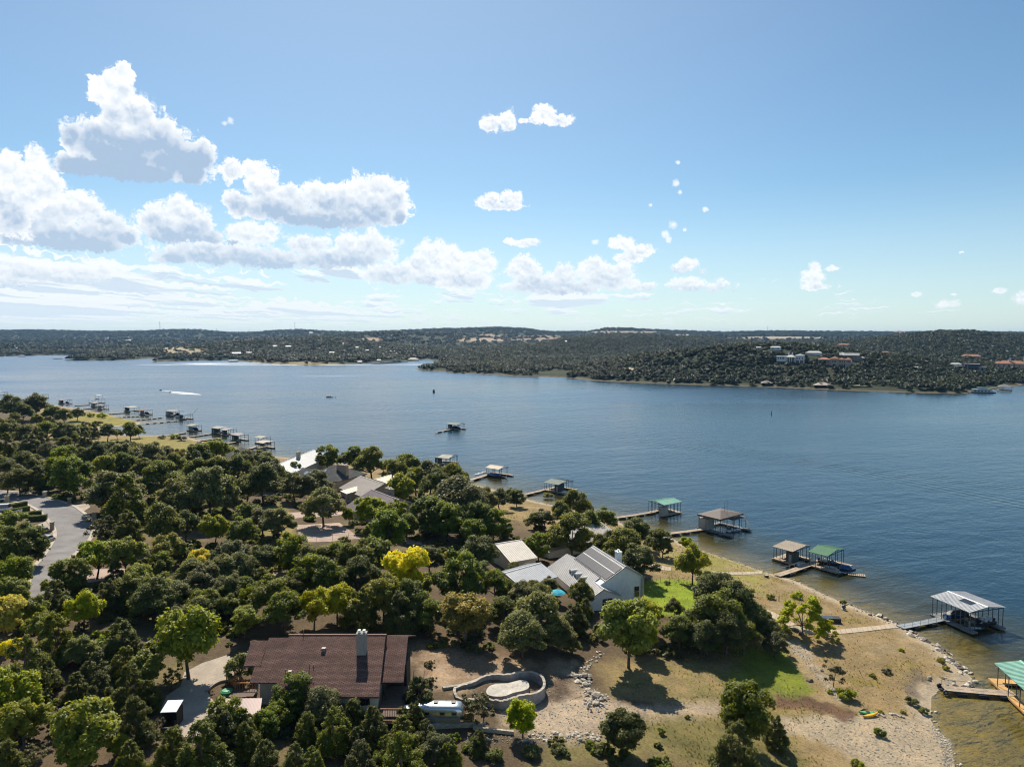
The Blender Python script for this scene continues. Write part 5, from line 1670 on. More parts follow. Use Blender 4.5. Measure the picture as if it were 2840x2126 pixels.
for i in range(int(L / .9) + 1):
    x = .05 + i * .9
    MB().hexa([(x - .04, -2.6, 2.88), (x + .04, -2.6, 2.88), (x + .04, 0, 3.58), (x - .04, 0, 3.58), (x - .04, -2.6, 2.97), (x + .04, -2.6, 2.97), (x + .04, 0, 3.67), (x - .04, 0, 3.67)]).build('roof_rib', MAT['metal_roof_cream3'], o)
for i in range(5):
    x = .3 + (L - .6) * i / 4
    MB().box(x - .22, -2.45, -.6, x + .22, -2.05, 2.85).build('post', m_stone, t)
MB().box(0, -2.3, -.8, L, -2.15, .8).build('low_wall', m_stone2, t)
# grey shingled house --------------------------------------------------------------
a = ground(928, 1288, lift=8.0)
gz = a[2]
t = empty('grey_shingle_house', (a[0], a[1], gz), math.radians(-28), label='grey shingled hip-roofed house with skylights and a wide four-pot stone chimney', category='house')
R_ = 8.2
MB().poly([(-R_, -R_, 4.0), (R_, -R_, 4.0), (R_, R_, 4.0), (-R_, R_, 4.0), (0, 0, 8.0), (-R_, -R_, 3.8), (R_, -R_, 3.8), (R_, R_, 3.8), (-R_, R_, 3.8)],
          [(0, 1, 4), (1, 2, 4), (2, 3, 4), (3, 0, 4), (8, 7, 6, 5), (0, 5, 6, 1), (1, 6, 7, 2), (2, 7, 8, 3), (3, 8, 5, 0)]).build('roof', m_gshing, t)
MB().box(-R_ + .5, -R_ + .5, -1.5, R_ - .5, R_ - .5, 3.79).build('wall', m_stone, t)
MB().poly([(-R_ - 8, -5, 2.8), (-R_ + 3, -5, 2.8), (-R_ + 3, 6, 2.8), (-R_ - 8, 6, 2.8), (-R_ - 8, .5, 5.4), (-R_ + 5, .5, 5.4)], [(0, 1, 5, 4), (2, 3, 4, 5), (3, 0, 4), (3, 2, 1, 0), (1, 2, 5)]).build('side_roof', m_gshing, t)
MB().box(-R_ - 7.5, -4.5, -1.5, -R_ + .4, 5.5, 2.79).build('wall', m_stone, t)
chimney(t, 4.6, -1.0, 4.6, 8.4, 4.4, 1.3, m_stone, 4, m_stone)
sk = M('skylight_glass', (.30, .38, .42), .12, 0, .1, 1, .8)
for x, y in ((-1.2, -3.6), (-1.9, -5.6)):
    z = 8.0 - 4.0 * (-y) / R_
    MB().slab([(x - .5, y - .7, z - .34 + .12), (x + .5, y - .7, z - .34 + .12), (x + .5, y + .7, z + .34 + .12), (x - .5, y + .7, z + .34 + .12)], .16).build('skylight', sk, t)
for x in (-10.0, -11.9):
    y = -2.0
    z = 5.4 - 2.6 * (.5 - y) / 5.5
    MB().slab([(x - .7, y - .8, z - .38 + .12), (x + .7, y - .8, z - .38 + .12), (x + .7, y + .8, z + .38 + .12), (x - .7, y + .8, z + .38 + .12)], .16).build('skylight', sk, t)
MB().box(-R_ + .7, -3.4, 3.9, -R_ + 3.0, -1.2, 5.6).build('dormer', m_stone2, t)
# white metal-roofed house, dark roof, glimpses ------------------------------------------
t, L, zt = shed_house('white_roof_house', (757, 1278), (871, 1259), 6.0, 8.0, 2.6, 5.0, 'white', 'house with a glaring white metal roof and small stone chimney', m_stone2, ribs=.9, rm_=M('metal_roof_glare', (.50, .495, .485), .55, .1, .06, 1))
chimney(t, L * .02, -1.2, zt - 1.4, zt + 2.2, 1.7, 1.2, m_stone2, 1)
window(t, (L * .36, -7.66, 1.9), (1, 0, 0), (0, -1, 0), 2.4, 1.2, 3, 1)
t, L, zt = shed_house('dark_roof_house', (667, 1241), (704, 1247), 6.5, 9.0, 3.4, 7.0, 'grey', 'charcoal shingled roof showing above trees by the shore', m_stone2, ribs=0, rm_=m_dshing)
shed_house('small_house', (717, 1254), (737, 1252), 5.0, 6.0, 2.2, 5.0, 'grey', 'little grey roof corner peeping from the shore oaks', m_stone2, ribs=0, rm_=m_gshing)

# brown shingled house -----------------------------------------------------------------------
BY, BZ, BS = 102.0, 16.0, 3.8 / 11.0
def on_roof(px, py, dz=0.0):
    r = ray(px, py)
    k = (CAM_H - (BZ + dz) + BS * BY) / (-r[2] + BS * r[1])
    return (r[0] * k, r[1] * k, CAM_H + r[2] * k)
bz0 = hz(-25, 96)
t = empty('brown_shingle_house', (-25, 96, 0), 0, label='large house with a stepped brown shingled roof and tall pale chimney', category='house')
o_ = Vector((25, -96, 0))
def loc(p):
    return (p[0] + 25, p[1] - 96, p[2])
def roof_poly(name, pts, dz, mat, th=.22):
    q = [loc(on_roof(*p, dz)) for p in pts]
    ar = sum(q[i][0] * q[(i + 1) % len(q)][1] - q[(i + 1) % len(q)][0] * q[i][1] for i in range(len(q)))
    if ar < 0:
        q = q[::-1]
    return MB().slab(q, th).build(name, mat, t)
roof_poly('roof', [(746, 1767), (800, 1767), (802, 1759.5), (1070, 1758.5), (1051, 1931), (764, 1931), (768, 1891), (693, 1891), (706, 1846), (724, 1846)], 0, m_shingle)
roof_poly('lower_roof', [(697, 1775), (744, 1775), (722, 1845), (676, 1845)], -.45, m_shingle)
wing = roof_poly('wing_roof', [(1062, 1764), (1132, 1763), (1119, 1891), (1050, 1891)], -.95, m_shingle)
R1, R2 = loc(on_roof(802, 1759.5)), loc(on_roof(1070, 1758.5))
MB().slab([(R1[0], R1[1] + .02, R1[2]), (R2[0], R2[1] + .02, R2[2]), (R2[0], R2[1] + 7.6, R2[2] - 4.6), (R1[0], R1[1] + 7.6, R1[2] - 4.6)], .2).build('back_roof', m_shingle, t)
MB().box(R1[0] - .1, R1[1] - .12, R1[2] + .02, R2[0] + .1, R2[1] + .16, R2[2] + .05).build('ridge_cap', simple_mat('ridge_shingle', (.2, .13, .10), .9), t)
W1, W2_ = loc(on_roof(1132, 1763, -.95)), loc(on_roof(1119, 1891, -.95))
MB().slab([(R2[0] - .2, W1[1] + .02, W1[2]), (W1[0], W1[1] + .02, W1[2]), (W1[0] + .9, W1[1] + 2.2, W1[2] - .8), (R2[0] - .2, W1[1] + 2.2, W1[2] - .8)], .2).build('back_roof', m_shingle, t)
E1 = loc(on_roof(1051, 1931)); E0 = loc(on_roof(764, 1931)); E2 = loc(on_roof(693, 1891))
zw = lambda y: (BZ - BS * (BY - (y + 96))) - .25
y1, y2 = E1[1] + .5, R1[1] + 7.4
xl, xe, xr = E0[0] + .3, E1[0] - .35, R2[0] - .35
zb_ = bz0 - 3.5
MB().poly([(xl, y1, zb_), (xe, y1, zb_), (xr, R1[1], zb_), (xr, y2, zb_), (R1[0], y2, zb_), (R1[0], R1[1], zb_),
           (xl, y1, zw(y1)), (xe, y1, zw(y1)), (xr, R1[1], zw(R1[1])), (xr, y2, R1[2] - 4.7), (R1[0], y2, R1[2] - 4.7), (R1[0], R1[1], zw(R1[1]))],
          [(5, 4, 3, 2, 1, 0), (0, 1, 7, 6), (1, 2, 8, 7), (2, 3, 9, 8), (3, 4, 10, 9), (4, 5, 11, 10), (5, 0, 6, 11), (6, 7, 8, 11), (11, 8, 9, 10)]).build('wall', m_cream, t)
MB().box(E2[0] + .8, E2[1] + 1.5, bz0 - 2, E0[0] + .25, R1[1] - 1, E2[2] - .3).build('wall', m_cream, t)
window(t, (E1[0] - 2.0, y1 - .004, zw(y1) - .85), (1, 0, 0), (0, -1, 0), 1.35, 1.0, 2, 1, m_darkin)
window(t, (E1[0] - 6.0, y1 - .004, zw(y1) - .85), (1, 0, 0), (0, -1, 0), 1.35, 1.0, 2, 1, m_darkin)
MB().box(E1[0] - .3, W2_[1] + 4.2, bz0 - 2, W2_[0] - .2, W1[1] - .4, W1[2] - 2.3).build('wing_wall', m_darkin, t)
zd = W2_[2] - 2.6
MB().box(E1[0] - .3, E1[1] - .6, zd - .25, W2_[0] + .3, W2_[1] + 4.15, zd).build('deck', M('deck_dark_planks', (.15, .10, .075), .85, 0, .25, 2), t)
for x in (E1[0] + .15, W2_[0] - .15):
    MB().box(x - .08, W2_[1] + .1, zd + .003, x + .08, W2_[1] + .26, W2_[2] - .25).build('porch_post', m_darkin, t)
    MB().box(x - .1, E1[1] - .5, bz0 - 2.5, x + .1, E1[1] - .3, zd - .253).build('deck_post', m_darkin, t)
rl_ = MB()
for i in range(13):
    x = E1[0] + .3 + (W2_[0] - E1[0]) * i / 12
    MB().box(x - .025, E1[1] - .58, zd + .003, x + .025, E1[1] - .53, zd + .95).build('baluster', m_darkin, t)
MB().box(E1[0] + .1, E1[1] - .62, zd + .95, W2_[0] + .4, E1[1] - .48, zd + 1.03).build('deck_rail', M('new_redwood', (.36, .17, .10), .8, 0, .2, 3), t)
MB().box(E1[0] + .6, E1[1] - 1.0, zd - .8, W2_[0] + .2, E1[1] - .65, zd - .3).build('deck_skirt', M('new_cedar', (.46, .25, .15), .8, 0, .25, 4), t)
for i in range(12):
    y = W1[1] - 4.6 - i * .38
    MB().box(W2_[0] + 1.0, y - .17, W1[2] - 4.2 - i * .17, W2_[0] + 2.3, y + .17, W1[2] - 4.12 - i * .17).build('step', m_darkin, t)
for x in (W2_[0] + .9, W2_[0] + 2.4):
    MB().chain([(x, W1[1] - 4.4, W1[2] - 3.2), (x, W1[1] - 9.2, W1[2] - 5.3)], .07, 5).build('stair_rail', m_darkin if x < W2_[0] + 1 else M('stair_timber', (.22, .12, .08), .8), t)
    MB().chain([(x, W1[1] - 4.4, W1[2] - 4.4), (x, W1[1] - 9.2, W1[2] - 6.4)], .1, 4).build('stringer', m_darkin, t)
cp = loc(on_roof(1002, 1816))
chimney(t, cp[0], cp[1] + .5, cp[2] - .2, cp[2] + 3.0, 1.35, 1.0, M('pale_brick', (.30, .268, .235), .9, 0, .15, 4), 2)
for px_, py_, hh, r in ((898, 1803, .4, .28), (804, 1866, .35, .25)):
    p = loc(on_roof(px_, py_))
    MB().box(p[0] - r, p[1] - r, p[2] - .1, p[0] + r, p[1] + r, p[2] + hh).build('roof_vent', m_pipe, t)
for px_, py_, hh in ((858, 1852, .75), (870, 1849, .4), (792, 1872, .9), (842, 1760, .8)):
    p = loc(on_roof(px_, py_))
    MB().tube((p[0], p[1], p[2] - .1), (p[0], p[1], p[2] + hh), .06).build('vent_pipe', m_pipe, t)
# carport with ribbed brown metal roof
gz = hz(-36, 89)
ca, cb, cc_, cd = at(604, 1936, gz + 3.1), at(727, 1935, gz + 3.1), at(719, 1991, gz + 2.5), at(578, 1990, gz + 2.5)
t = empty('carport', (ca[0], cc_[1], gz), 0, label='carport with a ribbed pinkish brown metal roof beside the drive', category='carport')
l_ = lambda p: (p[0] - ca[0], p[1] - cc_[1], p[2] - gz)
o = MB().slab([l_(cd), l_(cc_), l_(cb), l_(ca)], .14).build('roof', M('metal_roof_rosy', (.235, .165, .15), .5, .15, .1, 1), t)
b = MB()
for i in range(33):
    k = (i + .5) / 33
    p0, p1 = Vector(l_(ca)).lerp(Vector(l_(cb)), k), Vector(l_(cd)).lerp(Vector(l_(cc_)), k)
    b.hexa([p1 + Vector((-.03, 0, -.01)), p1 + Vector((.03, 0, -.01)), p0 + Vector((.03, 0, -.01)), p0 + Vector((-.03, 0, -.01)), p1 + Vector((-.03, 0, .06)), p1 + Vector((.03, 0, .06)), p0 + Vector((.03, 0, .06)), p0 + Vector((-.03, 0, .06))])
b.build('roof_ribs', MAT['metal_roof_rosy'], o)['kind'] = 'stuff'
MB().box(l_(ca)[0] + .3, .4, -1, l_(cb)[0] - .2, l_(ca)[1] - .3, 2.3).build('wall', m_darkin, t)
for x in (l_(cd)[0] + .3, l_(cc_)[0] - .3):
    MB().box(x - .08, .05, -.8, x + .08, .2, 2.35).build('post', m_darkin, t)
# small shed by the drive
gx_, gy_, gz = ground(470, 2018)
t = empty('small_shed', (gx_, gy_, gz), math.radians(4), label='small open-fronted shed with a white metal roof at the drive edge', category='shed')
MB().slab([(-1.0, -.2, 2.25), (1.0, -.2, 2.25), (1.0, 2.2, 2.6), (-1.0, 2.2, 2.6)], .08).build('roof', m_wht, t)
MB().box(-.95, 0, -.3, -.87, 2.1, 2.15).box(.87, 0, -.3, .95, 2.1, 2.15).box(-.866, 2.02, -.3, .866, 2.1, 2.3).build('wall', m_darkin, t)
MB().box(-1.0, -.15, .05, 1.0, -.05, .16).build('front_rail', m_wht, t)


# ------------------------------------------------------------------ garden and building site near the brown house
m_cedar = simple_mat('orange_cedar', (.50, .23, .08), .8, 0, .25, 3)
g0 = hz(-33.5, 95)
t = empty('cedar_stair', (*ground(640, 1885)[:2], ground(640, 1885)[2]), math.radians(-42), label='orange cedar stair with rails going down from the drive to the house', category='stairs')
for i in range(8):
    MB().box(i * .34, -.6, .5 - i * .12, i * .34 + .36, .6, .56 - i * .12).build('step', m_cedar, t)
for s in (-.65, .65):
    for i in range(5):
        MB().box(i * .7 - .05, s - .05, -.8, i * .7 + .05, s + .05, 1.45 - i * .22).build('rail_post', m_cedar, t)
    MB().hexa([(-.05, s - .06, 1.4), (2.9, s - .06, .55), (2.9, s + .06, .55), (-.05, s + .06, 1.4), (-.05, s - .06, 1.52), (2.9, s - .06, .67), (2.9, s + .06, .67), (-.05, s + .06, 1.52)]).build('handrail', m_cedar, t)
x, y, z = ground(672, 1930)
t = empty('cedar_deck', (x, y, z), 0, label='small cedar deck with dark railing between stair and carport', category='deck')
MB().box(-1.6, -.9, .25, 1.8, 1.3, .4).build('deck', M('deck_dark_planks', (.15, .10, .075)), t)
for i in range(10):
    MB().box(-1.55 + i * .36, 1.2, .403, -1.5 + i * .36, 1.25, 1.3).build('baluster', m_cedar, t)
MB().box(-1.6, 1.17, 1.3, 1.8, 1.29, 1.38).build('rail', m_cedar, t)
t = empty('closed_parasol', ground(713, 1926), 0, label='folded blue parasol under the brown roof edge', category='parasol')
MB().tube((0, 0, 0), (0, 0, 2.7), .04, n=6).build('pole', m_post, t)
MB().lathe([(.22, .9), (.2, 1.4), (.1, 2.3), (.03, 2.65)], 8).build('canopy', M('blue_grey_cloth', (.10, .16, .24), .85), t)
t = empty('rain_tub', ground(629, 1924), 0, label='round green tub in the small yard behind the carport', category='tub')
MB().lathe([(.75, 0), (.85, .5), (.8, .52)], 14).build('body', M('green_plastic', (.05, .30, .12), .5), t)
MB().lathe([(.84, .5), (.6, .66), (.1, .72)], 14).build('lid', M('green_plastic', (.05, .30, .12)), t)
W2w = on_roof(1119, 1891, -.95)
t = empty('satellite_dish', (W2w[0] + .7, W2w[1] - 1.6, 0), 0, label='white satellite dish beside the brown house porch', category='dish')
dz_ = hz(W2w[0] + .7, W2w[1] - 1.6)
MB().tube((0, 0, dz_ - .2), (0, 0, dz_ + 2.0), .05, n=6).build('mast', m_post, t)
MB().lathe([(.05, 0), (.35, .06), (.55, .2), (.53, .21), (.33, .09), (.04, .04)], 14, (0, 0, dz_ + 2.0)).build('dish', m_wht, t)
pw = gpoly(tile(*(440, 1820), [(905, 680), (960, 640), (1060, 560), (1200, 495), (1360, 470)], 6.9125))
b = smooth_line(pw, 5)
t = empty('retaining_wall', (0, 0, 0), 0, label='low curved concrete wall edging the drive by the carport', category='wall')
zz = height(b[:, 0], b[:, 1])
for i in range(len(b) - 1):
    d = b[i + 1] - b[i]
    nn = np.array([-d[1], d[0]]) / np.hypot(*d) * .16
    MB().hexa([(*(b[i] - nn), zz[i] - 1), (*(b[i + 1] - nn), zz[i + 1] - 1), (*(b[i + 1] + nn), zz[i + 1] - 1), (*(b[i] + nn), zz[i] - 1),
               (*(b[i] - nn), zz[i] + .35), (*(b[i + 1] - nn), zz[i + 1] + .35), (*(b[i + 1] + nn), zz[i + 1] + .35), (*(b[i] + nn), zz[i] + .35)]).build('wall_section', m_conc, t)

# travel trailer
tx, ty, tz = ground(1222, 2012)
t = empty('travel_trailer', (tx - .6, ty + .8, tz), math.radians(-1), label='rounded silver travel trailer parked beside the brown house', category='trailer')
m_alu = simple_mat('polished_aluminium', (.66, .66, .65), .28, .85, .06, 1.2)
m_alu2 = simple_mat('dull_aluminium', (.34, .31, .26), .4, .5, .15, 1.5)
sec = []
for k in range(17):
    a = math.pi * 2 * k / 16 if k < 16 else None
    if a is not None:
        c, s = math.cos(a), math.sin(a)
        sec.append((1.18 * math.copysign(abs(c) ** .55, c), 1.12 * math.copysign(abs(s) ** .55, s)))
rings = []
Lt = 7.6
for i in range(15):
    u = -1 + 2 * i / 14
    x = Lt / 2 * math.copysign(1 - (1 - abs(u)) ** 1.9, u) if abs(u) > .55 else Lt / 2 * u * .9
    x = Lt / 2 * u
    k = (1 - max(0, (abs(u) - .72) / .28) ** 2.6 * .62)
    rings.append([(x, y * (k * .5 + .5 if abs(u) < 1 else .72), 1.75 + z_ * k) for y, z_ in sec])
p = [q for r in rings for q in r]
f = []
for i in range(14):
    for j in range(16):
        f.append((i * 16 + j, i * 16 + (j + 1) % 16, (i + 1) * 16 + (j + 1) % 16, (i + 1) * 16 + j))
f += [tuple(range(15, -1, -1)), tuple(range(14 * 16, 15 * 16))]
MB().poly(p, [tuple(reversed(q)) for q in f]).build('body', m_alu, t, True)
MB().box(-3.3, -1.24, .62, 3.3, 1.24, 1.25).build('skirt', m_alu2, t)
for x in (-1.2, .9, 2.5):
    window(t, (x, -1.2, 1.95), (1, 0, 0), (0, -1, 0), .75, .5, 1, 1, m_alu2)
for x in (-.1, 2.3):
    MB().box(x - .3, -.3, 2.84, x + .3, .3, 3.0).build('roof_vent', m_blk, t)
for x in (-.55, .55):
    w = MB().tube((x, -1.3, .36), (x, -1.02, .36), .36, n=14).build('wheel', m_blk, t)
    MB().tube((x, -1.32, .36), (x, -1.28, .36), .18, n=10).build('hub', m_gal, w)
MB().box(3.4, -.08, .5, 4.6, .08, .6).build('hitch', m_post, t)
x, y, z = ground(1300, 2010)
t = empty('plywood_sheet', (x, y, z), math.radians(6), label='orange plywood sheet standing by the end of the trailer', category='board')
MB().box(-.75, -.04, -.05, .75, .04, 1.7).build('panel', M('plywood', (.55, .29, .09), .85, 0, .2, 4), t)
MB().tube((0, .05, 1.3), (0, .9, 0), .04, n=5).build('prop', m_wood, t)

# kidney-shaped pool shell and the form inside it
def kidney(pts, n=6, zoff=0.0):
    q = pts + [pts[0]]
    g = gpoly(pts)
    p = np.vstack([g[-1:], g, g[:2]])
    out = []
    for i in range(1, len(p) - 2):
        for k in range(n):
            s = k / n
            a, b, c, d = p[i - 1], p[i], p[i + 1], p[i + 2]
            out.append(.5 * (2 * b + (c - a) * s + (2 * a - 5 * b + 4 * c - d) * s * s + (3 * b - a - 3 * c + d) * s ** 3))
    return np.array(out)
m_form = simple_mat('raw_concrete', (.30, .285, .27), .95, 0, .35, 1.6, .15, .4)
m_rim = simple_mat('rough_pale_rim', (.42, .37, .31), .95, 0, .3, 2.5, .15, .6)
K1 = kidney(tile(*G, [(-70, 1000), (-10, 968), (90, 950), (190, 905), (290, 892), (400, 906), (500, 893), (610, 905), (690, 945), (722, 1010), (710, 1070), (640, 1115), (540, 1125), (450, 1142), (370, 1160), (290, 1150), (180, 1120), (60, 1110), (-40, 1080)]))
zp = float(np.mean(height(K1[:, 0], K1[:, 1])))
t = empty('pool_shell', (K1[:, 0].mean(), K1[:, 1].mean(), zp), 0, label='unfinished kidney-shaped pool with a ragged concrete rim', category='pool')
cxy = K1.mean(0)
kn = np.roll(K1, -1, 0) - np.roll(K1, 1, 0)
kn = np.stack([kn[:, 1], -kn[:, 0]], 1) / np.linalg.norm(kn, axis=1)[:, None]
if ((K1 - cxy) * kn).sum() < 0:
    kn = -kn
n = len(K1)
jit = RNG.normal(size=n) * .05
K1 = K1 - cxy
zt = 1.0
for i in range(n):
    j = (i + 1) % n
    a0, a1 = K1[i], K1[j]
    b0, b1 = K1[i] - kn[i] * .28, K1[j] - kn[j] * .28
    q = [(*b0, -.9), (*b1, -.9), (*a1, -.9), (*a0, -.9), (*b0, zt), (*b1, zt), (*a1, zt), (*a0, zt)]
    if (a1[0] - b0[0]) * (a0[1] - b0[1]) - (a1[1] - b0[1]) * (a0[0] - b0[0]) < 0:
        q = [q[k] for k in (3, 2, 1, 0, 7, 6, 5, 4)]
    MB().hexa(q).build('wall_form', m_form, t)
    k0, k1 = zt + .1 + jit[i], zt + .1 + jit[j]
    a0, a1, b0, b1 = K1[i] + kn[i] * .05, K1[j] + kn[j] * .05, K1[i] - kn[i] * .36, K1[j] - kn[j] * .36
    q = [(*b0, zt + .003), (*b1, zt + .003), (*a1, zt + .003), (*a0, zt + .003), (*b0, k0), (*b1, k1), (*a1, k1), (*a0, k0)]
    if (a1[0] - b0[0]) * (a0[1] - b0[1]) - (a1[1] - b0[1]) * (a0[0] - b0[0]) < 0:
        q = [q[k] for k in (3, 2, 1, 0, 7, 6, 5, 4)]
    MB().hexa(q).build('rim', m_rim, t)
K2 = kidney(tile(*G, [(212, 1010), (240, 968), (310, 952), (400, 955), (500, 938), (560, 948), (584, 985), (578, 1020), (530, 1040), (450, 1052), (370, 1075), (280, 1068), (225, 1045)]))
c2 = K2.mean(0)
t = empty('island_form', (c2[0], c2[1], zp), 0, label='flat-topped kidney-shaped concrete form standing inside the pool', category='form')
K2 = K2 - c2
MB().slab([(*q, .35) for q in (K2 if sum(K2[i][0] * K2[(i + 1) % len(K2)][1] - K2[(i + 1) % len(K2)][0] * K2[i][1] for i in range(len(K2))) > 0 else K2[::-1])], 1.3).build('side', m_form, t)
K3 = K2 * .99
MB().slab([(*q, .42) for q in (K3 if sum(K3[i][0] * K3[(i + 1) % len(K3)][1] - K3[(i + 1) % len(K3)][0] * K3[i][1] for i in range(len(K3))) > 0 else K3[::-1])], .066).build('top', M('pale_gunite', (.50, .45, .385), .95, 0, .25, 2), t)

# rocks
def rock_mesh(seed, mat):
    rng = np.random.default_rng(seed)
    bm = bmesh.new()
    bmesh.ops.create_icosphere(bm, subdivisions=1, radius=.5)
    for v in bm.verts:
        d = rng.normal(size=3) * .07
        v.co = Vector((v.co.x * 1.15 + d[0], v.co.y * .9 + d[1], v.co.z * .72 + d[2]))
        for ax in range(3):
            v.co[ax] = max(-.42, min(.42, v.co[ax] * (1.1 if ax < 2 else 1.0)))
    me = bpy.data.meshes.new('rock')
    bm.to_mesh(me)
    bm.free()
    me.materials.append(mat)
    return me
m_rock = simple_mat('limestone_rock', (.52, .46, .37), .95, 0, .3, 2, .15, .5, vary=.25)
m_rockd = simple_mat('dark_wet_rock', (.15, .125, .105), .9, 0, .3, 2, .2, .5, vary=.3)
ROCKS = [rock_mesh(i, m_rock) for i in range(4)]
ROCKSD = [rock_mesh(20 + i, m_rockd) for i in range(3)]
def place_rock(parent, x, y, z, s, meshes=None, flat=1.0, rng=random):
    me = rng.choice(meshes or ROCKS)
    o = bpy.data.objects.new('rock', me)
    o.location = (x, y, z)
    o.scale = (s * rng.uniform(.8, 1.3), s * rng.uniform(.7, 1.1), s * rng.uniform(.6, 1.0) * flat)
    o.rotation_euler = (rng.uniform(-.3, .3), rng.uniform(-.3, .3), rng.uniform(0, 6.28))
    link(o, parent)
def rock_group(label, spots, cat='rocks'):
    """spots: (column, row, size in metres, height above ground)"""
    ref = ground(spots[0][0], spots[0][1])
    t = empty('rock_pile', ref, 0, label=label, category=cat)
    for px_, py_, s, up in spots:
        x, y, z = ground(px_, py_)
        place_rock(t, x - ref[0], y - ref[1], z - ref[2] + up + s * .15, s * 1.35)
    return t
rng = random.Random(5)
zt_ = lambda lst: [(1540 + x / 11.83, 1840 + y / 11.83, s, u) for x, y, s, u in lst]
sp = zt_([(430, 410, .55, .1), (540, 420, .55, .1), (690, 430, .7, .15), (650, 480, .6, .0), (840, 440, .6, .2), (960, 430, .95, .2), (1090, 450, .9, .2), (910, 560, .65, .1), (720, 600, .75, .0), (830, 620, .6, 0), (1010, 600, .5, 0), (1110, 600, .5, 0),
          (985, 690, .95, 0), (1120, 690, .5, 0), (860, 740, .5, 0), (1110, 540, .55, .2), (590, 350, .6, .1), (1180, 610, .35, 0)])
rock_group('pile of big pale limestone blocks right of the pool', sp, 'rock pile')
sp = zt_([(1070, 890, .8, .1), (960, 950, .4, 0), (1330, 1150, 1.1, .5), (1120, 1270, .75, .1), (1350, 1340, .85, .1), (1500, 1230, .75, .3), (1510, 1360, .7, 0), (1270, 960, .5, .2), (1150, 960, .5, .1), (1000, 1310, .5, 0), (1430, 1060, .55, .4), (1540, 1120, .6, .3), (1610, 1410, .35, 0), (1680, 1460, .4, 0), (1240, 1080, .5, .4)]
         + [(rng.gauss(1280, 180), rng.gauss(1190, 150), rng.uniform(.2, .45), rng.uniform(.05, .35)) for _ in range(45)])
rock_group('rounded heap of grey-brown stones below the limestone blocks', sp, 'rock heap')
sp = [(1280 + (560 + i * 9 + rng.uniform(-20, 20)) / 3.1127, 1594 + (1395 + 20 * math.sin(i * .4) + rng.uniform(-35, 45)) / 3.1127, rng.uniform(.22, .6), 0) for i in range(74)]
rock_group('rubble bank of broken stone along the lower edge of the site', sp, 'rubble bank')
sp = [(1280 + (1040 + i * 5 + rng.uniform(-25, 25)) / 3.1127, 1594 + (830 - i * 4.5 + rng.uniform(-25, 25)) / 3.1127, rng.uniform(.2, .45), 0) for i in range(34)]
rock_group('trail of grey stones running up into the oak shade', sp, 'stones')
sp = tile(*H_, [(955, 1205), (985, 1212), (1060, 1200), (1085, 1206), (1110, 1213), (1140, 1222), (1165, 1228), (1395, 885), (650, 840), (1000, 1222)])
rock_group('scattered flat pale rocks on the beach by the kayaks', [(x, y, .5, 0) for x, y in sp], 'rocks')

# stones along the waterline: the largest one by one, the rest as one loose mass
t = empty('shore_rocks', (0, 0, 0), 0, label='broken rock armour along the near waterline', category='rocks')
line = np.array([at(*p)[:2] for p in NEAR_SHORE[:34]])
seg = np.diff(line, axis=0)
cnt = 0
small = []
for i in range(len(seg)):
    Ls = float(np.hypot(*seg[i]))
    dens = 1.6 if i < 5 else (6.5 if i < 15 else 3.0)
    beach = 3 <= i <= 4
    for _ in range(int(Ls * dens * (.25 if beach else 1))):
        k = rng.random()
        nx_, ny_ = -seg[i][1] / Ls, seg[i][0] / Ls
        off = rng.gauss(.6, .9 if i < 5 or i > 14 else 1.5)
        x, y = line[i][0] + seg[i][0] * k - nx_ * off, line[i][1] + seg[i][1] * k - ny_ * off
        if float(poly_sdf(near_poly, [x], [y])[0]) < -1.0:
            continue
        big = (5 <= i <= 13 and rng.random() < .55)
        s = rng.uniform(.6, 1.4) if big else rng.uniform(.2, .6)
        if s > .42 and cnt < 280 and i > 4:
            cnt += 1
            place_rock(t, x, y, hz(x, y) + s * .08, s, ROCKSD if rng.random() < .45 else ROCKS, .7, rng)
        else:
            small.append((x, y, s))
def stone_mass(name, pts, label, mats, seed=3):
    rg = np.random.default_rng(seed)
    base_v = np.array([v.co for v in ROCKS[0].vertices])
    base_f = np.array([p.vertices for p in ROCKS[0].polygons])
    pts = np.array(pts)
    n = len(pts)
    z = height(pts[:, 0], pts[:, 1])
    a = rg.random(n) * 6.283
    sc = pts[:, 2][:, None] * (.7 + .6 * rg.random((n, 3)))
    v = base_v[None] * sc[:, None, :]
    ca_, sa_ = np.cos(a)[:, None], np.sin(a)[:, None]
    vx, vy = v[..., 0] * ca_ - v[..., 1] * sa_, v[..., 0] * sa_ + v[..., 1] * ca_
    V = np.stack([vx + pts[:, 0, None], vy + pts[:, 1, None], v[..., 2] + (z + pts[:, 2] * .1)[:, None]], 2).reshape(-1, 3)
    Fm = (base_f[None] + (np.arange(n) * len(base_v))[:, None, None]).reshape(-1, 3)
    return tag(link(bpy.data.objects.new(name, np_mesh(name, V, Fm, mats))), label, kind='stuff')
stone_mass('shore_gravel', small, 'small loose stones along the near waterline', m_rock)
gv = []
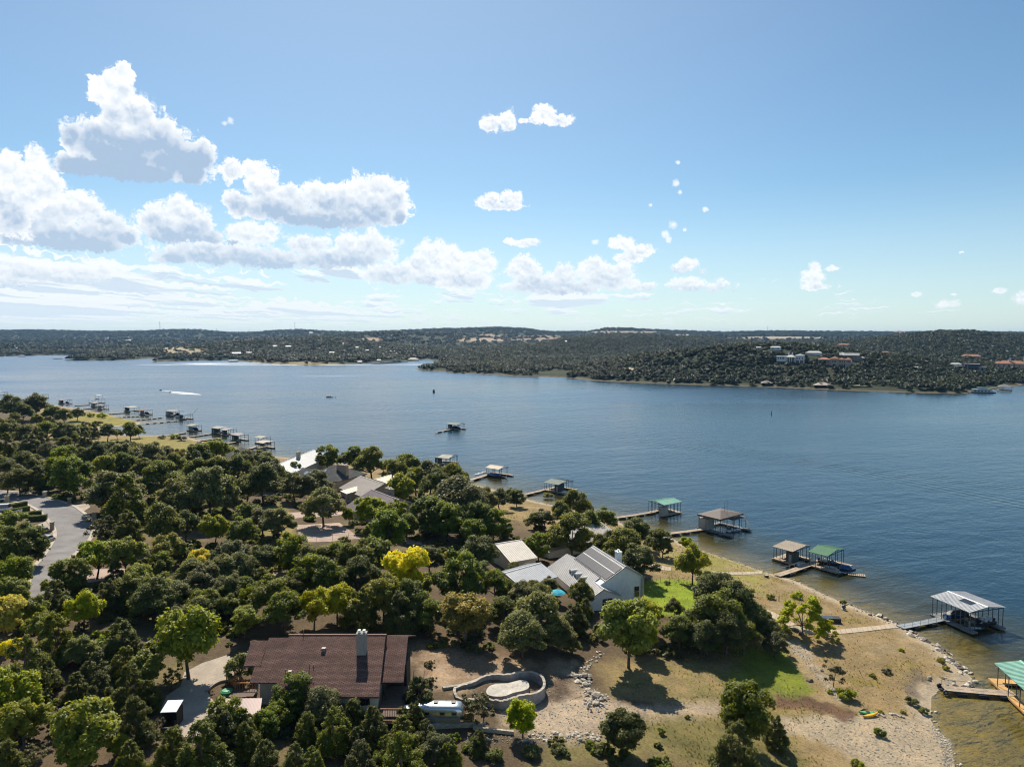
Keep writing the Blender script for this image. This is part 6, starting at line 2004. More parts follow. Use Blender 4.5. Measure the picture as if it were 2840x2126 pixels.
for poly, n in ((tile(*H_, [(300, 1320), (540, 1215), (820, 1225), (1070, 1215), (1420, 1300), (1590, 1450), (1610, 1640), (900, 1650), (450, 1420)]), 1500),
                (tile(*H_, [(1420, 1290), (1600, 1450), (1620, 1656), (1520, 1656), (1480, 1420), (1400, 1320)]), 900),
                (tile(*G, [(330, 1170), (620, 1110), (740, 900), (980, 760), (1000, 960), (1300, 1090), (1650, 1120), (2230, 1150), (1600, 1215), (1270, 1300), (1120, 1420), (560, 1430), (330, 1300)]), 1300),
                (tile(*H_, [(200, 560), (330, 640), (420, 800), (560, 960), (640, 1100), (560, 1050), (420, 900), (300, 730), (180, 620)]), 400),
                (tile(*G, [(20, 1380), (560, 1380), (1150, 1420), (1130, 1470), (560, 1470), (20, 1460)]), 500)):
    P_ = gpoly(poly)
    lo, hi = P_.min(0), P_.max(0)
    q = lo + (hi - lo) * RNG.random((n * 4, 2))
    q = q[poly_sdf(P_, q[:, 0], q[:, 1]) > 0][:n]
    gv += [(x, y, s) for (x, y), s in zip(q, .07 + .2 * RNG.random(len(q)) ** 3)]
stone_mass('gravel', gv, 'pale stone chips strewn over the bare ground', m_rock, 9)

# low retaining walls of the building site
def low_wall(pts, h, w, mat, label):
    b = smooth_line(gpoly(pts), 4)
    z = height(b[:, 0], b[:, 1])
    t = empty('low_wall', (*b[0], z[0]), 0, label=label, category='wall')
    for i in range(len(b) - 1):
        d = b[i + 1] - b[i]
        nn = np.array([-d[1], d[0]]) / np.hypot(*d) * w / 2
        o, o1 = b[i] - b[0], b[i + 1] - b[0]
        z0, z1 = z[i] - z[0], z[i + 1] - z[0]
        MB().hexa([(*(o - nn), z0 - .8), (*(o1 - nn), z1 - .8), (*(o1 + nn), z1 - .8), (*(o + nn), z0 - .8), (*(o - nn), z0 + h), (*(o1 - nn), z1 + h), (*(o1 + nn), z1 + h), (*(o + nn), z0 + h)]).build('stone_course', mat, t)
low_wall(tile(*F_, [(1700, 1330), (1850, 1318), (1990, 1312), (2090, 1310), (2200, 1322)]), .7, .35, m_stone2, 'low pale wall below the travel trailer')
low_wall(tile(*G, [(100, 1330), (230, 1350), (340, 1362), (450, 1375)]), .5, .35, m_stone2, 'short pale wall stub left of the small yellow-green tree')
low_wall(tile(*F_, [(1830, 985), (1900, 975), (1990, 962), (2080, 935), (2190, 895)]), .35, .5, m_rim, 'ragged stone edge leading up to the pool rim')

# things on the beach
def kayak(px_, py_, rz, col, label, L=3.2):
    x, y, z = ground(px_, py_)
    t = empty('kayak', (x, y, z), rz, label=label, category='kayak', group='kayaks on the beach')
    m = M('kayak_' + label.split()[0], col, .35, 0, .08, 1.5, .5)
    n, p, f = 11, [], []
    for i in range(n):
        u = i / (n - 1) * 2 - 1
        w = .40 * (1 - abs(u) ** 2.2) + .012
        k = .22 * abs(u) ** 3
        p += [(u * L / 2, -w, .22 + k), (u * L / 2, -w * .6, .04 + k), (u * L / 2, w * .6, .04 + k), (u * L / 2, w, .22 + k), (u * L / 2, w * .45, .36 + k * .6), (u * L / 2, -w * .45, .36 + k * .6)]
    for i in range(n - 1):
        for j in range(6):
            a, c = i * 6 + j, i * 6 + (j + 1) % 6
            f.append((a, c, c + 6, a + 6))
    f += [(0, 1, 2, 3, 4, 5), tuple(range(6 * n - 1, 6 * n - 7, -1))]
    MB().poly(p, [tuple(reversed(q)) for q in f]).build('hull', m, t, True)
    if col[1] > col[0]:
        MB().lathe([(.3, .34), (.34, .38), (.22, .39)], 12, (0.1, 0, 0)).build('cockpit', m_blk, t)
kayak(2414, 1986, math.radians(22), (.80, .42, .02), 'yellow kayak lying upturned on the pale beach')
kayak(2405, 1979, math.radians(-4), (.10, .50, .16), 'green kayak partly behind the yellow one', 2.6)
x, y, z = ground(2396, 1968)
t = empty('driftwood', (x, y, z), .4, label='dark drift log beside the green kayak', category='log')
MB().chain([(-.7, 0, .08), (0, .1, .1), (.8, 0, .07)], [.05, .09, .05], 6).build('trunk', m_bark, t)
MB().chain([(0, .1, .1), (.4, .5, .2)], [.04, .02], 5).build('branch', m_bark, t)
x, y, z = ground(2300, 1722)
t = empty('dock_float_block', (x, y, z), math.radians(-4), label='pair of long black float boxes lying on the grass by the path', category='float')
for x0, x1 in ((-1.5, .62), (.68, 2.1)):
    MB().box(x0, -.75, .02, x1, .75, .85).build('box', m_float, t)
MB().box(-1.55, -.8, .853, .66, .8, .9).build('lid', M('dark_lid', (.06, .07, .09), .4), t)
MB().hexa([(-2.3, -.6, .02), (-1.56, -.7, .02), (-1.56, .7, .02), (-2.3, .5, .02), (-2.5, -.5, .7), (-1.56, -.7, .55), (-1.56, .7, .55), (-2.5, .5, .7)]).build('end_block', m_float, t)
x, y, z = ground(2211, 1659)
t = empty('electric_cabinet', (x, y, z), math.radians(-20), label='grey metal cabinet on the grass behind the spreading cypress', category='cabinet')
MB().box(-.8, -.45, 0, .8, .45, .85).build('body', M('grey_paint', (.30, .31, .33), .6), t)
MB().box(-.85, -.5, .853, .85, .5, .93).build('lid', M('grey_lid', (.45, .47, .50), .5), t)
x, y, z = ground(2340, 1690)
t = empty('mooring_ball', (x, y, z), 0, label='dark round mooring ball on a pale stone near the waterline', category='buoy')
MB().lathe([(.12, .25), (.36, .4), (.45, .68), (.36, .95), (.1, 1.1)], 12).build('ball', M('slate_ball', (.06, .075, .09), .25), t, True)
MB().box(-.5, -.4, -.1, .4, .4, .24).build('stone_base', m_rock, t)
x, y, z = ground(2160, 1666)
tag(MB().tube((0, 0, -.2), (.05, 0, 1.3), .09, .06).build('wooden_stake', m_bark), 'lone dark stake standing in the dry grass', 'stake').location = (x, y, z)
x, y, z = ground(2205, 1751)
for lab, px_, py_, s in (('dark flat boulder just below the curved path', 2207, 1749, 1.0), ('dark mossy boulder next to the flat one below the path', 2219, 1758, .9), ('dark round boulder on the green bank', 2246, 1888, .9)):
    x, y, z = ground(px_, py_)
    o = bpy.data.objects.new('boulder', ROCKSD[0].copy())
    o.location, o.scale, o.rotation_euler = (x, y, z + .15), (s * 1.6, s * 1.1, s * .8), (0, 0, px_)
    tag(link(o), lab, 'boulder')
bx = [('mooring box', 2154, 1602)]
x, y, z = ground(2126, 1600)
t = empty('winch_box', (x, y, z), .3, label='small dark winch box at the shore end of the pale gangway', category='box')
MB().box(-.4, -.3, 0, .4, .3, .5).build('body', m_blk, t)
MB().box(-.45, -.35, .503, .45, .35, .56).build('lid', m_gal, t)
# people? none: bright towels on the gangway rail
for i, (px_, c, lab) in enumerate(((2621, (.75, .74, .70), 'white towel hung on the rail of the white-roofed dock gangway'), (2633, (.06, .18, .55), 'blue towel hung on the rail of the white-roofed dock gangway'))):
    q = at(px_, 1709 - i * 2, 1.45)
    o = MB().hexa([(-.35, -.07, -.5), (.35, -.07, -.5), (.35, .07, -.5), (-.35, .07, -.5), (-.33, -.05, .15), (.33, -.05, .15), (.33, .05, .15), (-.33, .05, .15)]).build('towel', M('towel_%d' % i, c, .95))
    o.location, o.rotation_euler = q, (0, 0, math.radians(20))
    tag(o, lab, 'towel')

# street things on the left
def pillar(px_, py_, h, w, label, mat, urn=False):
    x, y, z = ground(px_, py_)
    t = empty('gate_pillar', (x, y, z), math.radians(12), label=label, category='pillar')
    MB().box(-w / 2, -w / 2, -.3, w / 2, w / 2, h).build('shaft', mat, t)
    MB().box(-w / 2 - .12, -w / 2 - .12, h + .003, w / 2 + .12, w / 2 + .12, h + .2).build('cap', m_stone2, t)
    if urn:
        MB().lathe([(.18, 0), (.1, .12), (.3, .4), (.34, .62), (.26, .64)], 10, (0, 0, h + .203)).build('urn', m_bark, t)
pillar(20, 1393, 1.9, .95, 'pale stone pillar topped by an urn at the left edge', m_stone2, True)
pillar(125, 1378, 1.6, .95, 'pale stone pillar on the small green verge across the road', m_stone2)
pillar(193, 1398, 1.7, .75, 'reddish stone pillar in tree shade at the drive mouth', stone_wall_mat('reddish_stone', (.36, .22, .13), (.26, .15, .09), 2.4))
pillar(262, 1443, 1.9, 1.0, 'broad stone pillar with a wide cap right of the road', m_stone)
pillar(145, 1471, 2.1, .75, 'tall stone pillar on the grass left of the road bend', m_stone)
x, y, z = ground(118, 1466)
t = empty('mailbox_post', (x, y, z), 0, label='slim wooden post with a pale cap beside the left stone pillar', category='post')
MB().box(-.1, -.1, -.2, .1, .1, 1.3).build('shaft', m_wood, t)
MB().box(-.15, -.15, 1.303, .15, .15, 1.42).build('cap', m_wht, t)
HEDGE = 'clipped hedges by the parking strip'
hedge_mat = leaf_material('hedge_leaves', (.10, .13, .018), .004, .35)
def hedge(p0, p1, w, h, label, seed):
    a, b_ = ground(*p0), ground(*p1)
    L = math.hypot(b_[0] - a[0], b_[1] - a[1])
    r = np.random.default_rng(seed)
    n = int(L * 420)
    f = r.integers(0, 4, n)
    u, v = r.random(n) * L, r.random(n)
    pos = np.zeros((n, 3))
    pos[:, 0] = u
    pos[:, 1] = np.where(f < 2, (v - .5) * w, np.where(f == 2, -w / 2, w / 2))
    pos[:, 2] = np.where(f < 2, h, .1 + v * (h - .1))
    pos += r.normal(size=(n, 3)) * .035
    nr_ = np.where((f < 2)[:, None], [[0, 0, 1.]], np.where((f == 2)[:, None], [[0, -1., 0]], [[0, 1., 0]])) + r.normal(size=(n, 3)) * .5
    nr_ /= np.linalg.norm(nr_, axis=1)[:, None]
    t1 = np.cross(nr_, r.normal(size=(n, 3)))
    t1 /= np.linalg.norm(t1, axis=1)[:, None]
    t2 = np.cross(nr_, t1)
    s = .16
    V = np.stack([pos - t1 * s * .5, pos - t2 * s * .4, pos + t1 * s * .5, pos + t2 * s * .4], 1).reshape(-1, 3)
    t = empty('hedge', a, math.atan2(b_[1] - a[1], b_[0] - a[0]), label=label, category='hedge', group=HEDGE)
    MB().box(.05, -w / 2 + .06, -.2, L - .05, w / 2 - .06, h - .05).build('core', M('hedge_wood', (.03, .035, .012), .9), t)
    me = np_mesh('leaves', V, np.arange(4 * n).reshape(n, 4), hedge_mat)
    attr(me, 'leaf', np.repeat(np.clip(.5 + r.normal(size=n) * .2, 0, 1), 4))
    link(bpy.data.objects.new('leaves', me), t)
zq = lambda x, y: (x / 7.9, 1350 + y / 7.9)
hedge(zq(90, 520), zq(580, 420), 1.3, 1.3, 'rearmost clipped hedge, behind the white van', 1)
hedge(zq(60, 610), zq(640, 520), 1.3, 1.1, 'second clipped hedge, behind the white bikes', 2)
hedge(zq(430, 660), zq(920, 625), 1.3, 1.2, 'third clipped hedge, ending below the round grey shrub', 3)
hedge(zq(640, 745), zq(1040, 720), 1.4, 1.3, 'front clipped hedge beside the road bend', 4)


def car(px_, py_, rz, col, label, L=4.7, Wd=1.85, van=False, name='car'):
    x, y, z = ground(px_, py_)
    t = empty(name, (x, y, z), rz, label=label, category='van' if van else 'car')
    m = M('paint_' + name + label.split()[0], col, .25, .1, .04, 1, .6)
    h1, h2 = (1.05, 2.0) if van else (.88, 1.45)
    b = MB().hexa([(-L / 2, -Wd / 2, .3), (L / 2, -Wd / 2, .3), (L / 2, Wd / 2, .3), (-L / 2, Wd / 2, .3), (-L / 2 + .08, -Wd / 2 + .05, h1), (L / 2 - .15, -Wd / 2 + .08, h1 - .15), (L / 2 - .15, Wd / 2 - .08, h1 - .15), (-L / 2 + .08, Wd / 2 - .05, h1)])
    b.build('body', m, t)
    xa, xb = (-L / 2 + .1, L * .24) if van else (-L * .42, L * .2)
    MB().hexa([(xa, -Wd / 2 + .06, h1 + .003), (xb, -Wd / 2 + .1, h1 - .06), (xb, Wd / 2 - .1, h1 - .06), (xa, Wd / 2 - .06, h1 + .003), (xa + .35, -Wd / 2 + .22, h2 - .06), (xb - .75, -Wd / 2 + .22, h2 - .06), (xb - .75, Wd / 2 - .22, h2 - .06), (xa + .35, Wd / 2 - .22, h2 - .06)]).build('window', m_glass, t)
    MB().box(xa + .3, -Wd / 2 + .2, h2 - .058, xb - .7, Wd / 2 - .2, h2 + .02).build('roof', m, t)
    for sx in (-.3, .31):
        for s in (-1, 1):
            w = MB().tube((L * sx, s * (Wd / 2 - .2), .33), (L * sx, s * (Wd / 2 + .02), .33), .33, n=14).build('wheel', m_blk, t)
            MB().tube((L * sx, s * (Wd / 2), .33), (L * sx, s * (Wd / 2 + .04), .33), .19, n=10).build('hub', m_gal, w)
    for s in (-1, 1):
        MB().box(-L / 2 - .02, s * (Wd / 2 - .35) - .15, .65, -L / 2 + .06, s * (Wd / 2 - .35) + .15, .85).build('tail_light', M('red_lens', (.4, .02, .02), .3), t)
        MB().box(L / 2 - .06, s * (Wd / 2 - .4) - .15, .55, L / 2 + .01, s * (Wd / 2 - .4) + .15, .7).build('headlight', M('clear_lens', (.7, .7, .72), .1), t)
car(3, 1417, math.radians(192), (.70, .70, .71), 'white van at the left picture edge before the rear hedge', 5.0, 1.95, True, 'van')
car(110, 1479, math.radians(172), (.10, .10, .11), 'dark car mostly hidden under the big elm at the left')
car(122, 1500, math.radians(172), (.50, .50, .52), 'silver car peeping out beside the grass under the big elm')
for i, (px_, py_) in enumerate(((49, 1423), (57, 1422))):
    x, y, z = ground(px_, py_)
    t = empty('motorbike', (x, y, z), math.radians(80), label=('white motorbike nearer the van, by the second hedge', 'white motorbike nearer the round shrub, by the second hedge')[i], category='motorbike', group='white motorbikes')
    for xx in (-.65, .65):
        MB().tube((xx, -.07, .32), (xx, .07, .32), .32, n=14).build('wheel', m_blk, t)
    MB().hexa([(-.5, -.14, .4), (.4, -.14, .4), (.4, .14, .4), (-.5, .14, .4), (-.75, -.16, .85), (.5, -.14, .95), (.5, .14, .95), (-.75, .16, .85)]).build('body', m_wht, t)
    MB().box(-.6, -.13, .853, .05, .13, .95).build('seat', m_blk, t)
    MB().tube((.62, 0, .35), (.42, 0, 1.1), .05).tube((.42, -.35, 1.1), (.42, .35, 1.1), .025).build('handlebar', m_gal, t)
# golf cart and little boat on the far left beach
x, y, z = ground(553, 1228)
t = empty('golf_cart', (x, y, z), .5, label='small dark golf cart parked on the left beach', category='cart')
MB().box(-1.2, -.6, .3, 1.2, .6, .7).build('body', m_blk, t)
MB().box(-1.1, -.65, 1.9, .9, .65, 1.97).build('canopy', m_wht, t)
for xx in (-1, .8):
    for yy in (-.58, .58):
        MB().tube((xx, yy, .7), (xx, yy, 1.9), .03, n=5).build('post', m_post, t)
        MB().tube((xx, yy * .9, .25), (xx, yy * 1.15, .25), .25, n=10).build('wheel', m_blk, t)
x, y, z = ground(571, 1228)
t = empty('kayak', (x, y, z), 0, label='tiny yellow kayak on the left beach beside the golf cart', category='kayak')
hull(MB(), 3.4, .8, .35).build('hull', M('kayak_yellow', (.8, .5, .03)), t)
MB().lathe([(.2, .36), (.24, .4), (.1, .41)], 8).build('cockpit', m_blk, t)
for k, (px_, py_) in enumerate(((366, 1258), (380, 1254), (392, 1252))):
    x, y, z = ground(px_, py_, lift=3)
    t = empty('covered_boat', (x, y, z), 1 + k, label=('left', 'middle', 'right')[k] + 'most of three white covered boats glimpsed among the left oaks', category='boat', group='white boats stored among the oaks')
    hull(MB(), 6.5, 2.3, 1.1, 1.6).build('hull', m_wht, t)
    MB().hexa([(-3, -1, 2.71), (2, -.8, 2.71), (2, .8, 2.71), (-3, 1, 2.71), (-2.2, -.4, 3.6), (.8, -.3, 3.4), (.8, .3, 3.4), (-2.2, .4, 3.6)]).build('boat_cover', m_wht, t)
    MB().box(-2.5, -.8, 0, 1.5, .8, 1.6).build('trailer', m_post, t)
# parasol in the white house's garden
x, y, z = ground(1545, 1672)
t = empty('garden_parasol', (x, y, z), 0, label='turquoise parasol half hidden by oaks left of the white house', category='parasol')
MB().tube((0, 0, 0), (0, 0, 2.7), .04, n=6).build('pole', m_gal, t)
MB().lathe([(1.7, 2.15), (1.2, 2.45), (.4, 2.75), (.05, 2.85)], 8).build('canopy', M('turquoise_cloth', (.03, .42, .55), .8, 0, .1), t)


# wire fences
def wire_fence(pts, label, h=1.25, step=2.4):
    b = gpoly(pts)
    t = empty('wire_fence', ground(*pts[0]), 0, label=label, category='fence')
    o0 = np.array(ground(*pts[0]))
    for i in range(len(b) - 1):
        L = float(np.hypot(*(b[i + 1] - b[i])))
        n = max(1, int(L / step))
        pr = None
        for k in range(n + 1):
            q = b[i] + (b[i + 1] - b[i]) * k / n
            z = hz(*q)
            p = np.array([q[0], q[1], z]) - o0
            MB().tube((p[0], p[1], p[2] - .2), (p[0], p[1], p[2] + h), .035, n=5).build('post', m_post, t)
            if pr is not None:
                for zz_ in (.3, .75, h - .05):
                    MB().tube((pr[0], pr[1], pr[2] + zz_), (p[0], p[1], p[2] + zz_), .014, n=4).build('wire', m_post, t)
            pr = p
wire_fence([(1790, 1618), (1832, 1613), (1882, 1613)], 'dark wire fence round the green lawn of the white house')
wire_fence([(824, 1178), (828, 1500)][:0] + tile(*C_, [(60, 930), (370, 925), (520, 938), (660, 925), (800, 905), (900, 915)]), 'wire fence on posts along the front of the parking court')
wire_fence(tile(*C_, [(960, 950), (1130, 960), (1310, 960), (1430, 962)]), 'wire fence before the small pinkish terrace')


# ------------------------------------------------------------------ far banks: houses, docks, masts
trng = random.Random(77)
PLACED = []
PENDING = []


def relation(px, py, marks):
    lx, ly, nm = min(marks, key=lambda q: (q[0] - px) ** 2 + ((q[1] - py) * 1.6) ** 2)
    dx, dy = px - lx, (py - ly) * 1.6
    if math.hypot(dx, dy) < 22:
        return 'beside the ' + nm
    if abs(dx) > 2 * abs(dy):
        return ('right of the ' if dx > 0 else 'left of the ') + nm
    if abs(dy) > 2 * abs(dx):
        return ('in front of the ' if dy > 0 else 'behind the ') + nm
    return ('front ' if dy > 0 else 'behind ') + ('right of the ' if dx > 0 else 'left of the ') + nm


def finish_labels():
    """trees that would share a label are told apart by their order in the picture"""
    by = {}
    for t, lab, px, py in PENDING:
        by.setdefault(lab, []).append((t, px, py))
    for lab, lst in by.items():
        n = len(lst)
        if n > 1:
            horiz = max(q[1] for q in lst) - min(q[1] for q in lst) >= max(q[2] for q in lst) - min(q[2] for q in lst)
            lst.sort(key=lambda q: q[1] if horiz else q[2])
            w2 = (('left', 'right') if horiz else ('farther', 'nearer')) if n == 2 else None
            w3 = ('left', 'middle', 'right') if horiz else ('farthest', 'middle', 'nearest')
            w4 = [('leftmost', 'second from left', 'third from left', 'fourth from left', 'fifth from left', 'sixth from left', 'seventh from left'), ('farthest', 'second farthest', 'third farthest', 'fourth farthest', 'fifth farthest', 'sixth farthest', 'seventh farthest')][0 if horiz else 1]
            cnt = {2: 'two', 3: 'three', 4: 'four', 5: 'five', 6: 'six', 7: 'seven'}.get(n, 'several')
            for i, (t, px, py) in enumerate(lst):
                w = w2[i] if n == 2 else (w3[i] if n == 3 else w4[min(i, 6)])
                t['label'] = '%s of %s: %s' % (w, cnt, lab) if n < 8 else lab
        else:
            lst[0][0]['label'] = lab


FAR_MARKS = [(2190, 992, 'white mansion'), (2313, 1002, 'pink mansion'), (2360, 990, 'dark stone house'), (2424, 978, 'small red roof'), (2340, 958, 'long pale mansion'), (2151, 966, 'pointed white house'), (2692, 990, 'wide orange villa'), (2690, 1018, 'modern dark house'), (2805, 1012, 'white-chimney villa'), (1882, 1058, 'white hip dock'),
 (2126, 1068, 'pinkish hip dock'), (2281, 1072, 'sandy hip dock'), (2727, 1086, 'houseboat'), (2786, 1080, 'pyramid-roofed dock'), (2500, 1050, 'bare right bank'), (1640, 1050, 'low bank corner'), (1420, 1040, 'low middle bank'), (1270, 1030, 'inlet mouth bank'), (1080, 1006, 'long marina'), (1146, 998, 'pier house'), (444, 905, 'tall radio mast'), (818, 905, 'middle radio mast'),
 (600, 914, 'stubby tower'), (2129, 911, 'right skyline mast'), (510, 970, 'bare building site'), (240, 997, 'left spit'), (850, 1008, 'yellow grass point'), (1335, 942, 'bare sand hill'), (60, 985, 'left far cove'), (1740, 985, 'hillside track'), (700, 960, 'wooded hump'), (2640, 915, 'right hilltop'), (1900, 930, 'pale flat roofs')]


m_terra = simple_mat('terracotta_tiles', (.42, .19, .11), .9, 0, .25, .8)
m_pink = simple_mat('pinkish_stucco', (.42, .31, .25), .9, 0, .1, .8)
m_fstone = simple_mat('far_stone', (.24, .20, .16), .9, 0, .15, .8)
m_fwhite = simple_mat('far_white_stucco', (.68, .68, .67), .85, 0, .08, .8)
m_garage = simple_mat('brown_garage_door', (.16, .07, .045), .7)
m_froof = simple_mat('far_pale_roof', (.62, .60, .56), .6, .1, .1, .5)
m_froof2 = simple_mat('far_grey_roof', (.36, .36, .35), .7, 0, .1, .5)
HOUSES_FAR = []


def hip_roof(parent, x0, y0, x1, y1, z, rise, mat, over=.6, name='roof'):
    x0, y0, x1, y1 = x0 - over, y0 - over, x1 + over, y1 + over
    w, d = x1 - x0, y1 - y0
    k = min(w, d) / 2
    a, b = ((x0 + k, (y0 + y1) / 2, z + rise), (x1 - k, (y0 + y1) / 2, z + rise)) if w >= d else (((x0 + x1) / 2, y0 + k, z + rise), ((x0 + x1) / 2, y1 - k, z + rise))
    p = [(x0, y0, z), (x1, y0, z), (x1, y1, z), (x0, y1, z), a, b]
    f = [(0, 1, 5, 4), (1, 2, 5), (2, 3, 4, 5), (3, 0, 4)] if w >= d else [(0, 1, 4), (1, 2, 5, 4), (2, 3, 5), (3, 0, 4, 5)]
    return MB().poly(p, f + [(3, 2, 1, 0)]).build(name, mat, parent)


def fwin(parent, x, y, z, w, h):
    fo = MB().box(x - w / 2, y - .12, z, x + w / 2, y - .003, z + h).build('window', m_darkin, parent)
    MB().box(x - w / 2 + .12, y - .16, z + .12, x + w / 2 - .12, y - .125, z + h - .12).build('pane', m_glass, fo)


def far_house(px_, py_, label, lift=0.0, rz=0.0):
    x, y, z = ground(px_, py_)
    FAR_CLEAR.append((x, y - 4, 15))
    return empty('far_house', (x, y, z + lift), -math.atan2(x, y) + rz, label=label, category='house')


t = far_house(2192, 1003, 'white modern mansion with twin chimneys on the far right hill')
MB().box(-17, 0, -4, -5, 10, 7).build('wall', m_fwhite, t)
MB().box(-5, 2, -4, 6, 12, 6.5).build('wall', m_fwhite, t)
MB().box(6, -1, -4, 17, 10, 8).build('wall', m_fwhite, t)
hip_roof(t, -5.5, -1.5, 6, 12, 6.502, 2.6, m_froof)
hip_roof(t, 6.4, -.6, 17, 10, 8.5, 2, m_froof2)
MB().box(-17.3, -.3, 7.003, -4.8, 10.3, 7.5).build('parapet', m_fwhite, t)
MB().box(5.8, -1.3, 8.003, 17.3, 10.2, 8.48).build('parapet', m_fwhite, t)
for x in (-2.2, 2.2):
    MB().box(x - .9, 6, 8, x + .9, 8, 12).build('chimney', m_fwhite, t)
for x in (-4, -1.2, 1.6, 4.6):
    MB().box(x - .3, -1, -1, x + .3, -.4, 6.4).build('porch_column', m_fwhite, t)
for x in (8.6, 13.8):
    MB().box(x - 2, -1.2, -2.6, x + 2, -1.003, 2.2).build('garage_door', m_garage, t)
for x in (-15, -12, -9, 8, 11, 14.5):
    fwin(t, x, 0 if x < 0 else -1, 3.6, 1.8, 2)
for x in (-3, 0, 3.2):
    fwin(t, x, 2, 1, 2.2, 4)
t = far_house(2313, 1014, 'pink stucco mansion with red tiled roofs and arched ground floor on the far hill')
MB().box(-19, 1, -4, -3, 12, 8).build('wall', m_pink, t)
MB().box(-4, -1, -4, 5, 12, 9).build('wall', m_pink, t)
MB().box(5, 1, -4, 13, 12, 8).build('wall', m_pink, t)
MB().box(13, -1, -4, 20, 12, 8).build('wall', m_pink, t)
for a in ((-19, 1, -4.6, 12, 8, 2.6), (-4, -1, 5, 12, 9, 3.2), (5.6, 1, 12.4, 12, 8, 2.4), (13, -1, 20, 12, 8, 2.4)):
    hip_roof(t, *a[:4], a[4] + .002, a[5], m_terra, .7)
for x in (-17, -14.5, -12, -9.5, -7, 7, 9.5, 12):
    fwin(t, x, 1, 4.2, 1.2, 2.2)
    b = MB().poly([(x + .8 * math.cos(math.pi * k / 8), .9, 1.2 + .8 * math.sin(math.pi * k / 8)) for k in range(9)] + [(x - .8, .9, -1.2), (x + .8, .9, -1.2)], [tuple(range(11))]).build('arch', m_darkin, t)
for x in (-1.6, 0, 1.6, 15, 16.6, 18.2):
    fwin(t, x, -1, 4.6, 1.0, 2.4)
MB().poly([(.2 + 2 * math.cos(math.pi * k / 10), -1.06, .6 + 2 * math.sin(math.pi * k / 10)) for k in range(11)] + [(-1.8, -1.06, -2), (2.2, -1.06, -2)], [tuple(range(13))]).build('entrance_arch', m_darkin, t)
t = far_house(2360, 1000, 'dark stone house with pale grey gables behind the pink mansion', 2)
MB().box(-13, 2, -5, 10, 12, 5).build('wall', m_fstone, t)
gable_panels(t, -8, 10, 6, 6, 5, 5, 8, m_froof2, .2, 0, cap=False, y0=7)
gable_panels(t, -14, -8, 5.5, 5.5, 5, 5, 8.6, m_froof, .2, 0, cap=False, y0=7)
MB().box(10.2, 3, -5, 16, 9, 2).build('wall', m_fstone, t)
hip_roof(t, 10.2, 3, 16, 9, 2.002, 1.4, m_froof)
for x in (-11, -6, -3, 0, 3, 6):
    fwin(t, x, 2, 1.0, 1.6, 2.6)
for (px_, py_, lab, w, h, roof, wall, n) in [
    (2424, 980, 'small red-roofed house left of the larger red roof on the hill', 14, 4, m_terra, m_pink, 3), (2454, 983, 'larger red-roofed house above the pink mansion', 18, 5.5, m_terra, m_pink, 4),
    (2340, 963, 'long pale mansion high on the ridge behind', 34, 7, m_terra, m_pink, 6), (2151, 971, 'little white pointed-roof house at the top left of the right hill', 14, 4, m_froof, m_fwhite, 2),
    (2692, 996, 'wide orange-roofed villa high on the right', 34, 6, m_terra, m_pink, 5), (2650, 1015, 'low pale pavilion left of the modern dark house', 14, 3, m_froof, m_fwhite, 2),
    (2716, 1007, 'tiny orange domed gatehouse above the modern dark house', 8, 3.5, m_terra, m_fwhite, 1), (2805, 1024, 'orange-roofed villa with white chimneys near the right edge', 36, 8, m_terra, m_pink, 6),
    (2257, 984, 'pale carport roof above the lane right of the white mansion', 20, 3, m_froof, m_fwhite, 0)]:
    t = far_house(px_, py_, lab)
    MB().box(-w / 2, 0, -4, w / 2, w * .4, h).build('wall', wall, t)
    hip_roof(t, -w / 2, 0, w / 2, w * .4, h + .002, w * .11, roof)
    for i in range(n):
        fwin(t, -w / 2 + w * (i + .5) / n, 0, h * .45, 1.6, h * .38)
    if 'villa with' in lab:
        for x in (-2, 14):
            MB().box(x - 1, 4, h, x + 1, 6, h + 8).build('chimney', m_fwhite, t)
        MB().lathe([(4, 0), (3.4, 1.6), (2, 2.8), (.2, 3.3)], 12, (-15, 6, h)).build('dome', m_terra, t)
    if 'domed' in lab:
        MB().lathe([(3, 0), (2.6, 1.3), (1.4, 2.3), (.2, 2.7)], 12, (0, 2, h + .9)).build('dome', m_terra, t)
t = far_house(2690, 1028, 'dark modern flat-roofed house among trees on the right bank')
MB().box(-18, 2, -5, -6, 10, 6).build('wall', m_darkin, t)
MB().box(-6, 0, -5, 10, 10, 9).build('wall', M('far_slate_wall', (.07, .08, .10), .8), t)
MB().box(10, -2, -5, 18, 8, 5.5).build('wall', m_fstone, t)
for a in ((-19, 1, -5.5, 11, 6.003), (-7, -1.2, 11, 11, 9.003), (9.5, -2.8, 18.8, 8.8, 5.503)):
    MB().box(a[0], a[1], a[4], a[2], a[3], a[4] + .6).build('roof', m_froof2, t)
for x in (-8, -3):
    MB().box(x - .9, -.6, -5, x + .9, 2, 11).build('chimney', m_fstone, t)
for x, y in ((-15, 2), (-11, 2), (-.5, 0), (3, 0), (6.5, 0), (14, -2)):
    fwin(t, x, y, 1.0, 2.2, 3.2)
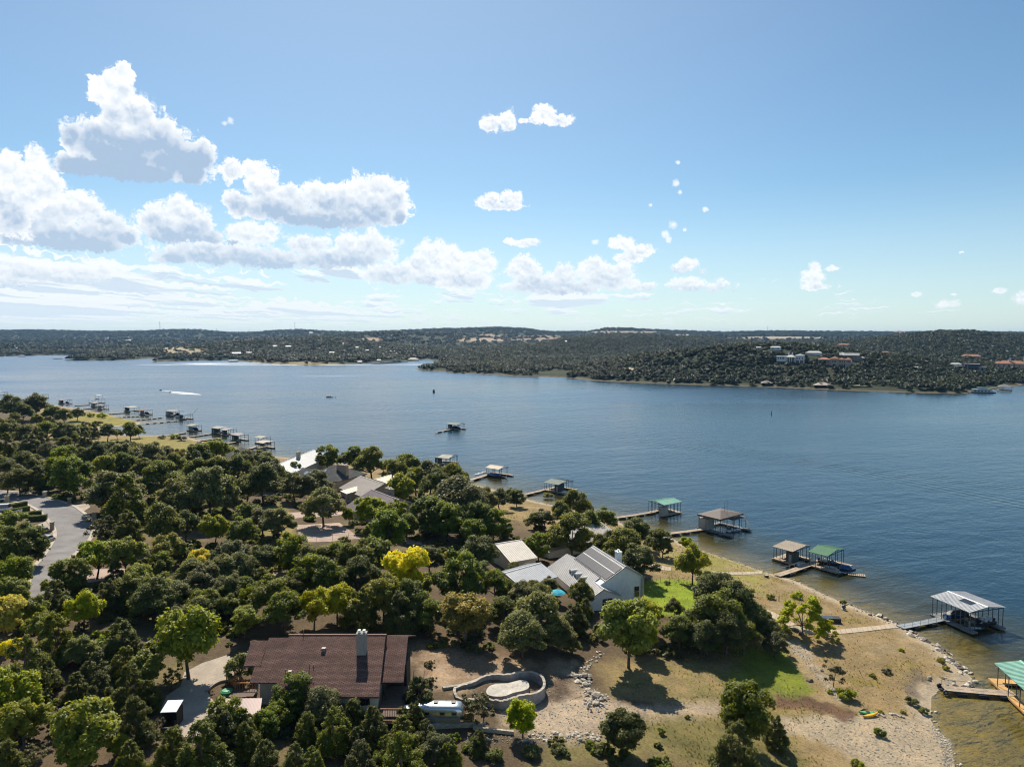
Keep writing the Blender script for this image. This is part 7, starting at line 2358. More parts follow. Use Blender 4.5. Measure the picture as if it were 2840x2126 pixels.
SPECK = [(0, 880, 3.1127, [(130, 275, 40), (258, 275, 14), (470, 265, 36), (578, 264, 22), (960, 292, 50), (1073, 297, 24), (1108, 207, 40), (1110, 176, 30), (1590, 140, 20), (1758, 122, 34), (2045, 325, 74), (2148, 316, 44), (557, 308, 14), (2000, 163, 26), (1770, 178, 26), (1425, 220, 34), (80, 158, 16), (1240, 225, 30), (930, 192, 50)]),
         (710, 880, 3.1127, [(470, 137, 36), (280, 262, 48), (160, 257, 44), (425, 240, 22), (205, 330, 24), (418, 347, 26), (595, 338, 28), (655, 314, 40), (845, 317, 20), (885, 318, 18), (630, 218, 20), (762, 236, 34), (1065, 265, 30), (1290, 272, 14), (1180, 305, 42), (1218, 319, 26), (1370, 280, 40), (760, 292, 14), (930, 315, 16), (680, 272, 26), (860, 272, 46), (955, 294, 40), (785, 370, 34), (895, 398, 34), (1060, 378, 30), (1055, 340, 34), (1775, 118, 22), (1525, 130, 14), (2050, 204, 40), (300, 320, 16), (540, 270, 14), (735, 300, 12), (480, 300, 10)]),
         (1420, 880, 3.1127, [(455, 214, 34), (1430, 160, 50), (1495, 162, 54), (2170, 166, 26), (815, 208, 10), (2130, 276, 26), (345, 401, 10), (610, 322, 12), (310, 250, 8)]),
         (2130, 880, 3.1127, [(440, 188, 60), (810, 215, 14), (1085, 262, 20), (2080, 148, 50), (1130, 137, 90), (1510, 108, 70), (2200, 222, 26), (1270, 448, 22), (700, 400, 14)])]
rg = random.Random(3)
hm = None
side_words = {0: 'far left', 710: 'middle', 1420: 'middle right', 2130: 'right'}
for ox, oy, s, lst in SPECK:
    for k, (xx, yy, w) in enumerate(lst):
        px_, py_ = ox + xx / s, oy + yy / s
        x, y, z = ground(px_, py_)
        w_m = max(6.0, w / s * y / F)
        red = ox == 2130 and k in (4, 5)
        roof = m_terra if red else (m_froof2 if rg.random() < .25 else m_froof)
        t = empty('distant_house', (x, y, z), -math.atan2(x, y) + rg.uniform(-.25, .25), category='house', group='small pale houses scattered on the %s far shore' % side_words[ox],
                  label='pale house' if not red else 'red-roofed long house on the skyline hill, ' + ('left' if k == 4 else 'right') + ' one')
        if not red:
            PENDING.append((t, ('tiny' if w_m < 22 else ('long' if w_m > 42 else 'small')) + ' pale far house ' + relation(px_, py_, FAR_MARKS), px_, py_))
        d = w_m * .6
        h = min(5, 2.5 + w_m * .08)
        MB().box(-w_m / 2, 0, -4, w_m / 2, d, h).build('wall', m_fwhite if rg.random() < .6 else m_pink, t)
        gable_panels(t, -w_m / 2 - .4, w_m / 2 + .4, d / 2 + .5, d / 2 + .5, h, h, h + d * .24, roof, .25, 0, cap=False, y0=d / 2)
        FAR_CLEAR.append((x, y - w_m * .5, w_m * .75 + 6))
# radio masts on the skyline
for px_, y0, y1, lab in [(444, 918, 891, 'tall lattice radio mast on the left skyline'), (818, 914, 893, 'lattice radio mast on the middle skyline hill'), (600, 917, 911, 'short stubby tower on the left skyline'), (691, 921, 913, 'thin mast right of the stubby tower'), (2129, 918, 904, 'thin mast on the right skyline')]:
    Yd = 6000.0
    a, b = atd(px_, y0 + 3, Yd), atd(px_, y1, Yd)
    H = b[2] - a[2]
    t = empty('radio_mast', a, 0, label=lab, category='mast')
    for k in range(3):
        an = k * 2.094
        MB().tube((1.6 * math.cos(an), 1.6 * math.sin(an), -8), (1.1 * math.cos(an), 1.1 * math.sin(an), H), .5, n=4).build('leg', m_gal, t)
    q = MB()
    for i in range(int(H / 5)):
        for k in range(3):
            a0, a1 = k * 2.094, (k + 1) * 2.094
            q.tube((1.4 * math.cos(a0), 1.4 * math.sin(a0), i * 5), (1.4 * math.cos(a1), 1.4 * math.sin(a1), i * 5 + 5), .25, n=4)
    q.build('bracing', m_gal, t)['kind'] = 'stuff'
# docks and boats along the far bank
FD = 'boat docks along the far bank'
for px_, py_, L, W_, th, rf, lab, hip in [(1882, 1062, 14, 6, 5, 'white', 'white hip-roofed dock below the dark hillside of the far bank', True), (2126, 1071, 13, 6, 5, 'mauve', 'pinkish hip-roofed dock on the far bank', True), (2281, 1077, 20, 8, 4, 'beige', 'large sandy hip-roofed dock on the far bank with a stair behind', True),
                                      (2786, 1082, 13, 6.5, 0, 'grey', 'grey pyramid-roofed dock at the far right bank', True), (1146, 1000, 26, 8, 0, 'brown', 'dark pier house in the narrow far inlet', True), (60, 990, 16, 6, 0, 'grey', 'small grey dock on the far left shore', False), (160, 995, 20, 6, 0, 'brown', 'dark dock off the far left spit', False),
                                      (647, 1003, 20, 7, 0, 'slate', 'dark dock on the far shore right of the grassy spit', False), (985, 1006, 30, 8, 0, 'grey', 'grey dock row left of the long marina', False)]:
    x, y, _ = at(px_, py_)
    dock(x, y, th - math.degrees(math.atan2(x, y)), L, W_, 4.2, 3.0 if hip else 1.2, rf, lab, FD, hip=hip, far=True, npost=4)
a, b = at(1040, 1008), at(1121, 1003)
th = math.atan2(b[1] - a[1], b[0] - a[0])
L = math.hypot(b[0] - a[0], b[1] - a[1])
for i in range(3):
    k = (i + .5) / 3
    dock(a[0] + (b[0] - a[0]) * k, a[1] + (b[1] - a[1]) * k, math.degrees(th), L / 3 - 1, 11, 4.6, 1.6, 'marina', ('left', 'middle', 'right')[i] + ' third of the long dark green marina roof', 'long marina on the far shore', far=True, npost=5)
x, y, _ = at(2727, 1089)
t = empty('houseboat', (x, y, 0), -math.atan2(x, y), label='white two-deck houseboat moored at the far right bank', category='boat')
MB().box(-11, -2.6, -.3, 11, 2.6, .9).build('hull', m_darkin, t)
MB().box(-9.5, -2.3, .902, 8.5, 2.3, 3.3).build('cabin', m_fwhite, t)
MB().box(-10.5, -2.8, 3.302, 9.5, 2.8, 3.6).build('upper_deck', M('pale_blue_deck', (.35, .47, .55), .6), t)
MB().box(-5, -1.6, 3.602, 3, 1.6, 5.6).build('upper_cabin', m_fwhite, t)
MB().box(-6, -2.2, 5.602, 6, 2.2, 5.8).build('canopy', M('sea_green_canvas', (.14, .36, .28), .7), t)
for x in (-7, -4, -1, 2, 5):
    fwin(t, x, -2.3, 1.5, 2, 1.2)
t = empty('bank_stair', ground(2292, 1066), 0, label='long straight stair climbing the far bank above the sandy dock', category='stairs')
p0, p1 = np.array(ground(2292, 1068)), np.array(ground(2298, 1036))
d = p1 - p0
n = 40
for i in range(n):
    q = d * i / n
    MB().box(q[0] - 1.2, q[1] - .2, q[2] + .4, q[0] + 1.2, q[1] + d[1] / n * .9, q[2] + .9).build('step', m_wood, t)
FAR_CLEAR += [(p0[0] + d[0] * k, p0[1] + d[1] * k, 5) for k in (0.1, .4, .7, 1)]

# ------------------------------------------------------------------ far woods
fp1, fs1 = far_points(690, 1500, 27000, 6, 12, 1)
fp2, fs2 = far_points(1500, 3000, 42000, 9, 17, 2)
fp3, fs3 = far_points(3000, 8200, 34000, 14, 30, 3)
FP, FS = np.vstack([fp1, fp2, fp3]), np.concatenate([fs1, fs2, fs3])
ok = np.ones(len(FP), bool)
for x, y, r in FAR_CLEAR:
    ok &= np.hypot(FP[:, 0] - x, FP[:, 1] - y) > r
FP, FS = FP[ok], FS[ok]
FR, FI = RNG.random(len(FP)) * 6.283, RNG.integers(0, len(far_meshes), len(FP))
order = np.argsort(np.hypot(FP[:, 0], FP[:, 1]) / FS)
inview = np.abs(np.degrees(np.arctan2(FP[:, 0], FP[:, 1]))) < 35.5
single = [i for i in order if inview[i]][:290]
for i in single:
    o = bpy.data.objects.new('far_tree', far_meshes[FI[i]])
    o.location, o.rotation_euler, o.scale = FP[i] - np.array([0, 0, .12 * FS[i]]), (0, 0, FR[i]), (FS[i],) * 3
    fx, fy = CX + F * FP[i][0] / FP[i][1], HOR + (CAM_H - FP[i][2] - FS[i] * .5) / FP[i][1] * F
    tag(link(o), None, 'tree', 'trees at the waterside across the lake')
    PENDING.append((o, ('dark', 'dark', 'paler', 'dark', 'dusky')[FI[i]] + ' far-bank tree ' + relation(fx, fy, FAR_MARKS), fx, fy))
rest = np.ones(len(FP), bool)
rest[single] = False
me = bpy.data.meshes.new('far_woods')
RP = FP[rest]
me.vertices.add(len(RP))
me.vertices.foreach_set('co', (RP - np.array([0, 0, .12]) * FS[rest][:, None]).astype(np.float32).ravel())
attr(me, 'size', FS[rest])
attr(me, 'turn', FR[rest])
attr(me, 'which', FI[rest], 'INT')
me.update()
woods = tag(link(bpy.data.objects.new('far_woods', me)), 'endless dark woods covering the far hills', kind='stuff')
ng = bpy.data.node_groups.new('scatter_crowns', 'GeometryNodeTree')
ng.interface.new_socket('Geometry', in_out='INPUT', socket_type='NodeSocketGeometry')
ng.interface.new_socket('Geometry', in_out='OUTPUT', socket_type='NodeSocketGeometry')
T = NT(ng)
gi = T.n('NodeGroupInput', out=0)
crowns = []
for m_ in far_meshes:
    o = bpy.data.objects.new('far_tree_crown', m_)
    crowns.append(T.n('GeometryNodeObjectInfo', {'Object': o, 'As Instance': True}, out='Geometry'))
join = T.t.nodes.new('GeometryNodeGeometryToInstance')
for c in crowns:
    T.t.links.new(c, join.inputs[0])
def named(n, typ):
    return T.n('GeometryNodeInputNamedAttribute', {'Name': n}, data_type=typ)
inst = T.n('GeometryNodeInstanceOnPoints', {'Points': gi, 'Instance': join.outputs[0], 'Pick Instance': True, 'Instance Index': named('which', 'INT'),
                                            'Rotation': T.n('ShaderNodeCombineXYZ', {2: named('turn', 'FLOAT')}), 'Scale': named('size', 'FLOAT')})
T.n('NodeGroupOutput', {0: inst}, out=None)
md = woods.modifiers.new('scatter', 'NODES')
md.node_group = ng


# ------------------------------------------------------------------ trees of the near shore
# crown centre (column, row in a piece of the photograph), crown width, kind, own description
T_A0 = [(100, 770, 210, 'o'), (300, 765, 190, 'o'), (200, 820, 150, 'o'), (130, 880, 110, 'o', 'small round oak on bare soil of the left peninsula'), (320, 880, 100, 'o', 'lone dark oak on the bare left clearing'), (420, 895, 85, 'g', 'small grey-green oak right of the lone dark one'), (450, 815, 140, 'o'), (550, 850, 130, 'o'),
        (662, 825, 110, 'o', 'oak at the end of the far left tree belt beside yellow grass'), (60, 990, 220, 'o'), (230, 1000, 210, 'o'), (400, 990, 180, 'o'), (560, 985, 190, 'g'), (700, 990, 130, 'o'), (800, 985, 110, 'j'), (925, 980, 140, 'o', 'dark oak in front of the small cove'), (1120, 985, 150, 'o', 'leaning spreading oak beside the small cove'), (1200, 985, 90, 'o'), (1010, 1000, 80, 'o'),
        (1085, 1080, 105, 'k', 'round dark shrub on the grassy left beach'), (740, 1065, 100, 'j'), (250, 1105, 190, 'j'), (370, 1085, 140, 'j'), (60, 1115, 150, 'j'), (420, 1160, 170, 'g', 'grey-green oak beside the sandy track at the left'), (560, 1075, 120, 'o'), (640, 1050, 100, 'o'),
        (880, 845, 85, 'v', 'bright yellow-green bush near the left waterline'), (780, 840, 70, 'v'), (1400, 1030, 70, 'k'), (1495, 1025, 85, 'v'), (1570, 1040, 85, 'k'), (1650, 1100, 45, 'k'), (840, 905, 90, 'k'), (740, 910, 80, 'k'),
        (1870, 1155, 210, 'b', 'bright rounded elm by the left docks'), (1960, 1160, 130, 'b'), (1700, 1225, 210, 'e'), (1560, 1215, 140, 'w', 'yellow-green elm in the shore belt at the left'), (1290, 1165, 260, 'g'), (1430, 1160, 150, 'o'), (1050, 1190, 220, 'g'), (850, 1190, 190, 'o'), (720, 1215, 150, 'o'), (970, 1150, 140, 'g'),
        (560, 1235, 210, 'e', 'tall dark elm rising above the gate pillars'), (640, 1390, 300, 'e', 'massive dark elm at the road junction'), (520, 1370, 220, 'e'), (930, 1290, 210, 'b', 'bright topped tall elm right of the massive dark one'), (1090, 1280, 200, 'e'), (330, 1410, 200, 'j', 'dark conical juniper at the road junction'), (420, 1380, 150, 'j'), (170, 1395, 230, 'o'), (60, 1300, 200, 'o'), (200, 1260, 190, 'o'), (300, 1250, 140, 'o'), (60, 1410, 170, 'o'),
        (1380, 1370, 330, 'o'), (1000, 1470, 380, 'g', 'big domed grey-green oak beside the road'), (1080, 1600, 330, 'j', 'dark shaggy juniper before the domed oak'), (870, 1560, 200, 'g'), (1200, 1480, 200, 'g'), (1540, 1560, 330, 'g'), (1800, 1500, 420, 'g', 'very wide spreading oak with a visible dark trunk'), (1950, 1560, 220, 'g'),
        (1690, 1330, 250, 'o'), (1880, 1330, 240, 'o'), (2050, 1330, 230, 'o'), (2130, 1450, 230, 'o'), (2100, 1250, 200, 'o'), (1500, 1260, 200, 'o'), (1240, 1300, 180, 'o')]
T_B = [(110, 890, 330, 'e', 'big elm filling the left edge beside the hedges'), (240, 1000, 280, 'e'), (60, 1000, 300, 'e'), (100, 1230, 270, 'e'), (50, 1380, 200, 'b'), (140, 1430, 190, 'b'), (50, 1540, 260, 'y', 'vivid yellow tree at the left picture edge'), (290, 1540, 210, 'b'), (430, 1620, 140, 'b'),
       (850, 850, 210, 's', 'thin open-branched tree right of the road'), (940, 830, 150, 'j'), (1100, 840, 230, 'j'), (1400, 800, 300, 'o'), (1600, 790, 230, 'o'), (1700, 700, 140, 'o'), (1850, 840, 230, 'b', 'light green elm below the very wide oak'), (2140, 730, 220, 'b'), (2100, 860, 230, 'o'),
       (830, 1080, 320, 'b', 'flat-topped light green elm by the road bend'), (1080, 1060, 330, 'b', 'flat-topped light green elm joined to the one at the bend'), (610, 1235, 270, 'e', 'dark green elm with layered branches below the road bend'), (390, 1330, 100, 'b'), (1000, 1230, 160, 'j'),
       (1430, 1000, 260, 'w'), (1200, 1230, 220, 'w', 'olive yellow tree among dark oaks left of centre'), (1380, 1150, 190, 'e'), (1560, 1050, 150, 'e'), (1720, 1100, 200, 'y', 'tree with golden yellow top among the oaks'), (1650, 1180, 240, 'g'), (2000, 1050, 280, 'g'), (1900, 1200, 290, 'g'), (2080, 1180, 250, 'g'),
       (1350, 1330, 280, 'o'), (1520, 1390, 250, 'g'), (1750, 1280, 280, 'g'), (1980, 1350, 240, 'g'), (2130, 1380, 180, 'e'), (720, 1530, 290, 'w', 'yellow-green tree above the wooded slope at the lower left'), (930, 1450, 220, 'j'), (1130, 1330, 250, 'o'), (480, 1430, 220, 'j'), (1480, 1530, 170, 'g'), (2120, 1590, 190, 'w'), (1250, 1480, 200, 'o'), (1950, 1500, 200, 'o'), (1700, 1540, 230, 'g')]
T_C = [(60, 420, 300, 'o'), (110, 330, 250, 'o'), (330, 460, 210, 'g'), (500, 450, 260, 'g', 'grey-green oak beside the tan garage roof'), (70, 230, 200, 'o'), (340, 310, 90, 'e', 'slim bright elm before the glaring white roof'), (610, 225, 180, 'e'), (760, 230, 130, 'o'), (860, 220, 160, 'e'), (1000, 265, 260, 'o'), (1100, 285, 110, 'w'), (1300, 275, 260, 'o'),
       (1210, 330, 200, 'o'), (1500, 380, 260, 'o'), (1380, 400, 230, 'o'), (1700, 400, 240, 'o'), (1560, 470, 250, 'o'), (1750, 560, 440, 'g', 'broad dark oak between the plum roof and the water'), (1960, 590, 220, 'g'), (2100, 560, 170, 'o'), (1940, 700, 200, 'k'), (2190, 520, 100, 'o'), (1250, 515, 270, 'b', 'bright green elm right of the tan roofs'), (1360, 605, 110, 'b'),
       (580, 605, 310, 'g', 'round umbrella-like oak beside the parking court'), (470, 720, 130, 'u'), (990, 680, 290, 'b', 'bright green elm hiding the plum-roofed house'), (1190, 720, 240, 'b', 'bright green elm to the right, hiding the plum-roofed house'), (800, 720, 130, 'b'), (1150, 860, 280, 'e'), (980, 860, 130, 'w'), (1300, 820, 180, 'e'),
       (1480, 720, 300, 'e'), (1650, 780, 270, 'e'), (1900, 780, 270, 'e'), (2050, 800, 230, 'e'), (1880, 880, 190, 'e'), (2150, 830, 140, 'e'), (1560, 640, 170, 'o'), (60, 740, 240, 'g'), (190, 760, 260, 'g', 'light olive oak at the left corner of the parking court'),
       (60, 1080, 230, 'o'), (290, 1050, 300, 'e'), (480, 1080, 280, 'g'), (700, 1050, 260, 'o'), (850, 1080, 320, 'o'), (1030, 1080, 280, 'e'), (760, 960, 130, 's'), (420, 1240, 270, 'e'), (600, 1240, 260, 'o'), (900, 1210, 260, 'o'), (130, 1400, 310, 'o'), (300, 1330, 200, 'o'), (760, 1250, 200, 'o'),
       (1310, 1230, 400, 'y', 'brilliant yellow tree in the middle of the wood'), (1440, 1330, 200, 'w', 'yellow-green tree touching the brilliant yellow one'), (1120, 1270, 130, 'w'), (1500, 1080, 230, 'o'), (1650, 1080, 100, 'r', 'small reddish-leaved tree right of centre'), (1940, 1020, 280, 'o', 'tall dark oak left of the beige roofs'), (1750, 1290, 380, 'e', 'big dense green tree between the yellow and rust-orange trees'), (2060, 1320, 250, 'o'), (1960, 1200, 150, 'e'),
       (1800, 1560, 400, 'r', 'large rust-orange tree with a bare leaning trunk'), (1100, 1440, 320, 'w'), (1330, 1450, 300, 'o'), (700, 1450, 320, 'w', 'olive-yellow tree behind the brown roof'), (500, 1530, 280, 'w'), (900, 1530, 270, 'j'), (1250, 1570, 280, 'j'), (250, 1540, 300, 'o'), (2130, 1530, 240, 'o'), (1500, 1560, 240, 'o'), (60, 1250, 150, 'o')]
T_D = [(40, 250, 140, 'e'), (550, 310, 250, 'o', 'oak standing out against the water left of the mint dock'), (420, 380, 180, 'o'), (280, 420, 170, 'o'), (200, 440, 130, 'o'), (780, 430, 220, 'o'), (650, 480, 240, 'o'), (520, 560, 330, 'o', 'wide oak over the long beige roof'), (380, 600, 200, 'o'), (230, 680, 200, 'e'), (60, 720, 120, 'e'),
       (1080, 530, 230, 'o'), (980, 680, 320, 'o', 'large dark oak between the white house and the water'), (1100, 800, 280, 'o'), (1270, 620, 200, 'o'), (1300, 680, 140, 'o'), (880, 600, 200, 'o'), (1508, 640, 120, 'w', 'slim yellow-green cypress at the waterline'), (1560, 840, 270, 'w', 'bright yellow-green tree on the white house lawn'), (1700, 960, 170, 'o'), (1340, 980, 60, 'u'),
       (60, 1060, 190, 'o'), (230, 1250, 400, 'g', 'huge spreading oak left of the white house'), (90, 1400, 350, 'g', 'huge dark oak above the pool'), (400, 1420, 240, 'g'), (600, 1075, 190, 'o'), (540, 1290, 220, 'j'), (90, 1090, 250, 'g'), (250, 1075, 180, 'g'), (20, 860, 130, 'o'), (120, 870, 110, 'o'), (180, 1040, 150, 'o'), (310, 1015, 140, 'o'), (600, 650, 190, 'o'), (330, 640, 170, 'e'), (770, 650, 170, 'o'), (630, 1210, 140, 'j'), (1010, 1440, 470, 'w', 'tall yellow-green tree in front of the white house'), (1190, 1290, 250, 'w', 'yellow-green tree right of the tall one before the white house'), (1140, 1430, 260, 'w'),
       (1450, 1400, 240, 'o', 'oak with forked pale trunks above the meadow'), (1400, 1190, 140, 'o'), (1600, 1320, 230, 'o'), (1760, 1250, 380, 'o', 'broad dark oak at the edge of the beach slope'), (1950, 1200, 340, 'o'), (2050, 1310, 260, 'o'), (1850, 1400, 300, 'o'), (2000, 1440, 260, 'o'), (1680, 1450, 240, 'o'), (2170, 1290, 150, 'o')]
T_E = [(80, 190, 300, 'b'), (40, 390, 330, 'y', 'lower vivid yellow tree at the left picture edge'), (110, 650, 190, 'y', 'yellow bough tree lowest at the left edge'), (290, 330, 200, 'b'), (340, 470, 230, 'b'), (480, 590, 300, 'j'), (700, 640, 230, 'g'), (200, 850, 400, 'j'), (380, 880, 230, 'j'), (1040, 580, 270, 'j'), (1180, 660, 160, 'j'), (830, 830, 240, 'j'), (1080, 780, 230, 'j'), (1270, 800, 290, 'b'),
       (1620, 590, 520, 'b', 'big domed light green tree beside the pale drive'), (1480, 890, 160, 's', 'olive-brown thin tree at the drive edge'), (660, 980, 200, 'j'), (870, 1010, 210, 'j'), (1130, 1000, 270, 'j'), (1290, 1050, 190, 'j'), (120, 1100, 420, 'b'), (200, 1280, 360, 'b', 'broad light green tree near the lower left corner'), (760, 1340, 480, 'b', 'large bright green tree at the bottom left'), (690, 1500, 380, 'b'), (1010, 1480, 180, 'b'), (1160, 1290, 290, 'j'), (1390, 1290, 110, 's'),
       (60, 1610, 270, 'j'), (300, 1560, 180, 's'), (450, 1250, 190, 's'), (2080, 770, 210, 'g', 'round grey-green tree at the left end of the brown roof'), (2110, 430, 220, 'w'), (1500, 1500, 270, 'j'), (1750, 1540, 380, 'j'), (1900, 1400, 300, 'j'), (1950, 1290, 280, 'e'), (2130, 1450, 230, 'j'), (1330, 190, 310, 'o'), (1500, 240, 180, 'g'), (1750, 220, 270, 'o'), (1950, 160, 230, 'o'), (2150, 220, 190, 'e'), (1000, 200, 200, 'j'), (1120, 1600, 220, 'j'), (560, 1230, 160, 's')]
T_F = [(530, 1040, 290, 'e', 'tall elm overlapping the front of the brown roof'), (470, 1180, 220, 'e'), (790, 1110, 290, 'g', 'grey twiggy oak below the brown roof'), (930, 1130, 180, 'j'), (1060, 1210, 210, 'j'), (900, 1360, 270, 'j'), (1230, 1340, 240, 'j'), (1620, 1040, 260, 'j', 'juniper between the brown house porch and the trailer'), (1590, 1220, 170, 'j'), (1480, 1230, 150, 'j'), (1100, 1440, 180, 'j'), (1680, 1380, 180, 'j'), (1480, 1440, 300, 'j'),
       (1790, 1500, 220, 'g'), (100, 1350, 260, 'j'), (290, 1310, 220, 'e'), (400, 1220, 200, 'e'), (60, 1500, 180, 'j'), (550, 1600, 190, 'j'), (700, 1610, 180, 'j'), (1120, 1620, 260, 'j'), (1480, 1620, 330, 'j'), (2080, 1150, 240, 's', 'sparse thin tree in front of the trailer end'), (2140, 1440, 130, 'j', 'narrow dark juniper at the bottom middle'), (1890, 1600, 200, 'j'), (660, 1330, 210, 'j'), (1330, 1560, 190, 'j'), (300, 1560, 220, 'j')]
T_G = [(530, 1250, 255, 'w', 'small yellow-green tree below the pool'), (1400, 1330, 380, 'q', 'round dark juniper alone on the dry meadow'), (190, 1150, 210, 's'), (130, 1480, 120, 'j'), (270, 1540, 170, 'u'), (1725, 1345, 75, 'u', 'small round bush on the dry meadow'), (1950, 1220, 50, 'u', 'tiny bush on the pale track'), (1110, 1450, 100, 'u'), (960, 600, 130, 'g'), (860, 540, 180, 'g'), (2080, 520, 240, 'o'), (1880, 450, 200, 'o'), (600, 1510, 160, 'k'), (840, 1490, 130, 'k')]
T_X = [(2072, 1980, 160, 'q', 'dark tree low on the grassy slope near the gravel beach'), (2150, 2035, 60, 'j', 'small dark bush beside the low dark tree'), (2040, 2090, 110, 'j'), (2150, 1782, 60, 'g'), (2135, 1752, 70, 'o'), (2228, 1695, 118, 'c', 'spreading yellow-green cypress on the beach beside the curved path'), (2291, 1742, 60, 'c', 'small golden cypress growing at the edge of the curved path'), (2312, 1868, 58, 's', 'thin olive bush on the dry slope'),
       (2338, 1668, 20, 'u', 'dark bush on the rocks by the waterline'), (2440, 2029, 34, 'u', 'low green bush on the pale gravel'), (2376, 2112, 30, 'v'), (2390, 2120, 26, 'v'), (2350, 1922, 50, 'v'), (2302, 1915, 18, 'v'), (2443, 1972, 16, 'v', 'left tuft of upright willow shoots by the kayaks'), (2505, 1972, 16, 'v', 'right tuft of upright willow shoots by the kayaks'), (2188, 1745, 14, 'v'), (2138, 1653, 24, 'v'), (2460, 1858, 26, 'k'), (2420, 1870, 20, 'v'),
       (2500, 1800, 16, 'v'), (2610, 1830, 22, 'v', 'yellow-green weed clump among the shore rocks'), (2625, 1850, 20, 'v'), (2530, 1940, 34, 'k'), (2560, 1965, 30, 'k'), (1995, 1632, 110, 'o', 'low dark shrub beside the white house lawn'), (1520, 1372, 30, 'v'), (2085, 1635, 16, 'v'), (88, 1432, 26, 'k', 'round grey-green shrub between the hedges'), (10, 1400, 20, 'u'), (5, 1388, 12, 'u')]
DESC = {'q': 'round-headed juniper', 'o': 'dark live oak', 'g': 'grey-green live oak', 'j': 'dark green juniper', 'e': 'deep green elm', 'b': 'light green elm', 'y': 'yellow tree', 'w': 'yellow-green tree', 'r': 'rust-orange tree', 'c': 'feathery cypress', 's': 'thin sparse tree', 'u': 'green bush', 'v': 'yellow-green bush', 'k': 'grey-green bush'}
CEN = {'dome': .56, 'ball': .52, 'oak': .64, 'juniper': .56, 'elm': .56, 'cypress': .5, 'sparse': .58, 'shrub': .28}
NAMES = {'ball': 'juniper_tree', 'dome': 'elm_tree', 'oak': 'oak_tree', 'juniper': 'juniper_tree', 'elm': 'elm_tree', 'cypress': 'cypress_tree', 'sparse': 'thin_tree', 'shrub': 'bush'}


def zone(px, py):
    if py < 1215 and px < 430:
        return 'on the far left peninsula'
    if py < 1300 and px < 640:
        return 'in the shore belt left of the white roof'
    if px < 420 and py < 1480:
        return 'beside the road at the left'
    if py < 1420 and px < 1150:
        return 'around the houses by the parking court'
    if py < 1420:
        return 'along the shore behind the beige roofs'
    if px < 330:
        return 'on the wooded slope at the left edge'
    if py > 1990 and px < 1500:
        return 'along the bottom below the brown house'
    if py < 1560 and px < 1180:
        return 'in the wood below the parking court'
    if py < 1760 and px < 1320:
        return 'in the wood above the brown house'
    if px < 720:
        return 'on the slope left of the brown house'
    if px < 1320:
        return 'close round the brown house and trailer'
    if px < 1800:
        return 'around the white house'
    return 'on the slope above the beach'


LANDMARKS = [(20, 1390, 'urn-topped pillar'), (125, 1372, 'verge pillar'), (193, 1392, 'reddish pillar'), (262, 1436, 'wide-capped pillar'), (145, 1460, 'tall pillar on the grass'), (85, 1425, 'round grey shrub'), (50, 1420, 'white motorbikes'),
 (330, 1150, 'far left beach tip'), (553, 1225, 'golf cart'), (380, 1254, 'white covered boats'), (820, 1290, 'glaring white roof'), (930, 1315, 'grey shingled roof'), (905, 1350, 'tan garage'), (1010, 1340, 'greyish tan roof'), (1070, 1330, 'flue pipe'), (1050, 1400, 'plum roof'), (920, 1475, 'parking court'), (1140, 1490, 'small terrace'),
 (1410, 1530, 'beige side roof'), (1460, 1595, 'metal garage'), (1580, 1490, 'long beige roof'), (1545, 1660, 'turquoise parasol'), (1650, 1590, 'white house'), (1770, 1640, 'white house corner window'), (1880, 1650, 'green lawn'), (1470, 1910, 'pool'), (1600, 1880, 'limestone blocks'), (1640, 1935, 'stone heap'), (1220, 1975, 'trailer'), (1090, 1900, 'brown house porch'),
 (900, 1840, 'brown roof'), (1000, 1780, 'pale chimney'), (740, 1800, 'brown roof left end'), (650, 1960, 'carport'), (470, 2000, 'small white shed'), (560, 1880, 'pale drive'), (180, 1480, 'road bend'), (95, 1640, 'lower road'), (1130, 1600, 'brilliant yellow tree'), (1288, 1695, 'rust-orange tree'), (570, 1545, 'golden-topped tree'), (390, 1590, 'olive yellow tree'), (230, 2080, 'left lawn scrub'), (310, 1540, 'bend elms'),
 (240, 1350, 'domed grey oak'), (560, 1360, 'very wide oak'), (520, 1790, 'big domed tree by the drive'), (244, 2021, 'bright bottom tree'), (15, 1330, 'left wood edge'), (300, 1200, 'small cove'), (1560, 1350, 'slate-green dock'), (1730, 1440, 'mint dock gangway'), (2010, 1440, 'brown dock'), (2220, 1710, 'curved path'), (1960, 1690, 'beach slope trees'), (2150, 1870, 'green bank'), (2320, 1950, 'mulch patch'), (2415, 1985, 'kayaks'), (2640, 1850, 'shore rocks'), (2560, 1900, 'wheeled gangway'), (1830, 1990, 'dry meadow'), (1350, 2050, 'rubble bank'), (860, 2090, 'bottom edge'), (60, 2000, 'lower left corner'), (1180, 1740, 'orange tree trunk'), (780, 1700, 'ridge of the brown roof')]
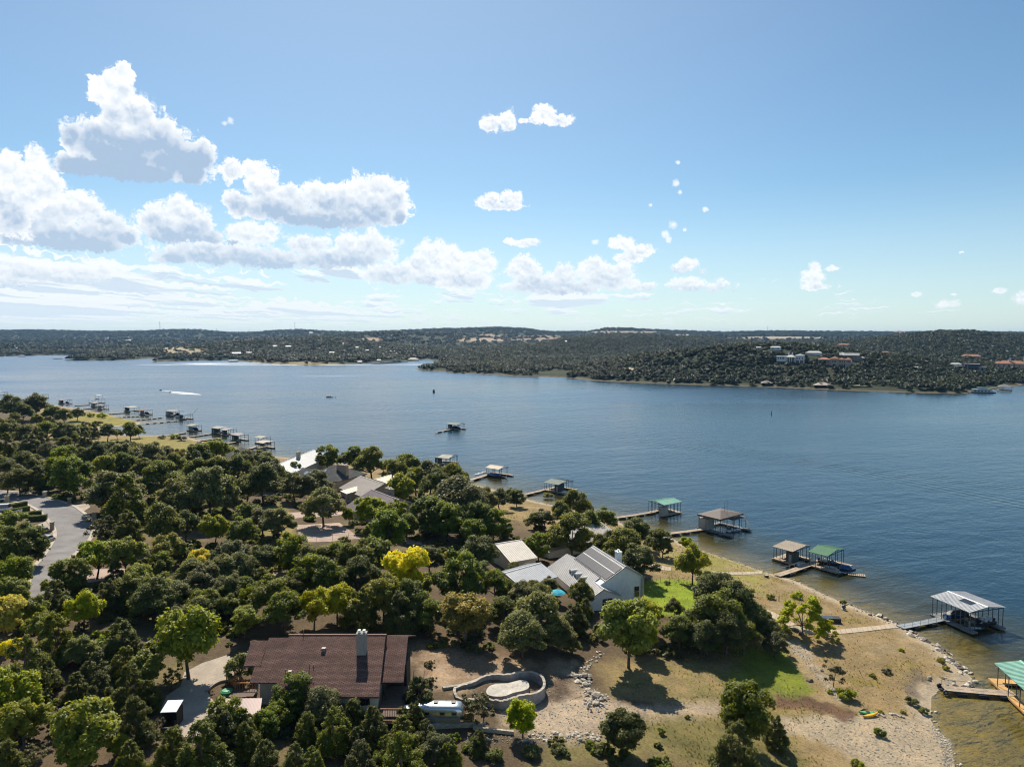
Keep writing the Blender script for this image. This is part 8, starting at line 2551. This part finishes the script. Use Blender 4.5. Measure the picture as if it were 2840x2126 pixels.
def plant(px, py, w, kind, own=None):
    lm, shp, hh, nv, *_ = KINDS[kind]
    Wm = 6.0
    for _ in range(4):
        x, y, z = ground(px, py, lift=CEN[shp] * Wm)
        Wm = max(.6, w * math.hypot(y, CAM_H - z) / F)
    k = trng.randrange(nv)
    cm, tm = TREE_MESH[kind][k]
    g = None if own else ('bushes ' if shp == 'shrub' else DESC[kind] + 's ') + zone(px, py)
    size = 'small' if Wm < 5.5 else ('tall broad' if Wm > 11.5 else '')
    t = empty('juniper_tree' if kind == 'q' else NAMES[shp], (x, y, z - .05), trng.uniform(0, 6.28), label=own, category='bush' if shp == 'shrub' else 'tree', group=g)
    if not own:
        PENDING.append((t, ' '.join(filter(None, (size, DESC[kind], relation(px, py, LANDMARKS)))), px, py))
    s = Wm * (1.16 if shp not in ('shrub', 'ball', 'cypress') else 1.05)
    t.scale = (s, s, s * trng.uniform(.92, 1.1))
    link(bpy.data.objects.new('crown', cm), t)
    if shp != 'shrub' or Wm > 2:
        link(bpy.data.objects.new('trunk' if shp != 'shrub' else 'stem', tm), t)
    PLACED.append((x, y, Wm, shp))


for (ox, oy), lst in (((0, 880), T_A0), ((0, 1200), T_B), ((710, 1200), T_C), ((1420, 1300), T_D), ((0, 1594), T_E), ((640, 1594), T_F), ((1280, 1594), T_G)):
    for it in lst:
        plant(ox + it[0] / 3.1127, oy + it[1] / 3.1127, it[2] / 3.1127, it[3], it[4] if len(it) > 4 else None)
for it in T_X:
    plant(*it)
finish_labels()

# ------------------------------------------------------------------ undergrowth and grass tufts
def scatter(name, pts, meshes, label):
    """loose plants nobody could count: one object that instances a few small plant meshes"""
    P_ = np.array([p[:3] for p in pts])
    me = bpy.data.meshes.new(name)
    me.vertices.add(len(P_))
    me.vertices.foreach_set('co', P_.astype(np.float32).ravel())
    attr(me, 'size', np.array([p[3] for p in pts]))
    attr(me, 'turn', RNG.random(len(P_)) * 6.283)
    attr(me, 'which', RNG.integers(0, len(meshes), len(P_)), 'INT')
    me.update()
    ob = tag(link(bpy.data.objects.new(name, me)), label, kind='stuff')
    g = bpy.data.node_groups.new('scatter_' + name, 'GeometryNodeTree')
    g.interface.new_socket('Geometry', in_out='INPUT', socket_type='NodeSocketGeometry')
    g.interface.new_socket('Geometry', in_out='OUTPUT', socket_type='NodeSocketGeometry')
    T = NT(g)
    gi = T.n('NodeGroupInput', out=0)
    jn = T.t.nodes.new('GeometryNodeGeometryToInstance')
    for m_ in meshes:
        T.t.links.new(T.n('GeometryNodeObjectInfo', {'Object': bpy.data.objects.new(name + '_plant', m_), 'As Instance': True}, out='Geometry'), jn.inputs[0])
    nm = lambda n, ty: T.n('GeometryNodeInputNamedAttribute', {'Name': n}, data_type=ty)
    inst = T.n('GeometryNodeInstanceOnPoints', {'Points': gi, 'Instance': jn.outputs[0], 'Pick Instance': True, 'Instance Index': nm('which', 'INT'),
                                                'Rotation': T.n('ShaderNodeCombineXYZ', {2: nm('turn', 'FLOAT')}), 'Scale': nm('size', 'FLOAT')})
    T.n('NodeGroupOutput', {0: inst}, out=None)
    ob.modifiers.new('scatter', 'NODES').node_group = g
    return ob


def tuft_mesh(name, seed, mat, n=26, h=1.0, spread=.45):
    rng = np.random.default_rng(seed)
    a = rng.random(n) * 6.283
    r = rng.random(n) * spread * .5
    base = np.stack([r * np.cos(a), r * np.sin(a), np.zeros(n)], 1)
    tip = base + np.stack([np.cos(a) * spread * rng.random(n), np.sin(a) * spread * rng.random(n), h * (.5 + .5 * rng.random(n))], 1)
    side = np.stack([-np.sin(a), np.cos(a), np.zeros(n)], 1) * .05
    v = np.stack([base - side, base + side, tip], 1).reshape(-1, 3)
    me = np_mesh(name, v, np.arange(3 * n).reshape(n, 3), mat)
    attr(me, 'leaf', np.repeat(rng.random(n), 3))
    return me


straw, greeng = leaf_material('straw_grass', (.36, .28, .12), .01, .3), leaf_material('green_grass', (.22, .22, .04), .015, .35)
tufts = [tuft_mesh('tuft', i, straw if i < 3 else greeng) for i in range(5)]
pts = []
xy = np.array([(a, b) for a, b in zip(RNG.uniform(-15, 100, 60000), RNG.uniform(82, 240, 60000))])
h_, sn_, _ = height(xy[:, 0], xy[:, 1], True)
dens = fbm(xy[:, 0] / 6.5, xy[:, 1] / 6.5, 3, 4) + .6 * RNG.normal(size=len(xy)) * .5
keepm = (sn_ > 2) & (sn_ < 46) & (dens > .22)
for (x, y), z in zip(xy[keepm], h_[keepm]):
    pts.append((x, y, z - .03, RNG.uniform(.12, .38)))
avoid = [gpoly(tile(*H_, [(200, 1330), (540, 1215), (820, 1215), (1070, 1205), (1420, 1290), (1600, 1450), (1610, 1700), (900, 1700), (450, 1420)])), gpoly([(2090, 1676), (2165, 1705), (2205, 1729), (2245, 1744), (2486, 1728), (2502, 1744), (2245, 1762), (2150, 1724), (2085, 1692)]),
         gpoly(tile(*G, [(330, 1180), (620, 1110), (740, 900), (850, 780), (980, 760), (1000, 960), (1300, 1090), (1650, 1120), (2250, 1130), (2230, 1195), (1600, 1215), (1270, 1300), (1120, 1420), (700, 1400), (330, 1300)]))]
arr = np.array(pts)
ok = np.ones(len(arr), bool)
for A in avoid:
    ok &= poly_sdf(A, arr[:, 0], arr[:, 1]) < 0
scatter('grass_tufts', arr[ok], tufts, 'dry grass tufts on the beach slope and meadow')
ug = [crown_mesh('brush', LEAF['oak2'], 'shrub', 5, 260, .17)[0], crown_mesh('brush', LEAF['elm'], 'shrub', 6, 260, .17)[0], crown_mesh('brush', LEAF['juniper'], 'shrub', 7, 260, .17)[0], crown_mesh('brush', LEAF['olive'], 'shrub', 8, 150, .16)[0]]
xy = np.stack([RNG.uniform(-260, 60, 16000), RNG.uniform(84, 420, 16000)], 1)
h_, sn_, _ = height(xy[:, 0], xy[:, 1], True)
d = fbm(xy[:, 0] / 9, xy[:, 1] / 9, 2, 77)
ok = (sn_ > 33) & (d > -.05) & (np.abs(np.degrees(np.arctan2(xy[:, 0], xy[:, 1]))) < 40)
CLEARINGS = [gpoly([p[0] for p in LR] + [p[1] for p in LR][::-1]), gpoly(tile(*C_, [(330, 780), (720, 765), (880, 890), (920, 930), (640, 955), (370, 955)])), gpoly(tile(*E_, [(1380, 690), (2030, 690), (2030, 1100), (1850, 1420), (1480, 1410), (1360, 1100)])),
             gpoly(tile(*G, [(-200, 700), (1000, 700), (2250, 800), (2250, 1240), (1120, 1450), (-200, 1350)])), gpoly([(1750, 1590), (1970, 1600), (1970, 1715), (1770, 1690)]), gpoly(tile(*B_, [(-100, 560), (480, 620), (520, 900), (300, 1180), (-100, 1000)])), gpoly(tile(*F_, [(150, 500), (1650, 500), (1650, 1200), (150, 1200)])),
             gpoly([(1500, 1510), (1800, 1560), (1800, 1700), (1640, 1710), (1490, 1600)]), gpoly([(740, 1250), (1120, 1290), (1180, 1440), (900, 1440)]), gpoly([(1380, 1560), (1535, 1560), (1535, 1640), (1380, 1640)])]
for A in CLEARINGS:
    ok &= poly_sdf(A, xy[:, 0], xy[:, 1]) < -1.0
q = xy[ok][:3600]
scatter('undergrowth', [(x, y, z - .1, s) for (x, y), z, s in zip(q, h_[ok][:3600], RNG.uniform(1.2, 3.6, len(q)))], ug, 'low brush under the oaks and junipers')
